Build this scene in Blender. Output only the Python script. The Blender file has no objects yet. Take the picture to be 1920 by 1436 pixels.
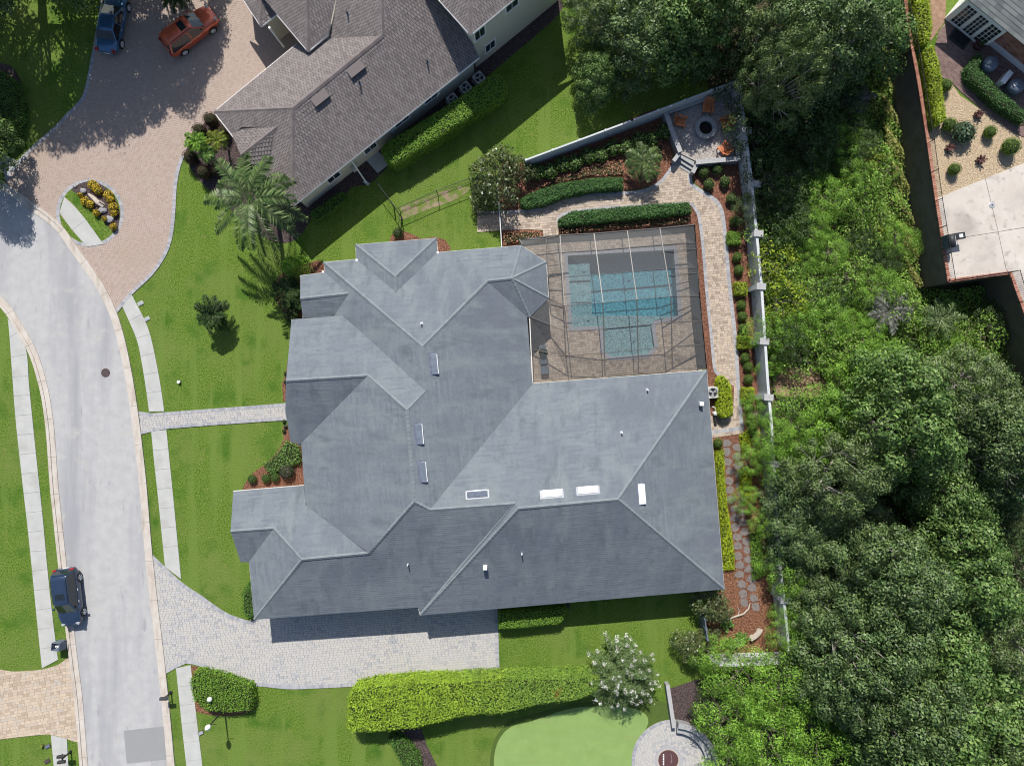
import bpy, bmesh, math, random
import numpy as np
from mathutils import Vector, Matrix

# ------------------------------------------------------------------ camera, world, sun, exposure
SC = bpy.context.scene
COL = SC.collection
H = 55.0                       # camera height above the lawn, metres
F = 1292.5                     # focal length in photo pixels (1920 px wide)
cam_d = bpy.data.cameras.new('camera'); cam = bpy.data.objects.new('camera', cam_d); COL.objects.link(cam)
cam.location = (0, 0, H); cam.rotation_euler = (0, 0, 0)
cam_d.sensor_width = 36.0; cam_d.lens = 36.0 * F / 1920.0; cam_d.clip_end = 2000.0
SC.camera = cam

SUN_EL = math.radians(46.0)
SHX, SHY = 0.115, -0.99         # direction shadows fall on the ground (x right, y up)
wd = bpy.data.worlds.new('World'); SC.world = wd; wd.use_nodes = True
nt = wd.node_tree; bg = nt.nodes['Background']
sky = nt.nodes.new('ShaderNodeTexSky'); sky.sky_type = 'NISHITA'; sky.sun_disc = False
sky.sun_elevation = SUN_EL; sky.sun_rotation = math.atan2(-SHX, -SHY)
nt.links.new(sky.outputs[0], bg.inputs[0]); bg.inputs[1].default_value = 0.1
sd = bpy.data.lights.new('sun', 'SUN'); sun = bpy.data.objects.new('sun', sd); COL.objects.link(sun)
sd.energy = 5.0; sd.angle = math.radians(0.5); sd.color = (1.0, 0.96, 0.89)
_d = Vector((SHX, SHY, -math.tan(SUN_EL) * math.hypot(SHX, SHY))).normalized()
sun.rotation_euler = _d.to_track_quat('-Z', 'Y').to_euler(); sun.location = (-10, 60, 60)
SC.view_settings.view_transform = 'Standard'; SC.view_settings.look = 'None'
SC.view_settings.exposure = 0.30; SC.view_settings.gamma = 1.0; SC.view_settings.use_curve_mapping = False
SC.cycles.filter_width = 1.1; SC.cycles.max_bounces = 6; SC.cycles.transparent_max_bounces = 16
SC.cycles.caustics_reflective = False; SC.cycles.caustics_refractive = False

# ------------------------------------------------------------------ helpers
rng = np.random.default_rng(7)
random.seed(7)

def P(px, py, z=0.0):
    s = (H - z) / F
    return ((px - 960.0) * s, (718.0 - py) * s, z)
def P2(px, py, z=0.0):
    p = P(px, py, z); return (p[0], p[1])
def PX(pts, z=0.0):
    return [P2(x, y, z) for x, y in pts]

def tag(o, label=None, cat=None, group=None, kind=None):
    if label: o['label'] = label
    if cat: o['category'] = cat
    if group: o['group'] = group
    if kind: o['kind'] = kind
    return o
def wl(o):
    v = Vector((0, 0, 0))
    while o is not None:
        v += o.location; o = o.parent
    return v
def thing(name, label, cat, loc=(0, 0, 0), group=None, rz=0.0):
    o = bpy.data.objects.new(name, None); COL.objects.link(o)
    o.location = loc; o.rotation_euler = (0, 0, rz); o.empty_display_size = 0.3
    return tag(o, label, cat, group)
def addobj(name, me, parent=None, loc=None):
    o = bpy.data.objects.new(name, me); COL.objects.link(o)
    if parent: o.parent = parent
    if loc is not None: o.location = loc
    return o
def copy_tree(o, parent=None):
    c = o.copy(); COL.objects.link(c); c.parent = parent
    for ch in list(o.children): copy_tree(ch, c)
    return c

def mesh_np(name, V, Q, mat, tris=False):
    V = np.asarray(V, dtype=np.float32).reshape(-1, 3); k = 3 if tris else 4
    Q = np.asarray(Q, dtype=np.int32).reshape(-1, k)
    me = bpy.data.meshes.new(name)
    me.vertices.add(len(V)); me.vertices.foreach_set('co', V.ravel())
    me.loops.add(Q.size); me.loops.foreach_set('vertex_index', Q.ravel())
    me.polygons.add(len(Q)); me.polygons.foreach_set('loop_start', np.arange(0, Q.size, k, dtype=np.int32))
    try: me.polygons.foreach_set('loop_total', np.full(len(Q), k, dtype=np.int32))
    except Exception: pass
    me.update(calc_edges=True)
    if mat: me.materials.append(mat)
    return me

class MB:
    def __init__(s): s.v = []; s.f = []
    def add(s, vs, fs):
        b = len(s.v); s.v += [tuple(p) for p in vs]; s.f += [tuple(i + b for i in f) for f in fs]; return s
    def prism(s, pts, z0, z1, bottom=False):
        n = len(pts)
        if area2(pts) < 0: pts = pts[::-1]
        vs = [(x, y, z0) for x, y in pts] + [(x, y, z1) for x, y in pts]
        fs = [tuple(range(n, 2 * n))] + [(i, (i + 1) % n, n + (i + 1) % n, n + i) for i in range(n)]
        if bottom: fs.append(tuple(range(n - 1, -1, -1)))
        return s.add(vs, fs)
    def sheet(s, pts, z):
        if area2(pts) < 0: pts = pts[::-1]
        return s.add([(x, y, z) for x, y in pts], [tuple(range(len(pts)))])
    def box(s, c, size, rz=0.0, M=None):
        x, y, z = [k / 2 for k in size]
        vs = [(-x, -y, -z), (x, -y, -z), (x, y, -z), (-x, y, -z), (-x, -y, z), (x, -y, z), (x, y, z), (-x, y, z)]
        ca, sa = math.cos(rz), math.sin(rz)
        if M is not None: vs = [tuple(Vector(c) + M @ Vector(v)) for v in vs]
        else: vs = [(c[0] + a * ca - b * sa, c[1] + a * sa + b * ca, c[2] + d) for a, b, d in vs]
        return s.add(vs, [(0, 3, 2, 1), (4, 5, 6, 7), (0, 1, 5, 4), (1, 2, 6, 5), (2, 3, 7, 6), (3, 0, 4, 7)])
    def beam(s, a, b, w, h):
        a = Vector(a); b = Vector(b); d = b - a; L = d.length
        if L < 1e-6: return s
        d /= L; up = Vector((0, 0, 1)) if abs(d.z) < 0.95 else Vector((0, 1, 0))
        sd_ = d.cross(up).normalized(); u2 = sd_.cross(d).normalized()
        M = Matrix((d, sd_, u2)).transposed()
        return s.box((a + b) / 2, (L, w, h), M=M)
    def tube(s, pts, radii, n=8, cap=True):
        pts = [Vector(p) for p in pts]
        if not hasattr(radii, '__len__'): radii = [radii] * len(pts)
        base = len(s.v); ref = Vector((0.31, 0.17, 0.93))
        for i, p in enumerate(pts):
            d = (pts[min(i + 1, len(pts) - 1)] - pts[max(i - 1, 0)]).normalized()
            a = d.cross(ref if abs(d.dot(ref)) < 0.95 else Vector((1, 0, 0))).normalized(); b = d.cross(a)
            for k in range(n):
                t = 2 * math.pi * k / n
                s.v.append(tuple(p + (a * math.cos(t) + b * math.sin(t)) * radii[i]))
        for i in range(len(pts) - 1):
            for k in range(n):
                k2 = (k + 1) % n
                s.f.append((base + i * n + k, base + i * n + k2, base + (i + 1) * n + k2, base + (i + 1) * n + k))
        if cap:
            s.f.append(tuple(base + k for k in range(n - 1, -1, -1)))
            e = base + (len(pts) - 1) * n; s.f.append(tuple(e + k for k in range(n)))
        return s
    def lathe(s, prof, c=(0, 0, 0), n=24):
        base = len(s.v)
        for r, z in prof:
            for k in range(n):
                t = 2 * math.pi * k / n
                s.v.append((c[0] + r * math.cos(t), c[1] + r * math.sin(t), c[2] + z))
        for i in range(len(prof) - 1):
            for k in range(n):
                k2 = (k + 1) % n
                s.f.append((base + i * n + k, base + i * n + k2, base + (i + 1) * n + k2, base + (i + 1) * n + k))
        return s
    def build(s, name, mat, parent=None, world=True, smooth=False, bevel=0.0):
        me = bpy.data.meshes.new(name)
        o_ = wl(parent) if (parent is not None and world) else Vector((0, 0, 0))
        me.from_pydata([(a - o_.x, b - o_.y, c - o_.z) for a, b, c in s.v], [], s.f); me.update()
        if mat: me.materials.append(mat)
        if smooth:
            for p in me.polygons: p.use_smooth = True
        o = addobj(name, me, parent)
        if bevel:
            m = o.modifiers.new('bevel', 'BEVEL'); m.width = bevel; m.segments = 2; m.limit_method = 'ANGLE'
        return o

def area2(p):
    return 0.5 * sum(p[i][0] * p[(i + 1) % len(p)][1] - p[(i + 1) % len(p)][0] * p[i][1] for i in range(len(p)))
def pip(pts, poly):
    pts = np.asarray(pts, float); x = pts[..., 0]; y = pts[..., 1]
    r = np.zeros(x.shape, bool); n = len(poly)
    for i in range(n):
        x0, y0 = poly[i][:2]; x1, y1 = poly[(i + 1) % n][:2]
        if y0 == y1: continue
        c = ((y0 > y) != (y1 > y)) & (x < (x1 - x0) * (y - y0) / (y1 - y0) + x0)
        r ^= c
    return r
def clip_convex(subj, win):
    """Sutherland-Hodgman: polygon subj clipped by a CCW convex window."""
    out = list(subj)
    for i in range(len(win)):
        ax, ay = win[i]; bx_, by_ = win[(i + 1) % len(win)]
        inp = out; out = []
        if not inp: return []
        def side(p): return (bx_ - ax) * (p[1] - ay) - (by_ - ay) * (p[0] - ax)
        s0 = inp[-1]; d0 = side(s0)
        for p in inp:
            d = side(p)
            if d >= 0:
                if d0 < 0:
                    t = d0 / (d0 - d); out.append((s0[0] + (p[0] - s0[0]) * t, s0[1] + (p[1] - s0[1]) * t))
                out.append(p)
            elif d0 >= 0:
                t = d0 / (d0 - d); out.append((s0[0] + (p[0] - s0[0]) * t, s0[1] + (p[1] - s0[1]) * t))
            s0, d0 = p, d
    return out
def spline(pts, step=0.5):
    pts = [np.array(p, float) for p in pts]
    p = [2 * pts[0] - pts[1]] + pts + [2 * pts[-1] - pts[-2]]
    out = []
    for i in range(1, len(p) - 2):
        n = max(1, int(np.linalg.norm(p[i + 1] - p[i]) / step))
        for k in range(n):
            t = k / n
            out.append(0.5 * (2 * p[i] + (p[i + 1] - p[i - 1]) * t + (2 * p[i - 1] - 5 * p[i] + 4 * p[i + 1] - p[i + 2]) * t * t + (3 * p[i] - p[i - 1] - 3 * p[i + 1] + p[i + 2]) * t ** 3))
    out.append(pts[-1])
    return [tuple(q) for q in out]
def resample(pts, step):
    pts = np.array(pts, float); d = np.r_[0, np.cumsum(np.linalg.norm(np.diff(pts, axis=0), axis=1))]
    n = max(1, int(round(d[-1] / step))); t = np.linspace(0, d[-1], n + 1)
    return [(float(np.interp(q, d, pts[:, 0])), float(np.interp(q, d, pts[:, 1]))) for q in t]
def offset(pts, d):
    pts = np.array(pts, float); t = np.gradient(pts, axis=0); t /= np.linalg.norm(t, axis=1)[:, None] + 1e-9
    n = np.stack([-t[:, 1], t[:, 0]], 1)
    return [tuple(q) for q in pts + n * d]
def inset(poly, d):
    """shrink (d>0) a simple polygon by moving its edges inwards."""
    if area2(poly) < 0: poly = poly[::-1]
    n = len(poly); out = []
    for i in range(n):
        a = Vector(poly[i - 1]).to_2d(); b = Vector(poly[i]).to_2d(); c = Vector(poly[(i + 1) % n]).to_2d()
        e0 = (b - a).normalized(); e1 = (c - b).normalized()
        n0 = Vector((-e0.y, e0.x)); n1 = Vector((-e1.y, e1.x))
        m = n0 + n1; L = m.length_squared
        m = m / max(L, 0.3) * 2 if L > 1e-6 else n0
        out.append((b.x + m.x * d, b.y + m.y * d))
    return out
def circle(c, r, n=32, a0=0.0, a1=2 * math.pi, ry=None):
    ry = ry or r
    return [(c[0] + r * math.cos(a0 + (a1 - a0) * k / n), c[1] + ry * math.sin(a0 + (a1 - a0) * k / n)) for k in range(n)]

# ------------------------------------------------------------------ materials
def lin(c):
    return tuple(((x / 255.0) / 12.92 if x <= 10 else ((x / 255.0 + 0.055) / 1.055) ** 2.4) for x in c)
def ramp(nt_, stops):
    r = nt_.nodes.new('ShaderNodeValToRGB'); e = r.color_ramp.elements
    while len(e) < len(stops): e.new(0.5)
    for i, (p, c) in enumerate(stops): e[i].position = p; e[i].color = (*c, 1)
    return r
def noise(nt_, co, scale, detail=4, rough=0.55, dist=0.0):
    n = nt_.nodes.new('ShaderNodeTexNoise'); n.inputs['Scale'].default_value = scale; n.inputs['Detail'].default_value = detail
    n.inputs['Roughness'].default_value = rough; n.inputs['Distortion'].default_value = dist
    nt_.links.new(co, n.inputs['Vector']); return n
def mk(name, stops, scale=6, detail=5, rough=0.8, spec=0.3, bump=None, island=False, blotch=None, metal=0.0, translucent=0.0, coord='Object', jit=None, coat=0.0, lo=0.3, hi=0.7):
    """stops: colours spread over a noise (or over a per-piece random value); blotch=[(scale, colour, lo, hi)] mixes wear colours in."""
    m = bpy.data.materials.new(name); m.use_nodes = True; n = m.node_tree; L = n.links
    b = n.nodes['Principled BSDF']; out = n.nodes['Material Output']
    tc = n.nodes.new('ShaderNodeTexCoord'); co = tc.outputs[coord]
    if len(stops) == 1: stops = [stops[0], stops[0]]
    k = len(stops)
    if island:
        g = n.nodes.new('ShaderNodeNewGeometry'); fac = g.outputs['Random Per Island']
        r = ramp(n, [(i / (k - 1), c) for i, c in enumerate(stops)])
    else:
        fac = noise(n, co, scale, detail).outputs['Fac']
        r = ramp(n, [(lo + (hi - lo) * i / (k - 1), c) for i, c in enumerate(stops)])
    L.new(fac, r.inputs[0]); col = r.outputs[0]
    for sc_, c_, lo_, hi_, *st_ in (blotch or []):
        cc_ = co
        if st_:                                            # drawn-out stains
            mp_ = n.nodes.new('ShaderNodeMapping'); mp_.inputs['Scale'].default_value = (*st_[0], 1); L.new(co, mp_.inputs['Vector']); cc_ = mp_.outputs[0]
        nz = noise(n, cc_, sc_, 4); rr = ramp(n, [(lo_, (0, 0, 0)), (hi_, (1, 1, 1))]); L.new(nz.outputs['Fac'], rr.inputs[0])
        mx = n.nodes.new('ShaderNodeMix'); mx.data_type = 'RGBA'; L.new(rr.outputs[0], mx.inputs[0]); L.new(col, mx.inputs[6]); mx.inputs[7].default_value = (*c_, 1)
        col = mx.outputs[2]
    if jit:
        nz = noise(n, co, jit[0], 2); mp = n.nodes.new('ShaderNodeMapRange'); L.new(nz.outputs['Fac'], mp.inputs[0])
        mp.inputs[1].default_value = 0.3; mp.inputs[2].default_value = 0.7; mp.inputs[3].default_value = 1 - jit[1]; mp.inputs[4].default_value = 1 + jit[1]
        hs = n.nodes.new('ShaderNodeHueSaturation'); L.new(mp.outputs[0], hs.inputs['Value']); L.new(col, hs.inputs['Color']); col = hs.outputs[0]
    L.new(col, b.inputs['Base Color']); b.inputs['Roughness'].default_value = rough
    b.inputs['Specular IOR Level'].default_value = spec; b.inputs['Metallic'].default_value = metal
    b.inputs['Coat Weight'].default_value = coat
    if bump:
        nz = noise(n, co, bump[0], 3); bp = n.nodes.new('ShaderNodeBump'); bp.inputs['Strength'].default_value = bump[1]; bp.inputs['Distance'].default_value = bump[2]
        L.new(nz.outputs['Fac'], bp.inputs['Height']); L.new(bp.outputs[0], b.inputs['Normal'])
    if translucent:
        t = n.nodes.new('ShaderNodeBsdfTranslucent'); L.new(col, t.inputs[0]); ms = n.nodes.new('ShaderNodeMixShader'); ms.inputs[0].default_value = translucent
        L.new(b.outputs[0], ms.inputs[1]); L.new(t.outputs[0], ms.inputs[2]); L.new(ms.outputs[0], out.inputs[0])
    return m
MT = {}
def grass(name, a, b, c, blot):
    return mk(name, [a, b, c], scale=9, detail=8, rough=0.9, spec=0.1, bump=(14, 0.9, 0.08), blotch=blot, jit=(26, 0.38), lo=0.36, hi=0.64)
MT['lawn'] = grass('lawn', (.054, .104, .012), (.100, .170, .024), (.162, .228, .043),
                   [(.22, (.135, .185, .042), .46, .72), (.5, (.05, .122, .013), .52, .75), (1.6, (.165, .185, .055), .6, .8), (.8, (.125, .19, .036), .52, .62, (1.0, .1)), (5, (.19, .18, .08), .7, .8)])
MT['floor_litter'] = mk('forest_litter', [(.02, .025, .01), (.05, .045, .02), (.09, .07, .04)], scale=3, rough=.95, bump=(8, .8, .08))
MT['dirt'] = mk('bare_dirt', [(.2, .12, .075), (.33, .22, .15)], scale=3, rough=.95, bump=(9, .5, .05))
MT['mulch'] = mk('bark_mulch', [(.06, .025, .016), (.165, .072, .045), (.30, .15, .095)], scale=11, detail=9, rough=.95, bump=(16, 1, .07), jit=(22, .5))
MT['mulch_orange'] = mk('orange_mulch', [(.06, .027, .016), (.165, .075, .042), (.31, .16, .09)], scale=10, detail=9, rough=.95, bump=(14, 1, .07), jit=(20, .5))
MT['mulch_dark'] = mk('dark_mulch', [(.02, .014, .014), (.07, .05, .05), (.15, .11, .1)], scale=11, detail=9, rough=.95, bump=(16, 1, .07), jit=(20, .5))
MT['gravel'] = mk('river_gravel', [(.2, .145, .09), (.40, .305, .20), (.58, .475, .34)], scale=10, detail=9, rough=.9, bump=(13, 1, .06), jit=(24, .4))
MT['road'] = mk('road_concrete', [(.345, .342, .345), (.405, .40, .40)], scale=1.4, detail=9, rough=.85, spec=.2, bump=(30, .25, .01),
                blotch=[(.5, (.275, .275, .29), .46, .68, (1.0, .1)), (.9, (.40, .392, .362), .58, .8), (2.2, (.27, .268, .28), .62, .75, (1, .25)), (16, (.2, .2, .2), .74, .8)], jit=(45, .06))
MT['curb'] = mk('curb_concrete', [(.43, .375, .325), (.51, .475, .43)], scale=1.2, detail=8, rough=.85, spec=.2, blotch=[(1.6, (.33, .27, .22), .52, .78, (1.6, .3)), (9, (.25, .21, .18), .66, .8)], jit=(30, .08))
MT['slab'] = mk('sidewalk_concrete', [(.37, .375, .36), (.44, .44, .42)], scale=1.1, detail=8, rough=.85, spec=.2, blotch=[(.7, (.34, .33, .30), .55, .78), (6, (.3, .29, .27), .66, .8)], jit=(25, .07))
MT['joint'] = mk('joint_dirt', [(.29, .25, .205), (.36, .32, .27)], scale=5, rough=.95)
MT['patch'] = mk('road_patch', [(.2, .205, .21), (.3, .3, .3)], scale=16, detail=7, rough=.9, jit=(30, .2))
MT['iron'] = mk('cast_iron', [(.07, .05, .05), (.12, .09, .085)], scale=20, rough=.6, metal=.3)
MT['pave_pink'] = mk('pink_pavers', [(.345, .27, .23), (.37, .292, .25), (.395, .315, .27), (.375, .30, .262)], island=True, rough=.85, spec=.2, blotch=[(.35, (.36, .285, .235), .5, .75)], jit=(30, .1))
MT['pave_grey'] = mk('grey_pavers', [(.30, .305, .32), (.375, .37, .37), (.41, .395, .375), (.44, .415, .385), (.40, .39, .39), (.42, .40, .37)], island=True, rough=.85, spec=.2, blotch=[(.3, (.42, .405, .39), .45, .75)], jit=(30, .08))
MT['pave_border'] = mk('border_pavers', [(.25, .255, .28), (.32, .32, .34), (.38, .375, .38)], island=True, rough=.85, spec=.2)
MT['pave_tan'] = mk('tan_cobbles', [(.36, .285, .215), (.42, .335, .255), (.49, .40, .31), (.45, .37, .29), (.41, .36, .31)], island=True, rough=.85, spec=.2, jit=(20, .15))
MT['pave_pool'] = mk('pool_pavers', [(.28, .225, .18), (.40, .33, .265), (.48, .395, .315), (.37, .31, .265)], island=True, rough=.85, spec=.2, jit=(20, .12))
MT['pave_brick'] = mk('brick_pavers', [(.15, .10, .09), (.24, .165, .15)], island=True, rough=.85)
MT['flag'] = mk('flagstone', [(.12, .105, .1), (.2, .175, .165), (.28, .24, .21)], island=True, rough=.8, jit=(8, .25))
MT['concrete'] = mk('court_concrete', [(.46, .41, .36), (.56, .515, .47)], scale=.6, detail=8, rough=.85, spec=.2, blotch=[(.3, (.30, .265, .24), .5, .72), (1.8, (.30, .27, .25), .58, .75)], jit=(20, .08))
for _k, STRK in (('shingle', (1.0, .13)), ('shingle_x', (.13, 1.0))): MT[_k] = mk('grey_shingles', [(.130, .150, .172), (.148, .169, .191), (.165, .187, .207), (.139, .159, .183)], island=True, rough=.9, spec=.15, blotch=[(.16, (.122, .138, .164), .43, .68), (.9, (.170, .194, .206), .48, .72, STRK), (1.3, (.108, .124, .142), .54, .76, STRK)], jit=(5, .05))
MT['cap'] = mk('ridge_shingles', [(.158, .182, .198), (.19, .214, .23)], island=True, rough=.9, spec=.15)
MT['tile'] = mk('brown_roof_tiles', [(.15, .132, .128), (.188, .166, .160), (.222, .198, .19), (.17, .146, .14)], island=True, rough=.85, spec=.2, jit=(12, .1))
MT['tile_cap'] = mk('brown_ridge_tiles', [(.135, .115, .113), (.175, .15, .147)], island=True, rough=.85)
MT['slate'] = mk('slate_shingles', [(.10, .115, .115), (.17, .185, .18), (.13, .145, .14)], island=True, rough=.85)
MT['stucco'] = mk('cream_stucco', [(.50, .47, .38), (.58, .55, .46)], scale=8, rough=.9, bump=(30, .3, .01))
MT['stucco_w'] = mk('white_stucco', [(.44, .46, .475), (.54, .56, .565)], scale=3, rough=.85, blotch=[(1.5, (.5, .52, .5), .6, .85)])
MT['white'] = mk('white_paint', [(.74, .74, .73), (.8, .8, .79)], scale=5, rough=.5)
MT['trim'] = mk('trim_paint', [(.62, .6, .55), (.7, .68, .62)], scale=5, rough=.5)
MT['glass'] = mk('window_glass', [(.012, .018, .022), (.03, .045, .055)], scale=2, rough=.06, spec=.8)
MT['glass_car'] = mk('car_glass', [(.008, .012, .016), (.018, .026, .032)], scale=2, rough=.05, spec=.8)
MT['black'] = mk('black_metal', [(.014, .014, .016), (.03, .03, .033)], scale=8, rough=.45, spec=.5)
MT['bronze'] = mk('bronze_aluminium', [(.085, .08, .075), (.115, .108, .10)], scale=8, rough=.4, spec=.5)
MT['steel'] = mk('grey_metal', [(.36, .375, .39), (.46, .475, .49)], scale=6, rough=.4, spec=.5, metal=.3)
MT['lightmetal'] = mk('bright_metal', [(.68, .69, .70), (.76, .77, .78)], scale=6, rough=.45, spec=.5)
MT['vent'] = mk('vent_metal', [(.10, .12, .16), (.16, .185, .23)], scale=5, rough=.4, spec=.5)
MT['acbox'] = mk('ac_casing', [(.42, .42, .40), (.5, .5, .48)], scale=5, rough=.55)
MT['plastic_d'] = mk('dark_plastic', [(.02, .022, .026), (.04, .042, .048)], scale=5, rough=.5)
MT['plastic_b'] = mk('blue_grey_plastic', [(.09, .11, .15), (.14, .165, .21)], scale=5, rough=.5)
MT['rubber'] = mk('tyre_rubber', [(.012, .012, .012), (.025, .025, .025)], scale=9, rough=.85)
MT['brown_wall'] = mk('retaining_wall', [(.10, .085, .07), (.15, .13, .11)], scale=1.2, detail=8, rough=.9, blotch=[(.3, (.07, .065, .055), .5, .8)])
MT['brick_red'] = mk('red_brick', [(.26, .10, .07), (.40, .18, .13), (.46, .25, .18)], island=True, rough=.85)
MT['mortar'] = mk('mortar', [(.30, .26, .23), (.38, .34, .3)], scale=6, rough=.95)
MT['stone_wall'] = mk('grey_cap_stone', [(.24, .245, .255), (.34, .34, .345), (.40, .38, .36)], island=True, rough=.85, jit=(10, .15))
MT['stone_core'] = mk('grey_wall_stone', [(.19, .19, .2), (.3, .3, .3)], scale=5, rough=.9)
MT['wood'] = mk('stained_wood', [(.40, .12, .04), (.58, .20, .075)], scale=7, rough=.55, spec=.4, jit=(15, .2))
MT['drift'] = mk('bleached_wood', [(.33, .28, .23), (.5, .44, .38)], scale=9, rough=.85)
MT['ash'] = mk('fire_ash', [(.008, .008, .008), (.025, .022, .02)], scale=9, rough=.95)
MT['bark'] = mk('bark', [(.09, .07, .055), (.19, .16, .13)], scale=7, rough=.95, bump=(12, .8, .03))
MT['bark_pale'] = mk('pale_bark', [(.24, .22, .19), (.4, .37, .33)], scale=7, rough=.95, bump=(12, .6, .03))
MT['turf'] = mk('putting_turf', [(.19, .285, .088), (.22, .32, .105)], scale=1.1, detail=8, rough=.9, spec=.1, blotch=[(2.0, (.205, .285, .10), .5, .66, (.08, 1.0)), (.5, (.175, .27, .08), .5, .75)], jit=(30, .06))
MT['turf_fringe'] = mk('fringe_turf', [(.055, .092, .018), (.085, .125, .03)], scale=14, detail=6, rough=.9, spec=.1, jit=(26, .3))
MT['rock'] = mk('grey_rock', [(.2, .2, .22), (.36, .35, .36)], scale=4, rough=.85, bump=(6, .6, .04))
MT['maroon'] = mk('maroon_mat', [(.075, .035, .037), (.10, .048, .05)], scale=8, rough=.8)
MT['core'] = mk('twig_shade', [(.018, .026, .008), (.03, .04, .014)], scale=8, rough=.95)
def leaf(name, cols, tr=.25, rough=.55, spec=.25, j=(.8, .25)):
    MT[name] = mk(name, cols, island=True, rough=rough, spec=spec, translucent=tr, jit=j)
leaf('oak', [(.024, .050, .016), (.060, .110, .034), (.108, .176, .052), (.185, .258, .09)], tr=.16, spec=.4, rough=.5)
leaf('oak_c', [(.032, .061, .017), (.079, .136, .038), (.135, .203, .06), (.225, .275, .11)], tr=.14, spec=.4, rough=.5)
leaf('oak_b', [(.030, .068, .015), (.070, .140, .03), (.120, .208, .048), (.195, .28, .08)], tr=.14, spec=.35)
leaf('bright', [(.06, .15, .014), (.13, .27, .028), (.20, .38, .045), (.28, .45, .07)])
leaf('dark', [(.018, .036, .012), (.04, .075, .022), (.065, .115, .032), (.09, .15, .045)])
leaf('weed', [(.075, .16, .02), (.16, .31, .042), (.25, .42, .068), (.38, .52, .125)], tr=.3)
leaf('weed_y', [(.13, .16, .035), (.24, .28, .06), (.36, .37, .10), (.44, .40, .16)])
leaf('lime', [(.20, .29, .012), (.32, .42, .018), (.44, .52, .026)], j=(1.6, .15))
leaf('lime_d', [(.15, .22, .016), (.27, .35, .024), (.39, .46, .04)], j=(1.2, .25))
leaf('hedge', [(.05, .12, .02), (.09, .20, .032), (.145, .28, .05)], j=(1.6, .2))
leaf('hedge_d', [(.028, .082, .022), (.055, .14, .034), (.095, .21, .055)], j=(1.6, .2))
leaf('ball', [(.085, .18, .018), (.145, .275, .028), (.21, .35, .045)], j=(3, .12))
leaf('hydr', [(.06, .14, .024), (.13, .25, .045), (.22, .36, .085)], spec=.4)
leaf('burg', [(.035, .016, .016), (.08, .034, .03), (.13, .056, .05)], tr=.1)
leaf('purple', [(.02, .012, .018), (.05, .03, .045), (.2, .17, .18)], tr=.1)
leaf('palm', [(.04, .085, .024), (.085, .15, .042), (.145, .215, .07), (.22, .27, .115)], spec=.4, rough=.45)
leaf('palm_y', [(.10, .15, .02), (.19, .24, .035), (.30, .31, .05)])
leaf('palm_s', [(.11, .12, .10), (.19, .20, .17), (.28, .28, .23)])
leaf('croton', [(.30, .24, .02), (.62, .44, .02), (.78, .56, .03), (.66, .34, .02)], tr=.1)
leaf('coral', [(.22, .09, .05), (.45, .2, .12), (.6, .32, .22)], tr=.1)
leaf('redfl', [(.30, .03, .02), (.5, .07, .05)], tr=.1)
leaf('whitefl', [(.62, .60, .55), (.8, .79, .74)], tr=.2)
leaf('myrtle', [(.075, .13, .04), (.135, .21, .07), (.21, .28, .12)])
leaf('magnolia', [(.026, .046, .016), (.065, .105, .03), (.12, .155, .048), (.24, .25, .11)], spec=.6, rough=.35)
leaf('drygrass', [(.2, .17, .07), (.34, .28, .13)])
leaf('blue_green', [(.05, .10, .06), (.10, .18, .11)])
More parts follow.
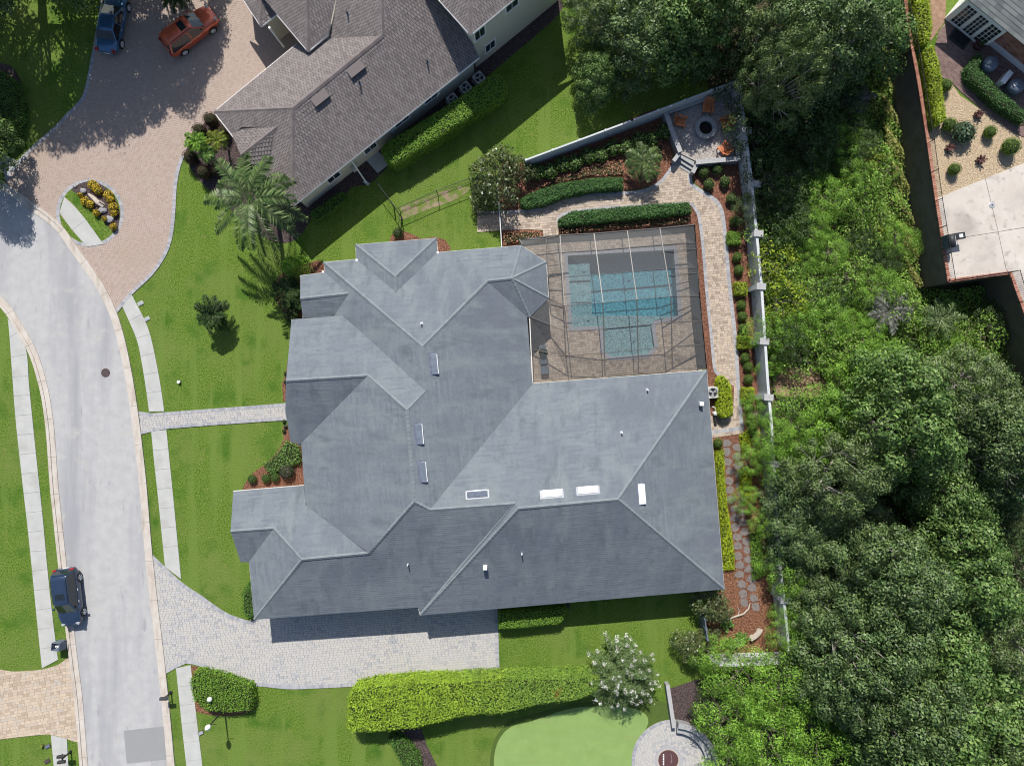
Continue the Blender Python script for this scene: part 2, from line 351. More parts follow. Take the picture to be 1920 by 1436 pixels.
# ------------------------------------------------------------------ generators
def pavers(name, poly, pattern, size, z, mat, parent, angle=0.0, holes=(), gap=0.006, thick=0.02, irregular=0.0):
    """real paving pieces cut to the outline; joints are gaps over the bed below."""
    poly = poly if area2(poly) > 0 else poly[::-1]
    ca, sa = math.cos(angle), math.sin(angle)
    pp = [(x * ca + y * sa, -x * sa + y * ca) for x, y in poly]
    hh = [[(x * ca + y * sa, -x * sa + y * ca) for x, y in h] for h in holes]
    A = np.array(pp); x0, y0 = A.min(0) - 1; x1, y1 = A.max(0) + 1
    w, h = size; R = []
    r_ = np.random.default_rng(len(poly) * 31 + int(abs(x0) * 10))
    if pattern == 'run':
        ny = int((y1 - y0) / h) + 1
        for j in range(ny):
            xx = x0 + (j % 2) * w / 2 - r_.random() * w * irregular
            while xx < x1:
                ww = w * (1 + irregular * r_.uniform(-.5, .9))
                R.append((xx, y0 + j * h, xx + ww, y0 + j * h + h)); xx += ww
    else:  # herringbone, pieces 2h x h
        n = int(max(x1 - x0, y1 - y0) / h) + 4
        for j in range(0, n):
            for i in range(0, n + 4):
                X = x0 + i * h; Y = y0 + j * h; k = (i - j) % 4
                if k == 0: R.append((X, Y, X + 2 * h, Y + h))
                elif k == 2: R.append((X, Y, X + h, Y + 2 * h)) if True else None
        # pieces: horizontal at k==0 covers i,i+1 ; vertical at k==3 covers j,j+1
        R = []
        for j in range(n):
            for i in range(n + 4):
                X = x0 + i * h; Y = y0 + j * h; k = (i + j) % 4
                k2 = (i - j) % 4
                if k2 == 0: R.append((X, Y, X + 2 * h, Y + h))
                elif k2 == 2: R.append((X, Y - h, X + h, Y + h))
    R = np.array(R); g = gap / 2
    R[:, :2] += g; R[:, 2:] -= g
    C = np.stack([R[:, [0, 1]], R[:, [2, 1]], R[:, [2, 3]], R[:, [0, 3]]], 1)      # N,4,2
    ins = pip(C, pp)
    for hpoly in hh:
        keep = ~pip(C.mean(1), hpoly); C = C[keep]; ins = ins[keep]
    full = ins.all(1); part = ins.any(1) & ~full
    T = C[full]; N = len(T)
    zj = z + r_.uniform(-.0015, .0015, N)
    def back(a): return np.stack([a[..., 0] * ca - a[..., 1] * sa, a[..., 0] * sa + a[..., 1] * ca], -1)
    cen = T.mean(1, keepdims=True); top = cen + (T - cen) * (1 - 0.012 / h)
    V = np.concatenate([np.concatenate([back(T), np.broadcast_to((zj - thick)[:, None, None], (N, 4, 1))], 2),
                        np.concatenate([back(top), np.broadcast_to(zj[:, None, None], (N, 4, 1))], 2)], 1).reshape(-1, 3)
    b = (np.arange(N) * 8)[:, None, None]
    fq = np.array([[4, 5, 6, 7], [0, 1, 5, 4], [1, 2, 6, 5], [2, 3, 7, 6], [3, 0, 4, 7]])[None]
    Q = (b + fq).reshape(-1, 4)
    verts = V.tolist(); faces = Q.tolist()
    for c in C[part]:
        q = clip_convex(pp, [tuple(p) for p in c])
        if len(q) < 3 or abs(area2(q)) < 1e-4: continue
        base = len(verts); m = len(q)
        for zz in (z - thick, z):
            verts += [(x * ca - y * sa, x * sa + y * ca, zz) for x, y in q]
        faces.append([base + m + k for k in range(m)])
        faces += [[base + k, base + (k + 1) % m, base + m + (k + 1) % m, base + m + k] for k in range(m)]
    mb = MB(); mb.v = verts; mb.f = faces
    o = mb.build(name, mat, parent); o['kind'] = 'stuff'
    return o
def border(name, line, width, piece, z, mat, parent, closed=False):
    """a soldier course following a line (to its left)."""
    L = resample(line, piece); O = offset(L, width); mb = MB()
    for i in range(len(L) - 1):
        a, b, c, d = L[i], L[i + 1], O[i + 1], O[i]
        q = [(p[0] + (m_[0] - p[0]) * .02, p[1] + (m_[1] - p[1]) * .02) for p, m_ in zip((a, b, c, d), [((a[0] + c[0]) / 2, (a[1] + c[1]) / 2)] * 4)]
        mb.prism(q, z - .03, z)
    o = mb.build(name, mat, parent); o['kind'] = 'stuff'; return o

def strip_pieces(name, left, right, step, z0, z1, mat, parent, gap=0.012, mats=None):
    """slabs between two edge lines, each a part of its own."""
    n = max(1, int(round(np.linalg.norm(np.diff(np.array(left), axis=0), axis=1).sum() / step)))
    def rs(p):
        p = np.array(p, float); d = np.r_[0, np.cumsum(np.linalg.norm(np.diff(p, axis=0), axis=1))]
        t = np.linspace(0, d[-1], n * 4 + 1)
        return np.stack([np.interp(t, d, p[:, 0]), np.interp(t, d, p[:, 1])], 1)
    A, B = rs(left), rs(right); out = []
    Rd = np.array(resample(right, .05))
    prev = 0
    for i in range(1, n):                                  # joints run square across the strip
        k = int(np.argmin(((Rd - A[i * 4]) ** 2).sum(1)))
        if k > prev + 4: B[i * 4] = Rd[k]; prev = k
    kk = [int(np.argmin(((Rd - B[i * 4]) ** 2).sum(1))) for i in range(n + 1)]
    for i in range(n):
        for q in (1, 2, 3): B[i * 4 + q] = Rd[int(kk[i] + (kk[i + 1] - kk[i]) * q / 4)]
    for i in range(n):
        a = A[i * 4:i * 4 + 5].copy(); b = B[i * 4:i * 4 + 5].copy()
        for e in (a, b):
            t = e[1] - e[0]; e[0] += t / np.linalg.norm(t) * gap / 2; t = e[-1] - e[-2]; e[-1] -= t / np.linalg.norm(t) * gap / 2
        mb = MB(); mb.prism([tuple(p) for p in a] + [tuple(p) for p in b[::-1]], z0, z1)
        out.append(mb.build(name, mat, parent))
    return out

# ---- roofs
class Roof:
    """roof from photo corners: eave corners have a known height, the others come from keeping every slope plane."""
    def __init__(s, verts, eaves, faces, ze=3.0, pitch=0.5, hints=None):
        s.v = verts; s.faces = faces; names = list(verts); ix = {n: i for i, n in enumerate(names)}
        z = {n: (eaves[n] if isinstance(eaves, dict) and n in eaves else ze) for n in names}
        ev = set(eaves)
        for it in range(4):
            rows, rhs = [], []; nv, nf = len(names), len(faces)
            pri = {n: [] for n in names}
            for fname, (vs, e) in faces.items():
                if e is None: continue
                a = np.array(P2(*verts[e[0]], z[e[0]])); b = np.array(P2(*verts[e[1]], z[e[1]])); d = (b - a) / np.linalg.norm(b - a); nn = np.array([-d[1], d[0]])
                for n in vs:
                    if n in ev: continue
                    pri[n].append(z[e[0]] + pitch * abs((np.array(P2(*verts[n], z[n])) - a) @ nn))
            W = nv + 3 * nf
            for k, (fname, (vs, e)) in enumerate(faces.items()):
                for n in vs:
                    r = np.zeros(W); u, w_ = (verts[n][0] - 960) / 1000, (verts[n][1] - 718) / 1000
                    r[nv + 3 * k:nv + 3 * k + 3] = (u, w_, 1); r[ix[n]] = -1; rows.append(r); rhs.append(0)
            for n in names:
                r = np.zeros(W); r[ix[n]] = 1
                if n in ev: wt, zz = 30.0, (eaves[n] if isinstance(eaves, dict) else ze)
                elif hints and n in hints: wt, zz = 0.9, hints[n]
                elif pri[n]: wt, zz = 0.5, float(np.mean(pri[n]))
                else: continue
                rows.append(r * wt); rhs.append(wt * H / (H - zz))
            sol = np.linalg.lstsq(np.array(rows), np.array(rhs), rcond=None)[0]
            z = {n: H - H / sol[ix[n]] for n in names}
        s.z = z; s.p = {n: Vector(P(*verts[n], z[n])) for n in names}
    def build(s, parent, part, mat, course, tab, butt, stuff_name, skip=(), gap=.004, under=None, alt=None):
        for fname, (vs, e) in s.faces.items():
            if fname in skip: continue
            pts = [s.p[n] for n in vs]
            c = sum(pts, Vector()) / len(pts)
            A = np.array([p - c for p in pts]); nrm = Vector(np.linalg.svd(A)[2][2])
            if nrm.z < 0: nrm = -nrm
            O_ = Vector((0, 0, H)); pts = [O_ + (p - O_) * ((c - O_).dot(nrm) / (p - O_).dot(nrm)) for p in pts]
            mb = MB(); lo = [p - nrm * 0.10 for p in pts]; n = len(pts)
            ring = list(range(n))
            if area2([(p.x, p.y) for p in pts]) < 0: ring = ring[::-1]
            mb.add(pts + lo, [tuple(ring), tuple(n + i for i in ring[::-1])] + [(ring[i], n + ring[i], n + ring[(i + 1) % n], ring[(i + 1) % n]) for i in range(n)])
            mat_ = mat if not alt or abs(nrm.y) > abs(nrm.x) else alt
            o = mb.build(part, under or mat_, parent)
            ed = (Vector((0, 0, 1)).cross(nrm)).normalized(); up = nrm.cross(ed).normalized()
            if up.z < 0: up = -up; ed = -ed
            q = [((p - c).dot(ed), (p - c).dot(up)) for p in pts]
            if area2(q) < 0: q = q[::-1]
            shingle(stuff_name, q, c, ed, up, nrm, mat_, o, course, tab, butt, gap)
def shingle(name, q, c, ed, up, nrm, mat, parent, course, tab, butt, gap=.004):
    A = np.array(q); u0, v0 = A.min(0); u1, v1 = A.max(0); C = []
    r_ = np.random.default_rng(int(abs(c.x) * 100) + 3)
    for j in range(int((v1 - v0) / course) + 1):
        off = (j % 2) * tab / 2 + r_.uniform(-.1, .1) * tab
        us = np.arange(u0 - tab + off, u1 + tab, tab)
        for u in us: C.append((u + gap, v0 + j * course, u + tab - gap, v0 + (j + 1) * course + course * .08, v0 + j * course))
    C = np.array(C); K = np.stack([C[:, [0, 1]], C[:, [2, 1]], C[:, [2, 3]], C[:, [0, 3]]], 1)
    ins = pip(K, q); full = ins.all(1); cen = pip(K.mean(1), q); part = (ins.any(1) | cen) & ~full
    V = []; Fq = []
    e, u, n = np.array(ed), np.array(up), np.array(nrm); cc = np.array(c)
    def pt(a, b, h): return cc + e * a + u * b + n * h
    for cell in C[full]:
        a0, b0, a1, b1, _ = cell; k = len(V); hb = butt * (1 + r_.uniform(-.25, .25))
        V += [pt(a0, b0, 0.003), pt(a1, b0, 0.003), pt(a0, b0, hb), pt(a1, b0, hb), pt(a1, b1, .004), pt(a0, b1, .004)]
        Fq += [(2, 3, 4, 5), (0, 1, 3, 2)]; Fq[-2] = tuple(k + i for i in Fq[-2]); Fq[-1] = tuple(k + i for i in Fq[-1])
    for cell in C[part]:
        a0, b0, a1, b1, _ = cell
        w = clip_convex(q, [(a0, b0), (a1, b0), (a1, b1), (a0, b1)])
        if len(w) < 3 or abs(area2(w)) < 1e-4: continue
        k = len(V); V += [pt(x, y, butt + (0.004 - butt) * (y - b0) / (b1 - b0)) for x, y in w]; Fq.append(tuple(range(k, k + len(w))))
    mb = MB(); mb.v = [tuple(map(float, p)) for p in V]; mb.f = Fq
    o = mb.build(name, mat, parent); o['kind'] = 'stuff'
def ridge(roof, pairs, parent, mat, name='ridge_cap', w=0.26, piece=0.3, lift=0.03):
    for a, b in pairs:
        A = roof.p[a] if isinstance(a, str) else a; B = roof.p[b] if isinstance(b, str) else b
        if A.z > B.z: A, B = B, A
        d = B - A; L = d.length; d /= L; n = max(1, int(L / piece)); sd_ = d.cross(Vector((0, 0, 1))).normalized(); up = sd_.cross(d).normalized()
        mb = MB()
        for i in range(n):
            p0 = A + d * (L * i / n); p1 = A + d * (L * (i + 1) / n + .03)
            drop = w * 0.42
            vs = []
            for p, l in ((p0, lift + .02), (p1, lift)):
                vs += [p - sd_ * w / 2 + up * (l - drop * .55), p + up * (l + .02), p + sd_ * w / 2 + up * (l - drop * .55)]
            mb.add(vs, [(0, 1, 4, 3), (1, 2, 5, 4)])
        mb.build(name, mat, parent)

# ---- foliage
def leaf_arrays(C, Nn, size, aspect=0.6, r_=rng):
    C = np.asarray(C, float); N = len(C); Nn = Nn / (np.linalg.norm(Nn, axis=1, keepdims=True) + 1e-9)
    t = r_.normal(size=(N, 3)); t -= Nn * (t * Nn).sum(1, keepdims=True); t /= np.linalg.norm(t, axis=1, keepdims=True) + 1e-9
    b = np.cross(Nn, t); s = np.broadcast_to(np.asarray(size, float), (N,))[:, None] * r_.uniform(.65, 1.3, (N, 1))
    V = np.stack([C - t * s * .5, C - b * s * aspect * .5, C + t * s * .5, C + b * s * aspect * .5], 1)
    return V
def leaf_mesh(name, V, mat):
    V = np.concatenate(V) if isinstance(V, list) else V
    return mesh_np(name, V.reshape(-1, 3), np.arange(len(V) * 4).reshape(-1, 4), mat)
def dome(c, r, n, r_, flat=0.75, shell=0.35, low=-0.25):
    d = r_.normal(size=(n * 2, 3)); d /= np.linalg.norm(d, axis=1, keepdims=True); d = d[d[:, 2] > low][:n]
    rad = r * (1 - shell * r_.random((len(d), 1)) ** 1.5)
    pos = np.array(c) + d * rad * np.array([1, 1, flat])
    nr = d * 1.0 + np.array([0, 0, .25]) + r_.normal(size=d.shape) * .32
    return pos, nr

def ball_mesh(r, h, n, size, mat, seed, lump=0.08, flat=None, aspect=.6, name='foliage'):
    r_ = np.random.default_rng(seed)
    d = r_.normal(size=(n * 2, 3)); d /= np.linalg.norm(d, axis=1, keepdims=True); d = d[d[:, 2] > -.55][:n]
    rad = 1 - lump * r_.random((len(d), 1))
    pos = d * rad * np.array([r, r, h / 2]); pos[:, 2] += h / 2 + .02
    pos[:, 2] = np.maximum(pos[:, 2], .03)
    nr = d + r_.normal(size=d.shape) * .35
    return leaf_mesh(name, leaf_arrays(pos, nr, size, aspect, r_), mat)
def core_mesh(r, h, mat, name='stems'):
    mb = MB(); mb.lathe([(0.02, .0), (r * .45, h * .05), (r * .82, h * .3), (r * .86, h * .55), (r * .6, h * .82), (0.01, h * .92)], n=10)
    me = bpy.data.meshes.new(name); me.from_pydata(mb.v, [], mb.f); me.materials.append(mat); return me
_BUSH = {}
def bush(name, label, cat, px, py, r, h, mat, z=0.0, group=None, size=.1, n=None, lump=.1, aspect=.6, variant=0, core=True):
    key = (mat, round(size, 3), variant, lump, aspect)
    if key not in _BUSH:
        n_ = n or int(min(2600, max(160, 9 * 1.0 / size ** 2 * 1.1)))
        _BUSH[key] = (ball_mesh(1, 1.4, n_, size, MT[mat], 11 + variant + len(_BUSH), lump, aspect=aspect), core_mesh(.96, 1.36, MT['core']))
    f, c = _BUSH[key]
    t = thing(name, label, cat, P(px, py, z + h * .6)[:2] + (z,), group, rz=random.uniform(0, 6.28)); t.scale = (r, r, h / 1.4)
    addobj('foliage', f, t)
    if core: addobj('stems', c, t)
    return t

def hedge(name, label, pts, h, mat, z=0.0, size=.11, dens=260, group=None, cat='hedge', rough=.06, world=None, mat2=None, rnd=.18):
    """clipped hedge: a twiggy core under a skin of leaves."""
    poly = world or PX(pts, z + h)
    if area2(poly) < 0: poly = poly[::-1]
    A = np.array(poly); c = A.mean(0)
    t = thing(name, label, cat, (c[0], c[1], z), group)
    r_ = np.random.default_rng(int(abs(c[0] * 77 + c[1] * 13)) + 5)
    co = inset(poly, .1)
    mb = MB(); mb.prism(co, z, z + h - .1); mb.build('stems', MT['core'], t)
    x0, y0 = A.min(0); x1, y1 = A.max(0); n = int((x1 - x0) * (y1 - y0) * dens)
    q = np.stack([r_.uniform(x0, x1, n), r_.uniform(y0, y1, n)], 1); q = q[pip(q, poly)]
    # distance to the outline, for rounded shoulders
    dm = np.full(len(q), 9.0)
    for i in range(len(poly)):
        a = np.array(poly[i]); b = np.array(poly[(i + 1) % len(poly)]); ab = b - a
        tt = np.clip(((q - a) @ ab) / (ab @ ab + 1e-9), 0, 1); dm = np.minimum(dm, np.linalg.norm(q - (a + tt[:, None] * ab), axis=1))
    zz = z + h - rnd * np.clip(1 - dm / (rnd * 1.6), 0, 1) ** 2 + r_.normal(size=len(q)) * rough
    # slow undulation
    zz += .04 * np.sin(q[:, 0] * 2.1 + 1) * np.cos(q[:, 1] * 2.7)
    pos = np.c_[q, zz]; nr = np.tile([0, 0, 1.0], (len(q), 1)) + r_.normal(size=(len(q), 3)) * .42
    P_, N_ = [pos], [nr]
    for i in range(len(poly)):
        a = np.array(poly[i]); b = np.array(poly[(i + 1) % len(poly)]); L = np.linalg.norm(b - a)
        m = int(L * h * dens * .8)
        if m < 1: continue
        u = r_.random(m); e = a + (b - a) * u[:, None]; nn = np.array([(b - a)[1], -(b - a)[0]]) / L
        e = e + nn * r_.normal(size=(m, 1)) * rough * .8
        P_.append(np.c_[e, z + r_.random(m) * (h - .05)]); N_.append(np.tile([nn[0], nn[1], .35], (m, 1)) + r_.normal(size=(m, 3)) * .4)
    V = leaf_arrays(np.concatenate(P_) - np.array([c[0], c[1], z]), np.concatenate(N_), size, .6, r_)
    addobj('foliage', leaf_mesh('foliage', V, MT[mat]), t)
    return t

def limb(mb, a, b, r0, r1, bend, r_, seg=4):
    a, b = np.array(a, float), np.array(b, float); pts = []
    off = r_.normal(size=3) * bend; off[2] *= .4
    for i in range(seg + 1):
        t = i / seg; pts.append(tuple(a + (b - a) * t + off * math.sin(math.pi * t)))
    mb.tube(pts, [r0 + (r1 - r0) * i / seg for i in range(seg + 1)], n=6)
def tree_proto(seed, R, Ht, mat, leafsize, n_cl, per, trunk_r=.28, bark='bark', aspect=.55, cl=(.7, 1.25), flat=.7, base=.45, bare=0, sep=.78):
    """returns (crown mesh, trunk mesh): broad crown of leaf clumps on forking limbs, gaps between the clumps."""
    r_ = np.random.default_rng(seed); cen = []; tries = 0
    lob = r_.uniform(0, 6.28, 3)
    while len(cen) < n_cl and tries < n_cl * 60:
        tries += 1
        a = r_.uniform(0, 6.28); edge = R * (1 + .16 * math.sin(2 * a + lob[0]) + .12 * math.sin(3 * a + lob[1]) + .08 * math.sin(5 * a + lob[2]))
        rr = edge * math.sqrt(r_.random()); x, y = rr * math.cos(a), rr * math.sin(a)
        top = Ht * (base + (1 - base) * math.sqrt(max(0, 1 - (rr / edge) ** 2 * .95)))
        z = top - r_.random() ** 2 * Ht * .28
        rc = r_.uniform(*cl)
        if all((x - c[0]) ** 2 + (y - c[1]) ** 2 + (z - c[2]) ** 2 > (sep * (rc + c[3])) ** 2 for c in cen): cen.append((x, y, z - rc * .5, rc))
    V = []
    for x, y, z, rc in cen:
        m = int(per * (rc / 1.0) ** 2)
        p, nr = dome((x, y, z), rc, m, r_, flat, .55, -.35)
        # ragged outline: push leaves out along a few twigs
        k = r_.random(len(p)) < .18; p[k] += (p[k] - np.array([x, y, z])) * r_.uniform(.05, .35, (k.sum(), 1))
        V.append(leaf_arrays(p, nr, leafsize, aspect, r_))
    crown = leaf_mesh('crown', V, mat)
    mb = MB(); fork = (r_.normal() * .15, r_.normal() * .15, Ht * .3)
    mb.tube([(0, 0, -.1), (0, 0, .25), (fork[0] * .5, fork[1] * .5, Ht * .16), fork], [trunk_r * 1.5, trunk_r * 1.1, trunk_r, trunk_r * .85], n=9)
    nl = 6; tips = []
    for i in range(nl):
        a = 6.28 * i / nl + r_.uniform(-.3, .3); q = R * r_.uniform(.35, .5)
        e = (q * math.cos(a), q * math.sin(a), Ht * r_.uniform(.34, .46)); limb(mb, fork, e, trunk_r * .6, trunk_r * .3, .35, r_); tips.append(e)
    for x, y, z, rc in cen:
        e = min(tips, key=lambda t: (t[0] - x) ** 2 + (t[1] - y) ** 2 + (t[2] - z) ** 2)
        limb(mb, e, (x, y, z + rc * .15), trunk_r * .22, .02, .2, r_, 3)
    for i in range(bare):                                   # dead twigs poking out of the crown
        x, y, z, rc = cen[r_.integers(len(cen))]; d = r_.normal(size=3); d[2] = abs(d[2]) * .5 + .35; d /= np.linalg.norm(d)
        limb(mb, (x, y, z), tuple(np.array([x, y, z + rc * .2]) + d * rc * r_.uniform(1.0, 1.35)), .03, .008, .12, r_, 3)
    me = bpy.data.meshes.new('trunk'); me.from_pydata(mb.v, [], mb.f); me.materials.append(MT[bark])
    return crown, me
def put_tree(name, label, proto, px, py, zc, s=1.0, sz=None, group=None, rz=None, base=0.0, cat='tree'):
    """px,py: where the middle of the crown (height zc above its base) shows in the photograph."""
    p = P(px, py, base + zc)
    t = thing(name, label, cat, (p[0], p[1], base), group, rz=random.uniform(0, 6.28) if rz is None else rz); t.scale = (s, s, sz or s)
    addobj('crown', proto[0], t); addobj('trunk', proto[1], t)
    return t

def frond_arrays(az, L, up, droop, r_, leaf_l, n, width=.035, origin=(0, 0, 0), v_ang=.5, twist=0.0):
    """feather frond: rachis points and leaflet quads."""
    pts = []
    for i in range(13):
        t = i / 12; x = L * (t - .12 * droop * t * t); z = up * L * t - droop * L * t * t
        pts.append((x, z))
    ca, sa = math.cos(az), math.sin(az); R = [(origin[0] + x * ca, origin[1] + x * sa, origin[2] + z) for x, z in pts]
    V = []; Rn = np.array(R)
    for i in range(n):
        t = .12 + .88 * i / n; k = min(11, int(t * 12)); f = t * 12 - k; p = Rn[k] * (1 - f) + Rn[k + 1] * f; d = Rn[k + 1] - Rn[k]; d /= np.linalg.norm(d)
        sd_ = np.array([-sa, ca, 0]); ll = leaf_l * (math.sin(math.pi * (t * .88 + .08)) ** .6) * r_.uniform(.8, 1.1)
        for s_ in (-1, 1):
            v = sd_ * s_ * .85 + d * .55 + np.array([0, 0, r_.uniform(-.55, .25)]); v /= np.linalg.norm(v)
            w = np.cross(v, [0, 0, 1.0]); w /= np.linalg.norm(w) + 1e-9; w = w * width + np.array([0, 0, width * .4]) * s_
            tip = p + v * ll + np.array([0, 0, -ll * .15])
            V.append([p - w * .4, p + v * ll * .5 - w, tip, p + v * ll * .5 + w])
    return R, V
def palm(name, label, px, py, zc, nf, L, mat, trunk_r=.14, leaf_l=.55, n=26, seed=1, group=None, up=.45, droop=.62, cat='palm tree', base=0.0, width=.035, bark='bark_pale', lean=(0, 0), var=0.0):
    p = P(px, py, base + zc); r_ = np.random.default_rng(seed)
    t = thing(name, label, cat, (p[0] - lean[0], p[1] - lean[1], base), group)
    mb = MB(); mb.tube([(0, 0, -.05), (lean[0] * .2, lean[1] * .2, zc * .35), (lean[0] * .6, lean[1] * .6, zc * .7), (lean[0], lean[1], zc)], [trunk_r * 1.3, trunk_r, trunk_r * .95, trunk_r * .9], n=10)
    mb.build('trunk', MT[bark], t, world=False)
    for i in range(nf):
        az = i * 2.39996 + r_.uniform(-.2, .2); k = i / max(1, nf - 1)
        R, V = frond_arrays(az, L * r_.uniform(.85 - var, 1.08 + var * .6), up * (1.5 - 1.5 * k) + r_.uniform(-.08, .08), droop * r_.uniform(.8, 1.1), r_, leaf_l, n, width, (lean[0], lean[1], zc))
        m2 = MB(); m2.v = [tuple(q) for v in V for q in v]; m2.f = [tuple(range(4 * j, 4 * j + 4)) for j in range(len(V))]
        m2.tube(R, [.03 * (1 - j / 14) + .006 for j in range(13)], n=4)
        m2.build('frond', MT[mat], t, world=False)
    return t
def scatter(name, poly, n, hfun, mat, size, parent=None, label=None, cat=None, seed=3, aspect=.5, tilt=.45, holes=()):
    """low vegetation nobody could count, as one leafy mass."""
    r_ = np.random.default_rng(seed); A = np.array(poly); x0, y0 = A.min(0); x1, y1 = A.max(0)
    q = np.stack([r_.uniform(x0, x1, n), r_.uniform(y0, y1, n)], 1); q = q[pip(q, poly)]
    for h in holes: q = q[~pip(q, h)]
    z = hfun(q[:, 0], q[:, 1]); zz = z * (1 - .6 * r_.random(len(q)) ** 2) + .02
    V = leaf_arrays(np.c_[q, zz], np.tile([0, 0, 1.0], (len(q), 1)) + r_.normal(size=(len(q), 3)) * tilt, size, aspect, r_)
    o = addobj(name, leaf_mesh(name, V, MT[mat]), parent)
    return tag(o, label, cat, kind='stuff')
# ------------------------------------------------------------------ the setting
def struct(o): o['kind'] = 'structure'; return o
BIG = 260.0
POOL_HOLE = PX([(1060, 465), (1276, 465), (1276, 675), (1060, 675)])
hx0, hy1 = POOL_HOLE[0]; hx1, hy0 = POOL_HOLE[2]
mb = MB()
xs = [-BIG, hx0, hx1, BIG]; ys = [-BIG, hy0, hy1, BIG]
for i in range(3):
    for j in range(3):
        if i == 1 and j == 1: continue
        mb.sheet([(xs[i], ys[j]), (xs[i + 1], ys[j]), (xs[i + 1], ys[j + 1]), (xs[i], ys[j + 1])], 0)
struct(mb.build('ground', MT['lawn']))

# street: curb lines traced from the photograph, all lying on the ground
RC_OUT = spline(PX([(-190, 240), (-90, 285), (0, 336), (57, 376), (114.6, 420), (144.5, 462), (166.7, 492), (192.7, 530), (208, 558), (220.5, 587), (236, 639), (251, 713), (260, 773), (265.6, 815), (276, 908), (284, 1007), (290, 1068), (297, 1131), (304.7, 1196), (312.5, 1264), (320, 1339), (329, 1436), (342, 1560)]), .6)
LC_OUT = spline(PX([(-160, 470), (-60, 525), (0, 574), (26, 610), (52, 655), (64, 686), (74, 722), (81, 755), (88.5, 815), (95, 908), (103, 986), (112, 1070), (119, 1130), (125, 1183), (133, 1248), (141, 1313), (151, 1436), (163, 1560)]), .6)
RC_IN = offset(RC_OUT, -.62); LC_IN = offset(LC_OUT, .62)
# (the curve runs down the picture: its left side is east)
def left_of(line, ref):
    return offset(line, .62) if np.linalg.norm(np.array(offset(line, .62)[len(line) // 2]) - np.array(ref)) < np.linalg.norm(np.array(offset(line, -.62)[len(line) // 2]) - np.array(ref)) else offset(line, -.62)
MID = P2(190, 900); RC_IN = left_of(RC_OUT, MID); LC_IN = left_of(LC_OUT, MID)
road = MB().sheet(RC_OUT + LC_OUT[::-1], .012).build('road', MT['road']); struct(road)
cb = struct(MB().sheet(RC_OUT + RC_IN[::-1], .018).build('curb', MT['joint']))
strip_pieces('curb_section', RC_OUT, RC_IN, 3.05, .0, .06, MT['curb'], cb, gap=.02)
cb2 = struct(MB().sheet(LC_OUT + LC_IN[::-1], .018).build('curb', MT['joint']))
strip_pieces('curb_section', LC_OUT, LC_IN, 3.05, .0, .06, MT['curb'], cb2, gap=.02)
# raised back edge of the curb, its own piece of concrete
for ln, par in ((RC_OUT, cb), (LC_OUT, cb2)):
    inn = left_of(ln, MID); back = [((a[0] * .62 + b[0] * .38), (a[1] * .62 + b[1] * .38)) for a, b in zip(ln, inn)]
    strip_pieces('curb_back', ln, back, 3.05, .05, .13, MT['curb'], par, gap=.02)

def walk(name, L, R, step=1.52):
    L, R = spline(PX(L), .5), spline(PX(R), .5)
    o = struct(MB().sheet(L + R[::-1], .02).build(name, MT['joint']))
    strip_pieces('slab', L, R, step, .0, .05, MT['slab'], o, gap=.018)
    return o
walk('sidewalk', [(228, 570), (255, 631), (263, 662), (273, 720), (280, 772)], [(247, 552), (276, 610), (289, 657), (301, 720), (308.5, 771)])
walk('sidewalk', [(284, 808), (290, 870), (297, 934), (310, 1062)], [(312.5, 805.5), (319, 870), (325.5, 934), (340, 1085)])
walk('sidewalk', [(330.5, 1252), (340, 1345), (350, 1436), (360, 1530)], [(358, 1246), (369, 1345), (380, 1436), (390, 1530)])
walk('sidewalk', [(15, 597), (18, 623), (25, 720), (31, 796), (43, 906), (52, 984), (61, 1070), (70, 1162), (79.4, 1252)], [(28, 612), (49.5, 655), (55, 720), (62.5, 796), (74, 906), (82, 984), (90, 1070), (100, 1162), (109.4, 1236)])
walk('sidewalk', [(96, 1377), (101.6, 1436), (110, 1530)], [(126, 1384), (129, 1436), (137, 1530)])
walk('sidewalk', [(0, 285), (0, 318)], [(34, 303), (12, 331)], 3.0)

# neighbour's pink herringbone drive with its round planting island
PINK_L = spline(PX([(192, -40), (190, 0), (180, 60), (170.6, 112), (161, 161), (151, 187.5), (125, 213.5), (104, 237), (65, 271), (34, 302), (8, 334)]), .6)
PINK_R = spline(PX([(221, 586), (249, 552), (286, 517), (310, 483), (323, 449), (329, 402), (332, 350), (338.5, 315), (346, 294)]), .6)
curbseg = [p for p in RC_OUT if P2(0, 332)[1] > p[1] > P2(0, 588)[1] and p[0] > P2(4, 0)[0]]
pink = PINK_L + curbseg + PINK_R + PX([(356, 262), (392, 222), (420, 230), (470, 200), (600, 90), (600, -40)])
ISL = P2(169.5, 400); ISR = 57 / 23.5
isl_c = circle(ISL, ISR + .25, 48)
pk = struct(MB().sheet(pink, .036).build('pink_driveway', MT['joint']))
pavers('herringbone_pavers', pink, 'herring', (.24, .14), .05, MT['pave_pink'], pk, angle=math.radians(8), holes=[isl_c], gap=.004, thick=.008)
border('edge_pavers', PINK_L[::-1], -.28, .14, .055, MT['pave_border'], pk)
border('edge_pavers', PINK_R, .28, .14, .055, MT['pave_border'], pk)
arc = circle(ISL, ISR + .28, 72)
arc = [p for p in arc if min((p[0] - q[0]) ** 2 + (p[1] - q[1]) ** 2 for q in RC_OUT) > .12 and not pip(np.array([p]), RC_OUT + LC_OUT[::-1])[0]]
border('edge_pavers', circle(ISL, ISR, 72, math.radians(-128), math.radians(205)), -.28, .14, .056, MT['pave_border'], pk)
isl_in = [p for p in circle(ISL, ISR, 64)]
isle = MB().sheet(isl_in, .058).build('island_lawn', MT['lawn']); struct(isle)
walk_poly = MB()
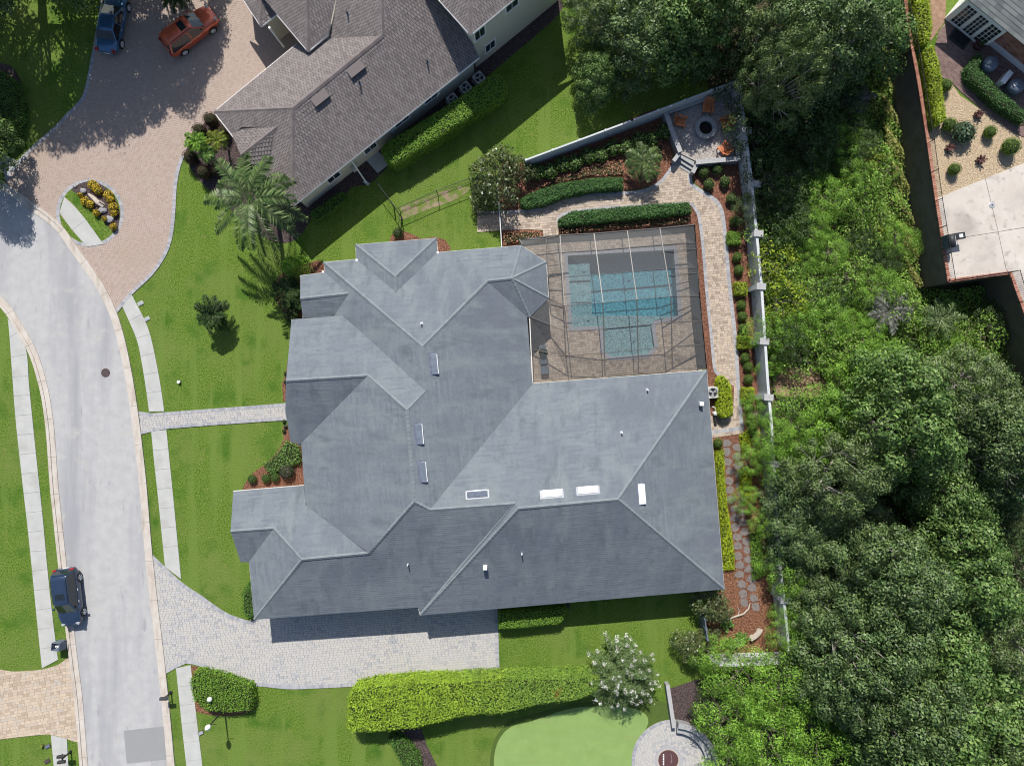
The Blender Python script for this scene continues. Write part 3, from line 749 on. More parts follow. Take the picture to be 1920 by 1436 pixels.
IL, IR = spline(PX([(119, 371), (130, 408), (150, 437), (164, 461)]), .4), spline(PX([(124, 369), (150, 398), (172, 427), (194.5, 458)]), .4)
isw = struct(MB().sheet(spline(PX([(113.6, 402), (138, 434), (164, 463)]), .3) + spline(PX([(195, 458.5), (170, 424), (141, 387), (122, 370)]), .3), .064).build('sidewalk', MT['joint']))
strip_pieces('slab', spline(PX([(112.8, 398), (138, 433), (164, 463)]), .3), spline(PX([(121.5, 370.5), (150, 398), (171, 425), (195, 458.5)]), .3), 1.5, .06, .085, MT['slab'], isw, gap=.018)
bed = PX([(134, 356), (150, 345), (167, 340), (190, 346), (210, 362), (222, 383), (226, 402), (223, 425), (215, 438), (200, 421), (180, 400), (160, 378), (146, 365)])
struct(MB().sheet(bed, .066).build('island_bed', MT['mulch_dark']))

# main drive of mixed grey pavers
GU = spline(PX([(287, 1040), (310, 1062), (318, 1070), (346, 1094.6), (377.6, 1115.5), (406, 1136), (430, 1150.6), (463, 1162), (480, 1163)]), .5)
GL = spline(PX([(937, 1265), (871, 1269), (800, 1275), (678, 1285), (584, 1290), (540, 1291), (496, 1286.5), (476, 1285), (443, 1272), (406, 1260), (375, 1248), (349, 1243), (331, 1251), (312, 1262)]), .5)
cs = [p for p in RC_OUT if P2(0, 1042)[1] > p[1] > P2(0, 1262)[1] and p[0] < 0]
grey = GU + PX([(480, 1105), (933, 1080), (933, 1144)]) + GL + cs[::-1]
gd = struct(MB().sheet(grey, .02).build('grey_driveway', MT['joint']))
pavers('mixed_pavers', grey, 'run', (.26, .19), .05, MT['pave_grey'], gd, angle=math.radians(4.5), irregular=.5)
border('edge_pavers', GU, -.3, .17, .056, MT['pave_border'], gd)
border('edge_pavers', GL, -.3, .17, .056, MT['pave_border'], gd)
border('edge_pavers', PX([(933, 1140), (937, 1265)]), -.3, .17, .057, MT['pave_border'], gd)
# front walk
FW_T = PX([(261, 771), (285, 775), (307, 773), (400, 766), (500, 758.6), (570, 753)]); FW_B = PX([(570, 786), (500, 790), (400, 797), (312.5, 804), (290, 808), (265.6, 814)])
fw = struct(MB().sheet(FW_T + FW_B, .03).build('front_walk', MT['joint']))
pavers('walk_pavers', FW_T + FW_B, 'run', (.24, .18), .06, MT['pave_grey'], fw, angle=math.radians(4), irregular=.5)
border('edge_pavers', FW_T, -.24, .16, .066, MT['pave_border'], fw); border('edge_pavers', FW_B, -.24, .16, .066, MT['pave_border'], fw)
# tan cobbled drive across the street
tan = spline(PX([(-60, 1246), (0, 1254), (22, 1258), (50, 1257), (80, 1254), (110, 1245), (129, 1231)]), .5) + PX([(133, 1248), (141, 1313), (148, 1390)]) + spline(PX([(140, 1389), (126, 1384), (96, 1376), (60, 1378), (0, 1385), (-60, 1393)]), .5)
td = struct(MB().sheet(tan, .022).build('tan_driveway', MT['joint']))
pavers('cobbles', tan, 'run', (.33, .24), .054, MT['pave_tan'], td, angle=math.radians(10), irregular=.7)

# street furniture set into the road
mh = thing('manhole_cover', 'round rusty iron manhole cover set in the pale road', 'manhole', P(198, 699, .012))
MB().lathe([(0.001, .012), (.27, .012), (.27, .02)], n=28).build('lid', MT['iron'], mh, world=False)
MB().lathe([(.28, .0), (.28, .022), (.34, .022), (.36, .0)], n=28).build('rim', MT['iron'], mh, world=False)
for k in range(6):
    a = k * math.pi / 3; m_ = MB(); m_.box((.15 * math.cos(a), .15 * math.sin(a), .018), (.16, .025, .012), a); m_.build('lid_rib', MT['iron'], mh, world=False)
pt = struct(MB().sheet(PX([(232, 1369), (308, 1361), (313, 1423), (238, 1431)]), .016).build('road_patch', MT['patch']))

# beds
def bedm(name, pts, mat, z=.022): return struct(MB().sheet(spline(PX(pts + [pts[0]]), .5)[:-1] if len(pts) > 6 else PX(pts), z).build(name, MT[mat]))
bedm('planting_bed', [(346, 296), (350, 262), (362, 235), (392, 212), (425, 225), (470, 270), (545, 350), (585, 395), (560, 445), (520, 455), (470, 430), (420, 380), (375, 340)], 'mulch_dark')
bedm('planting_bed', [(585, 400), (640, 372), (660, 352), (700, 340), (760, 275), (800, 240), (930, 130), (1046, 30), (1052, 2), (1030, -20), (900, 60), (560, 330)], 'mulch_dark', .018)
bedm('planting_bed', [(940, 300), (985, 304), (1100, 262), (1245, 205), (1262, 300), (1238, 338), (1194, 356), (1103, 361), (1043, 372), (1000, 390), (938, 396)], 'mulch')
bedm('planting_bed', [(940, 432), (992, 431), (1020, 434), (1022, 452), (975, 462), (940, 466)], 'mulch', .024)
bedm('planting_bed', [(1046, 445), (1046, 414), (1075, 400), (1142, 392), (1300, 380), (1310, 400), (1312, 432), (1180, 440)], 'mulch', .02)
bedm('planting_bed', [(1304, 400), (1314, 454), (1322, 548), (1331, 637), (1338, 700), (1326, 712), (1316, 640), (1300, 500), (1296, 420)], 'mulch', .026)
bedm('planting_bed', [(1300, 305), (1392, 298), (1405, 420), (1425, 620), (1440, 800), (1396, 812), (1388, 720), (1372, 540), (1362, 436), (1352, 384), (1320, 357), (1296, 335)], 'mulch', .021)
bedm('planting_bed', [(1318, 695), (1350, 702), (1378, 716), (1386, 770), (1344, 792), (1322, 790)], 'mulch', .047)
bedm('side_garden', [(1330, 815), (1440, 812), (1462, 1000), (1480, 1190), (1470, 1225), (1362, 1222), (1310, 1200), (1330, 1120), (1350, 1100)], 'mulch_orange', .02)
bedm('planting_bed', [(455, 915), (470, 890), (495, 872), (520, 846), (532, 822), (530, 800), (545, 793), (600, 800), (600, 930), (462, 930)], 'mulch', .02)
bedm('planting_bed', [(529, 720), (536, 700), (545, 640), (552, 640), (552, 752), (531, 752)], 'mulch', .02)
bedm('planting_bed', [(520, 520), (545, 505), (600, 488), (610, 500), (600, 600), (545, 600), (518, 560)], 'mulch', .02)
bedm('planting_bed', [(735, 440), (752, 432), (770, 438), (790, 448), (815, 444), (835, 450), (845, 465), (840, 475), (735, 470)], 'mulch', .02)
bedm('planting_bed', [(358, 1247), (380, 1251), (440, 1272), (476, 1284), (482, 1300), (474, 1330), (440, 1340), (385, 1338), (358, 1320)], 'mulch_orange', .02)
bedm('planting_bed', [(665, 1290), (800, 1275), (940, 1265), (1060, 1262), (1110, 1262), (1115, 1275), (1100, 1290), (1080, 1310), (760, 1340), (665, 1340)], 'mulch', .02)
bedm('planting_bed', [(745, 1365), (790, 1365), (800, 1395), (822, 1440), (795, 1445), (760, 1400)], 'mulch_dark', .022)
bedm('planting_bed', [(1254, 1290), (1345, 1270), (1420, 1330), (1440, 1460), (1330, 1460), (1335, 1390), (1310, 1360), (1268, 1350)], 'mulch_dark', .021)
MT['worn'] = mk('worn_grass', [(.11, .17, .026), (.13, .18, .035), (.24, .2, .12), (.3, .22, .15)], scale=1.6, detail=9, rough=.95, bump=(12, .6, .05), jit=(26, .3))
bedm('bare_patch', [(745, 392), (800, 370), (860, 350), (882, 352), (860, 372), (800, 394), (750, 412)], 'worn', .010)
bedm('planting_bed', [(0, 118), (20, 124), (38, 150), (46, 200), (42, 250), (24, 285), (0, 292), (-60, 290), (-60, 118)], 'mulch_dark', .02)
bedm('planting_bed', [(925, 1150), (1068, 1140), (1068, 1122), (925, 1130)], 'mulch_dark', .02)
# wild ground beyond the boundary walls
wild = [(1395, 145), (1330, 170), (1300, 60), (1330, -150), (2300, -150), (2300, 1650), (1290, 1650), (1330, 1440), (1380, 1245), (1475, 1230), (1470, 1080), (1440, 760), (1425, 520)]
struct(MB().sheet(PX(wild), .008).build('woodland_floor', MT['floor_litter']))
bedm('bare_patch', [(1448, 720), (1458, 690), (1490, 685), (1535, 700), (1550, 740), (1500, 745), (1455, 740)], 'dirt', .016)
bedm('bare_patch', [(1545, 700), (1590, 700), (1605, 720), (1570, 730), (1550, 730), (1546, 715), (1545, 706)], 'dirt', .016)
# putting green
PG = spline(PX([(926, 1450), (927, 1415), (936, 1385), (958, 1362), (1000, 1350), (1080, 1326), (1180, 1326), (1215, 1345), (1206, 1375), (1190, 1395), (1186, 1450)]), .4)
struct(MB().sheet(spline(PX([(918, 1450), (920, 1412), (930, 1380), (955, 1352), (1000, 1338), (1080, 1318), (1190, 1312), (1252, 1318), (1254, 1352), (1215, 1385), (1196, 1450)]), .4), .012).build('fringe_turf', MT['turf_fringe']))
struct(MB().sheet(PG, .02).build('putting_green', MT['turf']))
# path to the pool and around it
PT_T = spline(PX([(895, 399), (936, 396), (984, 393), (1013.5, 388), (1043, 374), (1072, 365), (1120, 361), (1194, 358), (1225, 348), (1240, 336), (1262, 306)]), .5)
PT_E = spline(PX([(1297, 327), (1297, 342), (1319, 358), (1343, 373), (1356, 394), (1362, 436), (1371.5, 540), (1382, 636.5), (1387, 720), (1392, 778), (1394.5, 806)]), .5)
PT_I = spline(PX([(1352, 712), (1338, 697), (1331, 636), (1322, 548), (1314, 454), (1306, 402), (1296, 386), (1240, 388), (1142, 393), (1075, 400), (1052, 408), (1047, 418)]), .5)
pathp = PT_T + PT_E + PX([(1394.5, 812), (1325, 822), (1325, 780), (1374, 780), (1376, 724)]) + PT_I + PX([(1047, 452), (1019, 452), (1018, 432), (990, 430.5), (942, 432), (895, 436)])
pth = struct(MB().sheet(pathp, .026).build('garden_path', MT['joint']))
pavers('path_pavers', pathp, 'run', (.27, .2), .055, MT['pave_pool'], pth, angle=math.radians(5), irregular=.5)
border('edge_pavers', PT_T, -.24, .17, .061, MT['pave_border'], pth); border('edge_pavers', PT_E, -.3, .17, .061, MT['pave_border'], pth); border('edge_pavers', PT_I, -.24, .17, .061, MT['pave_border'], pth)
border('edge_pavers', PX([(1394.5, 806), (1326, 815)]), -.32, .17, .062, MT['pave_border'], pth)
# irregular stepping stones down the side garden
st = struct(MB().sheet(spline(PX([(1352, 822), (1398, 820), (1400, 880), (1410, 960), (1416, 1080), (1410, 1150), (1388, 1150), (1384, 1080), (1376, 960), (1362, 880)]), .4), .024).build('stepping_path', MT['mulch']))
r_ = np.random.default_rng(5)
for k in range(18):
    for s_ in (0, 1):
        y = 830 + k * 17.6 + s_ * 8; x = 1370 + (k * 17.6) / 8.6 + (s_ * 2 - 1) * 9.5 + r_.uniform(-2.5, 2.5); n = 6
        c = P2(x, y); pts = [(c[0] + r_.uniform(.30, .50) * math.cos(6.28 * i / n + k), c[1] + r_.uniform(.26, .44) * math.sin(6.28 * i / n + k)) for i in range(n)]
        MB().prism(pts, .02, .055).build('stone', MT['flag'], st)
# ------------------------------------------------------------------ the main house
HV = dict(a1=(667, 459), a2=(818, 447), a3=(741, 519), a4=(742.5, 547), a5=(668, 486.5), a6=(820.5, 473.5),
          b1=(607, 492), b2=(792, 650), b3=(978, 460.5), b4=(960, 522), b5=(914, 527),
          t1=(1024, 491.5), t2=(1028.5, 559), t3=(993, 594), t4=(988, 594.5),
          e1=(563, 517), e2=(610, 511), e3=(653, 550.5), e4=(563, 560), e5=(568, 596), e6=(626, 593.5),
          f1=(546.5, 599), f2=(644, 592), f3=(797.5, 733), f4=(763, 769), f5=(690, 704), f6=(536.5, 713.5), f7=(565, 831), f8=(545, 829), f9=(535, 770), f10=(552, 769.5),
          g1=(777, 940), g2=(691, 1036.5), g3=(573, 947), g4=(569.5, 910),
          c1=(806, 955.5), c2=(998.5, 719),
          h1=(1325, 694.5), h2=(1159, 936), h3=(972, 953), h4=(964.5, 944),
          i1=(1358, 1104), j1=(788, 1153), j2=(784, 1138),
          l1=(477, 1161), l2=(566, 1048.5), m1=(437.5, 921), m2=(432.5, 996), m3=(513, 990), m4=(467, 1053), m5=(451, 1053))
HE = ['a1', 'a2', 'a5', 'a6', 'b1', 'b3', 't1', 't2', 't3', 't4', 'e1', 'e2', 'e5', 'e6', 'g4', 'c2', 'h1', 'i1', 'j1', 'j2', 'l1', 'm1', 'm4', 'm5']
HE = {n: 3.0 for n in HE}; HE.update(f1=3.5, f2=3.5, f7=3.5, f8=3.5, g3=3.5, e5=3.15, e6=3.2)
HF = {'A_n': (['a1', 'a2', 'a3'], ('a1', 'a2')), 'A_w': (['a1', 'a3', 'a4', 'a5'], ('a1', 'a5')), 'A_e': (['a2', 'a6', 'a4', 'a3'], ('a2', 'a6')),
      'B_n': (['b1', 'a5', 'a4', 'a6', 'b3', 'b4', 'b5', 'b2'], ('b1', 'a5')),
      'T_1': (['b3', 't1', 'b4'], ('b3', 't1')), 'T_2': (['t1', 't2', 'b4'], ('t1', 't2')), 'T_3': (['t2', 't3', 'b4'], ('t2', 't3')), 'D': (['t3', 't4', 'b5', 'b4'], None),
      'B_w': (['b1', 'b2', 'f3', 'f2', 'e6', 'e3', 'e2'], ('b1', 'e2')),
      'E_n': (['e1', 'e2', 'e3', 'e4'], ('e1', 'e2')), 'E_s': (['e4', 'e3', 'e6', 'e5'], ('e5', 'e6')),
      'F_n': (['f1', 'f2', 'f3', 'f4', 'f5', 'f6'], ('f1', 'f2')), 'F_s': (['f6', 'f5', 'f7', 'f8', 'f9', 'f10'], ('f7', 'f8')), 'F_t': (['f6', 'f10', 'f9'], None),
      'G': (['f5', 'f4', 'g1', 'g2', 'g3', 'f7'], ('f7', 'g3')),
      'C': (['b2', 'f3', 'f4', 'g1', 'c1', 'c2', 't4', 'b5'], ('c2', 't4')),
      'H': (['c1', 'c2', 'h1', 'h2', 'h3', 'h4'], ('c2', 'h1')), 'I': (['h1', 'i1', 'h2'], ('h1', 'i1')), 'J': (['h2', 'i1', 'j1', 'h3'], ('i1', 'j1')),
      'K': (['j1', 'h4', 'h3'], None), 'L': (['g1', 'c1', 'h4', 'j1', 'j2', 'l1', 'l2', 'g2'], ('j2', 'l1')),
      'M_n': (['m1', 'g4', 'g3', 'g2', 'l2', 'm3', 'm2'], ('m1', 'g4')), 'M_s': (['m2', 'm3', 'm4', 'm5'], ('m4', 'm5')), 'N': (['m3', 'l2', 'l1', 'm4'], ('l1', 'm4'))}
RH = Roof(HV, HE, HF, ze=3.0, pitch=0.44)
if __name__ == '__main__' and globals().get('DEBUG'):
    print({k: round(v, 2) for k, v in RH.z.items()})
house = thing('main_house', 'large single storey house under a blue grey shingle hip roof', 'house', P(900, 800))
RH.build(house, 'roof_slope', MT['shingle'], .17, 1.0, .014, 'shingles', alt=MT['shingle_x'])
ridge(RH, [('a1', 'a3'), ('a2', 'a3'), ('a3', 'a4'), ('b1', 'b2'), ('b2', 'b5'), ('b5', 'b4'), ('b3', 'b4'), ('t1', 'b4'), ('t2', 'b4'), ('t3', 'b4'), ('b2', 'f3'), ('f3', 'f4'), ('f4', 'f5'), ('f6', 'f5'), ('e4', 'e3'),
           ('f4', 'g1'), ('g1', 'c1'), ('c1', 'h4'), ('h3', 'h2'), ('h2', 'h1'), ('h2', 'i1'), ('j1', 'h4'), ('j1', 'h3'), ('g1', 'g2'), ('g2', 'l2'), ('l1', 'l2'), ('m2', 'm3'), ('m3', 'l2')], house, MT['cap'])
# walls under the eaves
outline = ['b1', 'a5', 'a1', 'a2', 'a6', 'b3', 't1', 't2', 't3', 'c2', 'h1', 'i1', 'j1', 'j2', 'l1', 'm4', 'm5', 'm1', 'g4', 'f7', 'f8', 'f1', 'e5', 'e1', 'e2']
OUT = [(RH.p[n].x, RH.p[n].y) for n in outline]
WALL = inset(OUT, .5)
MB().prism(WALL, 0, 2.85).build('wall', MT['stucco'], house)
# fascia and gutter along the eaves
for i, n in enumerate(outline):
    a, b = RH.p[n], RH.p[outline[(i + 1) % len(outline)]]
    if (a - b).length < .5 or abs(a.z - b.z) > .3: continue
    MB().beam(a + Vector((0, 0, -.11)), b + Vector((0, 0, -.11)), .06, .15).build('fascia', MT['trim'], house)
for k, (x, y) in enumerate([(669, 488), (821, 474), (644, 592), (606, 510), (571, 949), (561, 833)]):
    p = P(x, y, 3.0); m_ = MB(); m_.box((p[0], p[1], 2.96), (.16, .16, .22)); m_.build('gutter_outlet', MT['white'], house)
# garage doors in the shaded south front
for x0, x1 in ((535, 640), (660, 770)):
    a = Vector(P(x0, 1120 + (640 - x0) * .07, 1.2)); b = Vector(P(x1, 1120 + (640 - x1) * .07, 1.2))
    ws = sorted(WALL, key=lambda q: q[1])[:4]
def on_roof(px, py, face):
    vs, e = HF[face]; pts = [RH.p[n] for n in vs]; c = sum(pts, Vector()) / len(pts); n = Vector(np.linalg.svd(np.array([p - c for p in pts]))[2][2])
    if n.z < 0: n = -n
    d = Vector(P(px, py, 0)) - Vector((0, 0, H)); o = Vector((0, 0, H)); t = (c - o).dot(n) / d.dot(n)
    ed = Vector((0, 0, 1)).cross(n).normalized(); up = n.cross(ed).normalized()
    if up.z < 0: up = -up; ed = -ed
    return o + d * t, n, ed, up
def ridge_vent(px, py, face, mat, L=1.45, W=.42, parent=house, fn=on_roof):
    p, n, ed, up = fn(px, py, face); M = Matrix((ed, up, n)).transposed()
    def tp(u, v, h): return p + ed * u + up * v + n * h
    m_ = MB(); l, w = L / 2, W / 2
    m_.add([tp(-l, -w, .02), tp(l, -w, .02), tp(l, w, .02), tp(-l, w, .02), tp(-l, -w, .22), tp(l, -w, .22), tp(l * .97, w, .06), tp(-l * .97, w, .06)],
           [(4, 5, 6, 7), (0, 1, 5, 4), (1, 2, 6, 5), (2, 3, 7, 6), (3, 0, 4, 7)])
    o = m_.build('roof_vent', mat, parent, bevel=.015)
    MB().box(p + n * .012, (L + .22, W + .2, .012), M=M).build('flashing', MT['vent'] if mat != MT['tile_cap'] else mat, o)
    MB().box(p + n * .12 - up * (w + .03), (L * .96, .06, .14), M=M).build('vent_slot', MT['lightmetal'] if mat == MT['vent'] else MT['black'] if mat == MT['tile_cap'] else mat, o)
for px, py, fc, mt in ((813, 683, 'C', 'vent'), (785, 814, 'C', 'vent'), (792, 885, 'C', 'vent'), (895, 927, 'H', 'vent'), (1034.5, 926, 'H', 'lightmetal'), (1102.5, 919.5, 'H', 'lightmetal'), (1201.5, 926, 'I', 'lightmetal')):
    ridge_vent(px, py, fc, MT[mt])
def pipe(px, py, face, mat, r=.05, h=.4, parent=house, fn=on_roof):
    p, n, ed, up = fn(px, py, face); m_ = MB(); m_.tube([p - n * .05, p + Vector((0, 0, h))], r, n=8); o = m_.build('vent_pipe', mat, parent)
    m2 = MB(); M = Matrix((ed, up, n)).transposed(); m2.box(p + n * .03, (.2, .24, .03), M=M); m2.build('pipe_boot', MT['vent'], o)
for px, py, fc in ((791, 607, 'B_n'), (1165, 811, 'H'), (978.5, 1037, 'J'), (765.5, 1057, 'L'), (1213, 731, 'H')): pipe(px, py, fc, MT['lightmetal'])
def goose(px, py, face, parent=house):
    p, n, ed, up = on_roof(px, py, face); m_ = MB(); m_.box(p + Vector((0, 0, .2)), (.3, .3, .5)); o = m_.build('exhaust_cap', MT['white'], parent, bevel=.03)
    MB().box(p + Vector((0, -.17, .3)), (.24, .06, .2)).build('exhaust_mouth', MT['plastic_d'], o)
goose(910, 1062, 'J'); goose(1313, 757, 'I')
# ------------------------------------------------------------------ neighbour with the brown tile roof
NV = dict(a=(402, 210), b=(437, 256), c=(549, 386), d=(497, 328), e=(452, 291), f=(520, 238), g=(453, 239), h=(549, 203), i=(717, 66), j=(716, -50), k=(898, 108), k2=(830, -50), m=(617, 74), l=(556, 84),
          n=(577.5, 96), o=(520, 28), o2=(455, -50), n2=(616, 64), q=(576, -50), q2=(640, -50),
          v1=(457, 0), v2=(489, 49), v3=(538, 12), v4=(424, -50), v5=(490, -50), v6=(610, -50),
          s0=(882, 65), s1=(823.7, 0), s1b=(779, -50), s2=(962, 0), s2b=(1072, -90), s3=(881, -80))
NE = {'a': 3.5, 'b': 3.5, 'c': 3.5, 'd': 3.5, 'k': 3.5, 'l': 3.5, 'n': 4.5, 'o': 4.5, 'o2': 4.5, 'n2': 4.5, 'v1': 3.6, 'v2': 3.6, 'v3': 3.6, 'v4': 3.6, 's0': 6.5, 's1': 6.5, 's1b': 6.5, 's2': 6.5, 's2b': 6.5}
NF = {'SW': (['a', 'b', 'g', 'f', 'd', 'c', 'h'], ('a', 'c')), 'P_n': (['b', 'g', 'f', 'e'], None), 'P_s': (['f', 'e', 'd'], None),
      'SE': (['c', 'h', 'i', 'j', 'k2', 'k'], ('c', 'k')), 'NW': (['a', 'h', 'i', 'm', 'l'], ('a', 'l')),
      'U1': (['o2', 'o', 'n', 'q'], ('o', 'n')), 'U2': (['n', 'n2', 'q2', 'q'], ('n', 'n2')), 'U3': (['m', 'i', 'j', 'q2'], None),
      'V1': (['v4', 'v1', 'v2', 'v5'], ('v1', 'v2')), 'V2': (['v2', 'v3', 'v6', 'v5'], ('v2', 'v3')),
      'S1': (['s1b', 's1', 's0', 's3'], ('s1', 's0')), 'S2': (['s0', 's2', 's2b', 's3'], ('s0', 's2'))}
MT['tile_under'] = mk('tile_underlay', [(.05, .04, .045), (.08, .065, .07)], scale=6, rough=.95)
RN = Roof(NV, NE, NF, ze=3.5, pitch=0.45, hints={'e': 4.2})
nh = thing('tile_roof_house', 'cream neighbour house with mauve brown tile roof and two storey wing', 'house', P(650, 150))
RN.build(nh, 'roof_slope', MT['tile'], .28, .23, .042, 'roof_tiles', gap=.02, under=MT['tile_under'])
ridge(RN, [('a', 'h'), ('h', 'c'), ('h', 'i'), ('i', 'j'), ('f', 'e'), ('n', 'q'), ('v2', 'v5'), ('s0', 's3')], nh, MT['tile_cap'], w=.36, piece=.4)
NO = ['a', 'b', 'd', 'c', 'k']
no = [(RN.p[n].x, RN.p[n].y) for n in NO] + PX([(900, -200), (500, -200)], 3.5) + [(RN.p['o'].x, RN.p['o'].y), (RN.p['l'].x, RN.p['l'].y)]
NW_ = inset(no, .55)
MB().prism(NW_, 0, 3.4).build('wall', MT['stucco'], nh)
a2, b2_, c2_ = RN.p['s1b'], RN.p['s0'], RN.p['s2b']
so = [(a2.x, a2.y), (b2_.x, b2_.y), (c2_.x, c2_.y), (c2_.x - 2, c2_.y + 9), (a2.x + 2, a2.y + 9)]
SO = inset(so, .45); MB().prism(SO, 0, 6.4).build('wall', MT['stucco'], nh)
vo = [(RN.p[n].x, RN.p[n].y) for n in ('v4', 'v1', 'v2', 'v3', 'v6')]; vo += [(vo[-1][0], vo[-1][1] + 6), (vo[0][0], vo[0][1] + 6)]
MB().prism(inset(vo, .45), 0, 3.5).build('wall', MT['stucco'], nh)
# gutters
for q0, q1, zz in (('a', 'b', 0), ('c', 'k', 0), ('a', 'l', 0), ('n', 'o', 0), ('n', 'n2', 0), ('s0', 's1b', 0), ('s0', 's2b', 0), ('v2', 'v3', 0), ('v1', 'v2', 0)):
    A, B = RN.p[q0], RN.p[q1]; d = Vector((0, 0, -.07)); cx = (A + B) / 2
    MB().beam(A + d, B + d, .13, .13).build('gutter', MT['white'], nh)
# wall openings that face the camera
def wall_frame(poly, near):
    best = None
    for i in range(len(poly)):
        a = Vector(poly[i]); b = Vector(poly[(i + 1) % len(poly)]); m_ = (a + b) / 2; t = (b - a).normalized(); pr = (Vector(near) - a).dot(t)
        dd = abs((Vector(near) - a).cross(t)) + (0 if 0 <= pr <= (b - a).length else 50)
        if best is None or dd < best[0]: best = (dd, a, b, t)
    _, a, b, t = best; n = Vector((t.y, -t.x)); return a, b, t, n
def window_at(poly, near, zc, w, h, parent, cols=2, rows=1, mull=.05, name='window'):
    poly = poly if area2(poly) > 0 else poly[::-1]
    a, b, t, n = wall_frame(poly, near); s = (Vector(near) - a).dot(t); c = a + t * s; ang = math.atan2(t.y, t.x)
    fr = MB(); wv = Vector((t.x, t.y, 0)); nv = Vector((n.x, n.y, 0)); C = Vector((c.x, c.y, zc)) + nv * .03; M = Matrix((wv, nv, Vector((0, 0, 1)))).transposed()
    for sx in (-1, 1): fr.box(C + wv * sx * (w / 2), (.08, .07, h + .08), M=M)
    for sz in (-1, 1): fr.box(C + Vector((0, 0, sz * h / 2)), (w - .08, .068, .08), M=M)
    o = fr.build(name, MT['white'], parent)
    g = MB(); 
    for i in range(cols):
        for j in range(rows):
            pw, ph = (w - .08) / cols, (h - .08) / rows
            pn = MB(); pn.box(C - nv * .02 + wv * (-w / 2 + .04 + pw * (i + .5)) + Vector((0, 0, -h / 2 + .04 + ph * (j + .5))), (pw - mull, .02, ph - mull), M=M); pn.build('pane', MT['glass'], o)
    mu = MB(); mu.box(C - nv * .026, (w - .1, .02, h - .1), M=M); mu.build('muntin', MT['white'], o)
    return o
window_at(SO, P2(920, 88, 4.6), 4.6, 1.0, 1.3, nh); window_at(SO, P2(968, 18, 5.0), 5.0, 1.2, 1.3, nh); window_at(SO, P2(930, 100, 1.6), 1.6, 1.0, 1.2, nh)
window_at(NW_, P2(700, 285, 1.7), 1.7, 1.2, 1.3, nh); window_at(NW_, P2(630, 338, 1.7), 1.7, 1.2, 1.3, nh); window_at(NW_, P2(760, 235, 1.9), 1.9, 1.4, .9, nh); window_at(NW_, P2(815, 190, 1.9), 1.9, 1.4, .9, nh)
def on_n(px, py, face):
    vs, e = NF[face]; pts = [RN.p[n] for n in vs]; c = sum(pts, Vector()) / len(pts); n = Vector(np.linalg.svd(np.array([p - c for p in pts]))[2][2])
    if n.z < 0: n = -n
    d = Vector(P(px, py, 0)) - Vector((0, 0, H)); o = Vector((0, 0, H)); t = (c - o).dot(n) / d.dot(n); ed = Vector((0, 0, 1)).cross(n).normalized(); up = n.cross(ed).normalized()
    if up.z < 0: up = -up; ed = -ed
    return o + d * t, n, ed, up
for px, py in ((600, 184), (667, 130)): ridge_vent(px, py, 'SE', MT['tile_cap'], 1.3, .62, nh, on_n)
for px, py, fc in ((652, 28, 'U3'), (675, 157, 'SE'), (802, 118, 'SE')): pipe(px, py, fc, MT['plastic_d'], .06, .45, nh, on_n)
# downspout leaning out at the corner with its leader head, and small meter boxes on the wall
dp = MB(); A = Vector(P(660, 303, 2.9)); B = Vector(P(687, 343, .15)); dp.tube([A, A + (B - A) * .15, B], [.06, .05, .06], n=8); dp.build('downspout', MT['white'], nh)
MB().box(B, (.25, .5, .14), rz=.9).build('splash_block', MT['slab'], nh)
for px, py, zz, sz in ((738, 245, 1.3, (.5, .25, .6)), (665, 318, 1.0, (.35, .2, .5))):
    MB().box(P(px, py, zz), sz, rz=math.radians(39)).build('meter_box', MT['acbox'], nh)
dp = MB(); A = Vector(P(822, 175, 2.9)); B = Vector(P(818, 190, .2)); dp.tube([A, B], .05, n=8); dp.build('downspout', MT['white'], nh)
dp = MB(); A = Vector(P(505, 52, 3.9)); B = Vector(P(532, 88, 1.2)); dp.tube([A, B], .09, n=8); dp.build('downspout', MT['white'], nh)
# paved pad beside the wall
pad = struct(MB().sheet(PX([(686, 300), (708, 325), (732, 307), (709, 284)]), .03).build('side_pad', MT['slab']))
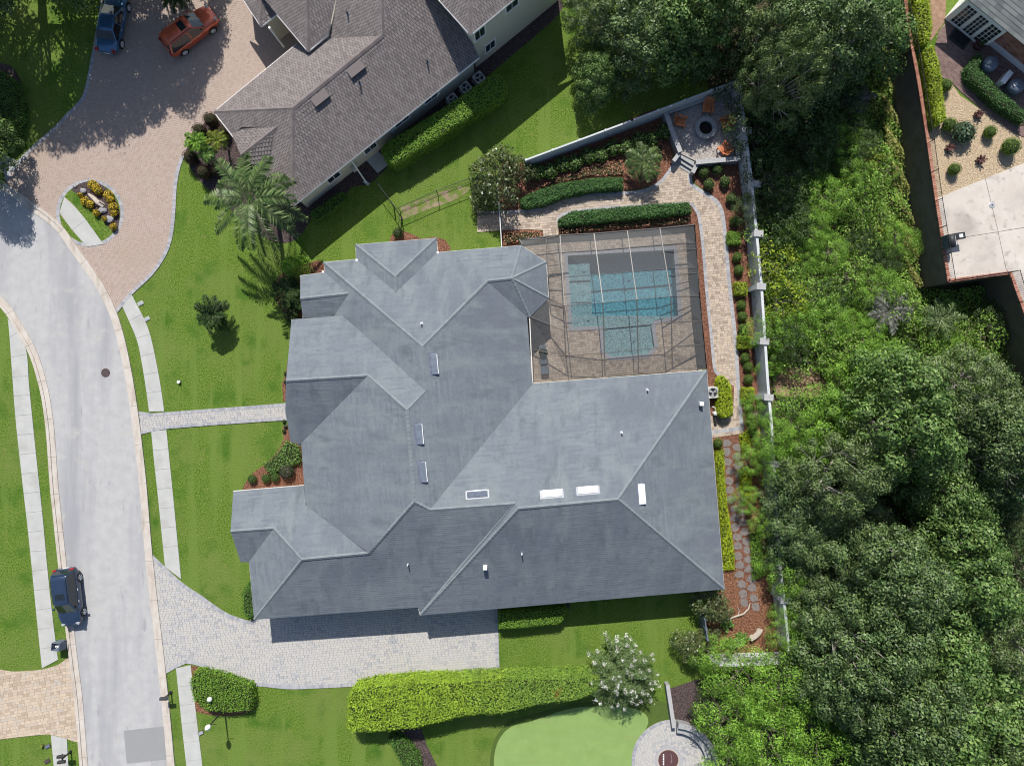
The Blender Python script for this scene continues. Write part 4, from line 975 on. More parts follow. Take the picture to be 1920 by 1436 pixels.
# air conditioners along that wall
def ac_unit(name, label, px, py, rz, z=0.0, s=.8, h=.8, group=None):
    p = P(px, py, z + h); t = thing(name, label, 'air conditioner', (p[0], p[1], z), group, rz); b = s / 2
    m_ = MB(); cs_ = []
    for a in range(4):
        for k in range(4):
            an = math.pi / 2 * a + math.pi / 2 * k / 3; cx = (b - .08) * (1 if a in (0, 3) else -1); cy = (b - .08) * (1 if a in (0, 1) else -1); cs_.append((cx + .08 * math.cos(an), cy + .08 * math.sin(an)))
    m_.prism(cs_, .05, h - .13); m_.build('casing', MT['acbox'], t, world=False)
    top = MB(); ring = circle((0, 0), b * .82, 32); 
    outer = resample(cs_ + [cs_[0]], 4 * s / 32)[:32]
    n_ = min(len(outer), 32); ri = [(b * .84 * math.cos(math.atan2(y, x)), b * .84 * math.sin(math.atan2(y, x))) for x, y in outer[:n_]]
    top.add([(x, y, h) for x, y in outer[:n_]] + [(x, y, h) for x, y in ri] + [(x, y, h - .06) for x, y in outer[:n_]] + [(x, y, h - .12) for x, y in ri],
            [(i, (i + 1) % n_, n_ + (i + 1) % n_, n_ + i) for i in range(n_)] + [(2 * n_ + i, 2 * n_ + (i + 1) % n_, (i + 1) % n_, i) for i in range(n_)] + [(n_ + i, n_ + (i + 1) % n_, 3 * n_ + (i + 1) % n_, 3 * n_ + i) for i in range(n_)])
    top.build('top_panel', MT['acbox'], t, world=False)
    MB().lathe([(.001, h - .11), (b * .82, h - .11)], n=24).build('fan_well', MT['plastic_d'], t, world=False)
    for k in range(3):
        fb = MB(); an = k * 2.094 + .4; ca_, sa_ = math.cos(an), math.sin(an); q = []
        for rr, dd, zz in ((.07, -.05, 0), (b * .72, -.12, .0), (b * .74, .12, .03), (.07, .05, .03)): q.append((rr * ca_ - dd * sa_, rr * sa_ + dd * ca_, h - .085 + zz * .6))
        fb.add(q, [(0, 1, 2, 3)]); fb.build('fan_blade', MT['steel'], t, world=False)
    MB().lathe([(.001, h - .04), (.07, h - .045), (.08, h - .09)], n=12).build('fan_hub', MT['steel'], t, world=False)
    g = MB()
    for k in range(1, 5): 
        rr = b * .82 * k / 5; g.tube([(x, y, h + .002) for x, y in circle((0, 0), rr, 24) + [(rr, 0)]], .004, n=4, cap=False)
    g.build('fan_guard', MT['black'], t, world=False)
    MB().box((0, 0, .03), (s + .12, s + .12, .06)).build('base_pad', MT['slab'], t, world=False)
    return t
for k, (x, y, lab) in enumerate(((848.5, 186, 'grey air conditioner next to the meter, end unit of three behind the long hedge'), (873, 164, 'grey air conditioner standing between two others behind the long hedge'), (898, 145.5, 'grey air conditioner by the two storey wall behind the long hedge'))):
    ac_unit('air_conditioner', lab, x, y, math.radians(39) + .0, group='air conditioners beside the tile roof house')
# ------------------------------------------------------------------ pool, deck, screen enclosure
POOL = PX([(1064, 480), (1263, 468.5), (1271, 592), (1228, 600), (1221, 612), (1226.5, 650), (1212.5, 664), (1145, 669), (1132, 656), (1130, 612.5), (1073, 613)])
if area2(POOL) < 0: POOL = POOL[::-1]
DECK = PX([(1010, 446), (1050, 446), (1302, 430), (1310, 560), (1317, 705), (1240, 712), (985, 735), (975, 600), (985, 450)])
if area2(DECK) < 0: DECK = DECK[::-1]
def keyhole(outer, hole):
    hole = hole[::-1]; bi = min(((i, j) for i in range(len(outer)) for j in range(len(hole))), key=lambda t: (outer[t[0]][0] - hole[t[1]][0]) ** 2 + (outer[t[0]][1] - hole[t[1]][1]) ** 2)
    i, j = bi; return outer[:i + 1] + hole[j:] + hole[:j + 1] + outer[i:]
def inset_out(p, d): return inset(p, -d)
dk = MB(); kh = keyhole(DECK, POOL); dk.add([(x, y, .03) for x, y in kh], [tuple(range(len(kh)))]); deck = struct(dk.build('pool_deck', MT['joint']))
pavers('deck_pavers', DECK, 'run', (.27, .2), .06, MT['pave_pool'], deck, angle=math.radians(5), holes=[inset_out(POOL, .12)], irregular=.4)
COP = inset_out(POOL, .30)
for i in range(len(POOL)):
    a, b = POOL[i], POOL[(i + 1) % len(POOL)]; c, d = COP[(i + 1) % len(POOL)], COP[i]
    n = max(1, int(math.dist(a, b) / .45))
    for k in range(n):
        l = lambda u, v, t: (u[0] + (v[0] - u[0]) * t, u[1] + (v[1] - u[1]) * t)
        t0, t1 = (k + .015) / n, (k + 1 - .015) / n
        MB().prism([l(a, b, t0), l(a, b, t1), l(d, c, t1), l(d, c, t0)], .0, .085).build('coping_stone', MT['pool_coping'] if 'pool_coping' in MT else MT['pave_border'], deck)
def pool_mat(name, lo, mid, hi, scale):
    m = mk(name, [lo, mid], scale=6, detail=5, rough=.7, jit=(12, .2)); n = m.node_tree; L = n.links; b = n.nodes['Principled BSDF']; src = b.inputs['Base Color'].links[0].from_socket      # pale veins: pebbles on shelf and step, painted rippling light on floor and walls
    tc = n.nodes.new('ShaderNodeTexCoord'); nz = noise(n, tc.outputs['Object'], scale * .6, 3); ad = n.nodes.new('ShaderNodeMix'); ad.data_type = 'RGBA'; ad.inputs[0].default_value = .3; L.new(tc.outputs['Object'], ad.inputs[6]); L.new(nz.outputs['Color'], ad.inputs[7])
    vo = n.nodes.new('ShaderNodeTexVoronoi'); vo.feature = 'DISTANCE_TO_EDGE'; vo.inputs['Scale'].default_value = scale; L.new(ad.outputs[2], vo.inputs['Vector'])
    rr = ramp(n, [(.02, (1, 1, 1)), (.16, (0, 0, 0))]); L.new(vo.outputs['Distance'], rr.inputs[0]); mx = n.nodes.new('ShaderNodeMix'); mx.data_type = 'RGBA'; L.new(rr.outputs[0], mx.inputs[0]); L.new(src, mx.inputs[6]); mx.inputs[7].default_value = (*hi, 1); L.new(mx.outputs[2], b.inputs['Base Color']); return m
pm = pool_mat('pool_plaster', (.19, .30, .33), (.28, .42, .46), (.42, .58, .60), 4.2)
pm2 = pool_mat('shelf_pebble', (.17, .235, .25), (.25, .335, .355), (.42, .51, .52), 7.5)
shell = thing('swimming_pool', 'teal swimming pool with shallow pebble shelf inside the screen cage', 'pool', P(1167, 560))
DEEP = PX([(1064, 480), (1263, 468.5), (1271, 592), (1071, 590)]); SHELF = PX([(1073, 613), (1071, 590), (1271, 592), (1228, 600), (1221, 612), (1226.5, 650), (1212.5, 664), (1145, 669), (1132, 656), (1130, 612.5)]); STEP = PX([(1064, 481), (1106, 479), (1112, 590), (1071, 590)])
w = MB(); n = len(POOL)
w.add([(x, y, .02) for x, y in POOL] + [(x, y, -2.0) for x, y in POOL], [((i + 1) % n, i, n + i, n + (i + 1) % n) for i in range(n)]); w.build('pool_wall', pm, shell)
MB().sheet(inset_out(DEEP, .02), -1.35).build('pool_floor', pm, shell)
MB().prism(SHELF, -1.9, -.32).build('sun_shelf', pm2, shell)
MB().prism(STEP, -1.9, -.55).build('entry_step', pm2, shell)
wm = bpy.data.materials.new('pool_water'); wm.use_nodes = True; n_ = wm.node_tree; n_.nodes.remove(n_.nodes['Principled BSDF']); out = n_.nodes['Material Output']
tr = n_.nodes.new('ShaderNodeBsdfTransparent'); tr.inputs[0].default_value = (.97, .99, .99, 1); gl = n_.nodes.new('ShaderNodeBsdfGlossy'); gl.inputs['Roughness'].default_value = .03; fr = n_.nodes.new('ShaderNodeFresnel'); fr.inputs[0].default_value = 1.33; ms = n_.nodes.new('ShaderNodeMixShader')
n_.links.new(fr.outputs[0], ms.inputs[0]); n_.links.new(tr.outputs[0], ms.inputs[1]); n_.links.new(gl.outputs[0], ms.inputs[2]); n_.links.new(ms.outputs[0], out.inputs['Surface'])
va = n_.nodes.new('ShaderNodeVolumeAbsorption'); va.inputs[0].default_value = (.06, .70, .82, 1); va.inputs[1].default_value = .50; n_.links.new(va.outputs[0], out.inputs['Volume'])
# rippled surface: a closed block of water whose top carries real small waves
bx0, by1 = P2(1061, 466); bx1, by0 = P2(1275, 674)
nx, ny = 150, 146; X, Y = np.meshgrid(np.linspace(bx0, bx1, nx), np.linspace(by0, by1, ny)); r_ = np.random.default_rng(3); Z = np.full(X.shape, -.07)
for k in range(26):
    a = r_.uniform(0, 6.283); wl_ = r_.uniform(.28, .95); Z += .0021 * wl_ * np.sin((X * math.cos(a) + Y * math.sin(a)) * 6.283 / wl_ + r_.uniform(0, 6.28))
V = np.stack([X, Y, Z], -1).reshape(-1, 3); idx = np.arange(nx * ny).reshape(ny, nx)
fs = np.stack([idx[:-1, :-1], idx[:-1, 1:], idx[1:, 1:], idx[1:, :-1]], -1).reshape(-1, 4).tolist()
b0 = len(V); V = V.tolist() + [(bx0, by0, -2.2), (bx1, by0, -2.2), (bx1, by1, -2.2), (bx0, by1, -2.2)]
fs += [[b0 + 3, b0 + 2, b0 + 1, b0], [b0, b0 + 1] + idx[0, ::-1].tolist(), [b0 + 1, b0 + 2] + idx[::-1, -1].tolist(), [b0 + 2, b0 + 3] + idx[-1, :].tolist(), [b0 + 3, b0] + idx[:, 0].tolist()]
wa = MB(); wa.v = [tuple(p) for p in V]; wa.f = [tuple(f) for f in fs]; wo = wa.build('water', wm, shell)
for p in wo.data.polygons[:len(fs) - 5]: p.use_smooth = True
# screen cage
encl = thing('pool_enclosure', 'aluminium screen enclosure with dark mesh panels over the pool', 'enclosure', P(1170, 570))
zE, zR, zH = 2.7, 4.3, 2.95
NTOP = [P(974, 449, zE), P(1050, 441, zE), P(1113.6, 438, zE), P(1176, 433, zE), P(1237, 428, zE), P(1302, 421.5, zE)]
RDG = [None, P(1058, 573, zR - .5), P(1130.6, 568, zR), P(1194, 562, zR), P(1258, 556, zR), P(1311.6, 555.7, zE)]
STH = [None, P(1072, 710.5, zH), P(1134.5, 704.5, zH), P(1197.5, 699, zH), P(1261, 692.5, zH), P(1324.6, 691, zE)]
bm_ = MT['bronze']
def lerp(a, b, t): return tuple(a[i] + (b[i] - a[i]) * t for i in range(3))
def bar(a, b, w=.065, h=.1, name='frame_beam'): MB().beam(a, b, w, h).build(name, bm_, encl)
sm = bpy.data.materials.new('screen_mesh'); sm.use_nodes = True; n_ = sm.node_tree; b_ = n_.nodes['Principled BSDF']; b_.inputs['Base Color'].default_value = (.115, .12, .125, 1); b_.inputs['Roughness'].default_value = .6
tr = n_.nodes.new('ShaderNodeBsdfTransparent'); ms = n_.nodes.new('ShaderNodeMixShader'); ge = n_.nodes.new('ShaderNodeNewGeometry'); dt = n_.nodes.new('ShaderNodeVectorMath'); dt.operation = 'DOT_PRODUCT'
n_.links.new(ge.outputs['Normal'], dt.inputs[0]); n_.links.new(ge.outputs['Incoming'], dt.inputs[1])
ab = n_.nodes.new('ShaderNodeMath'); ab.operation = 'ABSOLUTE'; n_.links.new(dt.outputs['Value'], ab.inputs[0])
mx_ = n_.nodes.new('ShaderNodeMath'); mx_.operation = 'MAXIMUM'; mx_.inputs[1].default_value = .12; n_.links.new(ab.outputs[0], mx_.inputs[0])
dv = n_.nodes.new('ShaderNodeMath'); dv.operation = 'DIVIDE'; dv.inputs[0].default_value = .29; dv.use_clamp = True; n_.links.new(mx_.outputs[0], dv.inputs[1])   # woven threads cover more of a slanting view
n_.links.new(dv.outputs[0], ms.inputs[0]); n_.links.new(tr.outputs[0], ms.inputs[1]); n_.links.new(b_.outputs[0], ms.inputs[2]); n_.links.new(ms.outputs[0], n_.nodes['Material Output'].inputs[0])
def screen(*pts):
    m_ = MB(); m_.add([(p[0], p[1], p[2] - .02) for p in pts], [tuple(range(len(pts)))]); m_.build('screen_panel', sm, encl)
NP = [0, .25, .6, 1]                                   # purlins up the north slope
def npt(i, t): return lerp(NTOP[i], RDG[i], t)
def spt(i, t): return lerp(RDG[i], STH[i], t)
for i in range(1, 6):
    bar(NTOP[i], RDG[i]); bar(RDG[i], STH[i])
    if i < 5:
        for t in NP: bar(npt(i, t), npt(i + 1, t), .04, .05)
        for t in (.35, .68, 1): bar(spt(i, t), spt(i + 1, t), .04, .05)
        for t0, t1 in zip(NP, NP[1:]): screen(npt(i, t0), npt(i + 1, t0), npt(i + 1, t1), npt(i, t1))
        for t0, t1 in ((0, .35), (.35, .68), (.68, 1)): screen(spt(i, t0), spt(i + 1, t0), spt(i + 1, t1), spt(i, t1))
# bay along the house
WB = [P(974, 449, zE), P(1024, 447.5, zE), P(1029, 519, zE + .1), P(1029, 559, 2.95), P(994, 594, 2.95), P(998, 716, 2.95)]
bar(WB[0], WB[1]); bar(WB[1], NTOP[1]); bar(WB[1], WB[2]); bar(WB[2], npt(1, .58), .05, .06); bar(WB[0], P(980, 459, 2.95))
screen(WB[0], WB[1], WB[2], P(1023, 490, 2.95), P(980, 459, 2.95)); screen(WB[1], NTOP[1], npt(1, .58), WB[2])
for k in (.35, .72): bar(lerp(WB[1], WB[2], k), npt(1, .58 * k), .05, .06)
screen(WB[2], npt(1, .58), RDG[1], WB[3]); bar(WB[3], RDG[1], .05, .06)
screen(WB[3], RDG[1], spt(1, .35), WB[4]); bar(WB[4], spt(1, .35), .05, .06)
screen(WB[4], spt(1, .35), STH[1], WB[5]); bar(lerp(WB[4], WB[5], .5), spt(1, .68), .05, .06)
# walls: posts, rails and panels
def down(p): return (p[0], p[1], .06)
for i in range(6): bar(NTOP[i], down(NTOP[i]), .07, .07, 'post')
ER = [NTOP[5], P(1305, 467, zE), P(1307.7, 511.5, zE), RDG[5], P(1315.5, 601, zE), P(1320.5, 645.5, zE), STH[5]]
for p in ER[1:]: bar(p, down(p), .07, .07, 'post')
for S in (NTOP, ER):
    for a, b in zip(S, S[1:]):
        bar(a, b); mid = [(q[0], q[1], .95) for q in (a, b)]; bar(mid[0], mid[1], .05, .06, 'chair_rail'); bar(down(a), down(b), .05, .08, 'kick_rail')
        screen(a, b, mid[1], mid[0]); screen(mid[0], mid[1], down(b), down(a))
for i in (1, 2, 4, 5): bar(lerp(npt(4, 0), RDG[4], {1: .35, 2: .7}.get(i, .5)), ER[i], .05, .06) if i < 3 else bar(spt(4, {4: .35, 5: .68}[i]), ER[i], .05, .06)
# furniture inside: planter box with plants, beside the covered lanai
pl = thing('planter_box', 'long grey planter box with leafy plants on the pool deck', 'planter', P(1018, 665, .06))
MB().box((0, 0, .25), (.55, 1.5, .5), rz=math.radians(5)).build('box', MT['plastic_b'], pl, world=False)
addobj('plants', ball_mesh(.35, .5, 350, .12, MT['dark'], 4), pl, (0, .15, .42)); 
bn = thing('deck_storage_chest', 'dark low storage chest at the end of the planter on the pool deck', 'chest', P(1021, 694, .06)); MB().box((0, 0, .2), (.6, .6, .4), rz=math.radians(5)).build('body', MT['plastic_d'], bn, world=False, bevel=.03); MB().box((0, 0, .42), (.64, .64, .05), rz=math.radians(5)).build('lid', MT['plastic_b'], bn, world=False, bevel=.02)
# ------------------------------------------------------------------ walls and fences
def wall_run(name, label, pts, z, th, mat, cap_mat=None, panel=1.9, post=True, cat='wall', capw=.0):
    """boundary wall whose top outer edge shows at the traced points; panels and posts are pieces."""
    W = [Vector(P(x, y, z)) for x, y in pts]; c = sum(W, Vector()) / len(W)
    t = thing(name, label, cat, (c.x, c.y, 0))
    for a, b in zip(W, W[1:]):
        L = (b - a).length; n = max(1, int(round(L / panel))); d = (b - a) / L; nn = Vector((-d.y, d.x, 0))
        for k in range(n):
            p = a + d * (L * k / n + (.0 if not post else .06)); q = a + d * (L * (k + 1) / n - (.0 if not post else .06))
            MB().beam((p.x, p.y, (z - .08) / 2), (q.x, q.y, (z - .08) / 2), th, z - .08).build('wall_panel', MT[mat], t)
            MB().beam((p.x, p.y, z - .04), (q.x, q.y, z - .04), th + capw, .08).build('cap', MT[cap_mat or mat], t)
        if post:
            for k in range(n + 1):
                p = a + d * (L * k / n); MB().box((p.x, p.y, (z + .06) / 2), (.16, .16, z + .06), rz=math.atan2(d.y, d.x)).build('post', MT[cap_mat or mat], t)
    return t
wall_run('garden_wall', 'white panel wall in shade between the lawn and the fire pit terrace', [(986, 300), (1185, 226), (1383, 151)], 1.9, .12, 'stucco_w', panel=2.0)
ew = wall_run('boundary_wall', 'long white stucco wall between the garden path and the woods', [(1386, 152), (1398, 250), (1411, 350), (1428, 537), (1440, 720), (1447, 800), (1456, 950), (1464, 1066), (1475, 1170), (1480, 1225)], 2.1, .2, 'stucco_w', panel=4.3, post=False)
for x, y in ((1400, 245), (1418, 345), (1422, 438), (1427, 537), (1433, 640), (1441, 745), (1452, 870), (1462, 1000), (1472, 1125)):
    p = P(x + 3, y, 2.15); m_ = MB(); m_.box((p[0] - .12, p[1], 1.08), (.6, .38, 2.16), rz=math.radians(-5)); o = m_.build('pilaster', MT['stucco_w'], ew); MB().box((p[0] - .12, p[1], 2.19), (.72, .5, .06), rz=math.radians(-5)).build('pilaster_cap', MT['stone_wall'], o)
wall_run('boundary_wall', 'sunlit white wall closing the orange mulch garden', [(1338, 1248), (1484, 1242)], 2.0, .2, 'stucco_w', panel=3.0, post=False)
wall_run('side_gate', 'narrow grey solid gate standing between magnolia and shrubs', [(1322, 1160), (1327, 1199)], 1.8, .08, 'plastic_b', panel=.9, cat='gate')
# low stone wall by the putting green patio
wall_run('stone_wall', 'low tan capped stone wall beside the putting green', [(1252, 1284), (1259, 1330), (1264, 1364)], .7, .3, 'stone_core', 'stone_wall', panel=.5, post=False)

# raised fire pit terrace
FZ = .5
ter = thing('fire_pit_terrace', 'raised grey paver terrace in the wall corner with low seat walls', 'terrace', P(1320, 240))
FP = PX([(1248, 207), (1380, 160), (1392, 296), (1304, 302), (1276, 288)], FZ)
MB().prism(FP, 0, FZ - .03).build('base', MT['stone_core'], ter)
MT['pave_terrace'] = mk('terrace_pavers', [(.30, .27, .25), (.37, .335, .31), (.42, .385, .35)], island=True, rough=.85, jit=(20, .12))
pavers('terrace_pavers', FP, 'run', (.24, .2), FZ, MT['pave_terrace'], ter, angle=math.radians(-20), irregular=.3)
def low_wall(pts, z0, z1, w, piece=.42):
    L = resample(PX(pts, z1), piece); 
    for a, b in zip(L, L[1:]):
        MB().beam((a[0], a[1], (z0 + z1 - .08) / 2), (b[0], b[1], (z0 + z1 - .08) / 2), w * .85, z1 - .08 - z0).build('wall_block', MT['stone_core'], ter)
        d = Vector((b[0] - a[0], b[1] - a[1])); d *= .99
        MB().beam((a[0], a[1], z1 - .04), (a[0] + d.x, a[1] + d.y, z1 - .04), w, .08).build('cap_stone', MT['stone_wall'], ter)
low_wall([(1248, 209), (1262, 250), (1276, 285)], 0, 1.0, .36); low_wall([(1252, 210), (1372, 167)], 0, 1.0, .36); low_wall([(1376, 168), (1385, 292)], 0, 1.0, .36); low_wall([(1388, 297), (1305, 304)], 0, 1.0, .36)
low_wall([(1275, 286), (1263, 302)], 0, .8, .3); low_wall([(1308, 306), (1299, 324)], 0, .8, .3)
for k in range(3):
    t0 = k / 3; q = [(1277 - 12 * t0, 290 + 15 * t0), (1303 - 8 * t0, 306 + 18 * t0), (1303 - 8 * (t0 + .33), 306 + 18 * (t0 + .33)), (1277 - 12 * (t0 + .33), 290 + 15 * (t0 + .33))]
    MB().prism(PX(q, .3), 0, .5 - .16 * k - .13).build('step', MT['stone_core'], ter); MB().prism(inset(PX(q, .3), -.02), .5 - .16 * k - .13, .5 - .16 * k - .08).build('tread', MT['stone_wall'], ter)
fpit = thing('fire_pit', 'round stone ring fire pit with black centre on the terrace', 'fire pit', P(1321, 243, FZ))
for k in range(16):
    a0, a1 = 2 * math.pi * k / 16 + .01, 2 * math.pi * (k + 1) / 16 - .01
    def sec(r0, r1, z0, z1, nm, mt):
        p = [(r1 * math.cos(a), r1 * math.sin(a)) for a in (a0, (a0 + a1) / 2, a1)] + [(r0 * math.cos(a), r0 * math.sin(a)) for a in (a1, (a0 + a1) / 2, a0)]
        MB().prism(p, z0, z1).build(nm, MT[mt], fpit, world=False)
    sec(.56, .80, 0, .36, 'ring_block', 'stone_core'); sec(.52, .86, .36, .43, 'cap_stone', 'stone_wall')
MB().lathe([(.001, .12), (.54, .1)], n=24).build('ash_bed', MT['ash'], fpit, world=False)
# adirondack chairs
def adirondack():
    t = thing('garden_chair', 'x', 'chair')
    for k in range(6):
        x = -.25 + k * .1; fan = x * .35
        MB().add([(x - .042, -.30, .25), (x + .042, -.30, .25), (x + fan + .05, -.62, 1.0 - abs(x) * .35), (x + fan - .045, -.62, 1.0 - abs(x) * .35), (x - .042, -.325, .25), (x + .042, -.325, .25), (x + fan + .05, -.645, 1.0 - abs(x) * .35), (x + fan - .045, -.645, 1.0 - abs(x) * .35)],
                 [(0, 1, 2, 3), (7, 6, 5, 4), (3, 2, 6, 7), (0, 3, 7, 4), (1, 5, 6, 2)]).build('back_slat', MT['wood'], t, world=False)
    for k in range(5):
        y = -.26 + k * .13; MB().box((0, y, .27 + k * .028), (.56, .115, .025)).build('seat_slat', MT['wood'], t, world=False)
    for s_ in (-1, 1):
        MB().box((s_ * .36, .0, .56), (.15, .78, .028)).build('armrest', MT['wood'], t, world=False)
        MB().box((s_ * .33, .30, .275), (.045, .09, .55)).build('front_leg', MT['wood'], t, world=False)
        MB().beam((s_ * .29, -.62, .04), (s_ * .29, .32, .36), .035, .11).build('rear_leg', MT['wood'], t, world=False)
    return t
ch0 = adirondack()
for k, (x, y, lab) in enumerate(((1328, 202, 'reddish wooden slatted armchair against the north wall of the terrace'), (1278.5, 227, 'reddish wooden slatted armchair beside the low wall above the steps'), (1361, 229, 'reddish wooden slatted armchair backed against the long east wall'), (1358, 277, 'reddish wooden slatted armchair in the corner between east and south seat walls'))):
    o = ch0 if k == 0 else copy_tree(ch0); p = P(x, y, FZ + .5); o.location = (p[0], p[1], FZ); q = P(1321, 243, FZ); a = math.atan2(q[1] - p[1], q[0] - p[0]); o.rotation_euler[2] = a - math.pi / 2
    tag(o, lab, 'chair', 'wooden chairs round the fire pit')

# chain link fence and gate
def rail_fence(name, label, pts, z, mat, spacing=2.4, mid=True, mesh=True, cat='fence', base=0.0, r=.03, pick=None, gate=None):
    W = [Vector(P(x, y, base + z)) for x, y in pts]; c = sum(W, Vector()) / len(W); t = thing(name, label, cat, (c.x, c.y, base))
    for a, b in zip(W, W[1:]):
        L = (b - a).length; n = max(1, int(round(L / spacing))); d = (b - a) / L
        MB().tube([a, b], r * .8, n=6).build('top_rail', MT[mat], t)
        lo = Vector((0, 0, -(z - .1))); MB().tube([a + lo, b + lo], r * .6, n=6).build('bottom_rail', MT[mat], t)
        for k in range(n + 1):
            p = a + d * (L * k / n); MB().tube([(p.x, p.y, base), (p.x, p.y, base + z + .05)], r, n=6).build('post', MT[mat], t)
        if pick:
            m_ = MB(); k = 0
            for k in range(int(L / pick)):
                p = a + d * (pick * k); m_.box((p.x, p.y, base + z / 2), (.02, .02, z - .06), rz=math.atan2(d.y, d.x))
            o = m_.build('pickets', MT[mat], t); o['kind'] = 'stuff'
        elif mesh:
            m_ = MB(); nv = int(L / .16)
            for k in range(nv):
                p = a + d * (L * k / nv); q = p + d * min(z, L - L * k / nv)
                m_.beam((p.x, p.y, base + .05), (q.x, q.y, base + .05 + (q - p).length), .004, .004)
                q = p - d * min(z, L * k / nv); m_.beam((p.x, p.y, base + .05), (q.x, q.y, base + .05 + (q - p).length), .004, .004)
            o = m_.build('chain_link', MT[mat], t); o['kind'] = 'stuff'
    return t
rail_fence('chain_fence', 'black chain link fence crossing the side lawn', [(746, 390), (818, 358), (885, 332)], 1.25, 'black', 3.2)
rail_fence('chain_fence', 'short black chain link fence from the tile roof house to the gate', [(706, 342), (733, 378)], 1.25, 'black', 1.6)
rail_fence('chain_gate', 'black framed chain link gate on the side lawn', [(734, 379), (749, 401)], 1.3, 'black', 1.1, cat='gate')
rail_fence('chain_fence', 'black chain link fence between gate and main house', [(749, 402), (747, 425)], 1.25, 'black', 1.2)
rail_fence('garden_fence', 'pale metal fence crossing the path west of the pool', [(933, 345), (941, 464)], 1.45, 'lightmetal', 1.8, pick=.12, r=.045)
rail_fence('chain_fence', 'black chain link fence around the shaded magnolia corner', [(880, 334), (893, 398), (938, 394)], 1.2, 'black', 1.6)

# ------------------------------------------------------------------ terrace of the eastern neighbour (3.4 m up, behind a retaining wall)
TZ = 3.4
TE = [(1672, -160), (1693, 0), (1705, 83), (1719.5, 161), (1735, 260), (1750.7, 370), (1761, 436), (1775.5, 530), (1891, 515), (1912, 571), (1990, 800)]
TP = PX(TE + [(2400, 800), (2400, -160)], TZ)
tw = thing('retaining_wall', 'tall brown retaining wall holding up the eastern terrace', 'wall', P(1735, 300))
ring_ = [Vector((*p, TZ)) for p in TP]
for a, b in zip(ring_[:11], ring_[1:11]):
    d = (b - a).normalized(); nn = Vector((-d.y, d.x, 0)) * -.15
    q = MB(); a2_, b2v = a - nn * 0, b - nn * 0
    q.add([(a.x, a.y, -.1), (b.x, b.y, -.1), (b.x, b.y, TZ), (a.x, a.y, TZ)], [(3, 2, 1, 0)]); q.build('wall_face', MT['brown_wall'], tw)
struct(MB().sheet(TP, TZ).build('terrace_ground', MT['lawn']))
capl = resample(PX(TE, TZ), .11)[20:]; capi = offset(capl, .24); capi2 = offset(capl, -.24)
ref = np.array(P2(1900, 300, TZ)); capi = capi if np.linalg.norm(np.array(capi[100]) - ref) < np.linalg.norm(np.array(capi2[100]) - ref) else capi2
m_ = MB()
for i in range(len(capl) - 1):
    if math.dist(capl[i], capl[i + 1]) < .02: continue
    l = lambda a, b, t: (a[0] + (b[0] - a[0]) * t, a[1] + (b[1] - a[1]) * t)
    m_.prism([l(capl[i], capl[i + 1], .04), l(capl[i], capl[i + 1], .96), l(capi[i], capi[i + 1], .96), l(capi[i], capi[i + 1], .04)], TZ - .05, TZ + .12)
o = m_.build('brick_cap', MT['brick_red'], tw); o['kind'] = 'stuff'
struct(MB().sheet(PX([(1742, 250), (1772, 215), (1830, 250), (1935, 300), (1935, 305), (1770, 372), (1757, 372)], TZ), TZ + .012).build('gravel_bed', MT['gravel']))
struct(MB().sheet(PX([(1748, 230), (1780, 150), (1800, 180), (1930, 265), (1935, 302), (1757, 370)], TZ), TZ + .008).build('gravel_bed', MT['gravel']))
struct(MB().sheet(PX([(1755, 130), (1760, 60), (1790, 20), (1930, 60), (1930, 262), (1905, 252), (1850, 214), (1800, 172), (1780, 152), (1762, 145)], TZ), TZ + .014).build('brick_walk_bed', MT['joint']))
bw = struct(MB().sheet(PX([(1756, 70), (1790, 25), (1930, 60)], TZ), TZ + .01).build('brick_walk', MT['joint']))
pavers('brick_pavers', PX([(1762, 145), (1752, 92), (1760, 60), (1790, 25), (1930, 110), (1930, 262), (1905, 252), (1850, 214), (1800, 172), (1780, 152)], TZ), 'run', (.22, .12), TZ + .05, MT['pave_brick'], bw, angle=math.radians(-38))
ct = struct(MB().sheet(PX([(1757, 372), (1800, 354), (1925, 304), (2100, 230), (2100, 600), (1912, 571), (1891, 514), (1776, 529)], TZ), TZ + .02).build('concrete_court', MT['joint']))
for q in ([(1757, 372), (1800, 354), (1846, 336), (1870, 435), (1768, 451)], [(1847, 335.5), (1925, 304), (2100, 232), (2100, 398), (1871, 434.5)], [(1768, 452), (1870, 436), (1885, 505), (1892, 514), (1776, 528)], [(1871, 435.5), (2100, 400), (2100, 590), (1912, 571), (1894, 514), (1886, 505)]):
    MB().prism(PX(q, TZ), TZ, TZ + .05).build('court_slab', MT['concrete'], ct)
struct(MB().sheet(PX([(1742, -20), (1775, -20), (1772, 40), (1745, 78), (1738, 60)], TZ), TZ + .02).build('tan_landing', MT['dirt']))
rail_fence('picket_fence', 'black metal picket railing along the retaining wall top', [(1703, -10), (1722, 83), (1738, 175), (1752, 262), (1767, 372), (1792, 525)], 1.15, 'black', 2.4, base=TZ + .1, pick=.14, r=.028)
rail_fence('picket_fence', 'black metal picket railing along the south side of the court', [(1792, 525), (1912, 507)], 1.15, 'black', 2.4, base=TZ + .1, pick=.14, r=.028)
rail_fence('picket_fence', 'black metal picket railing beside the striped landing below the court', [(1913, 507), (1945, 620)], 1.15, 'black', 2.4, base=TZ + .1, pick=.14, r=.028)
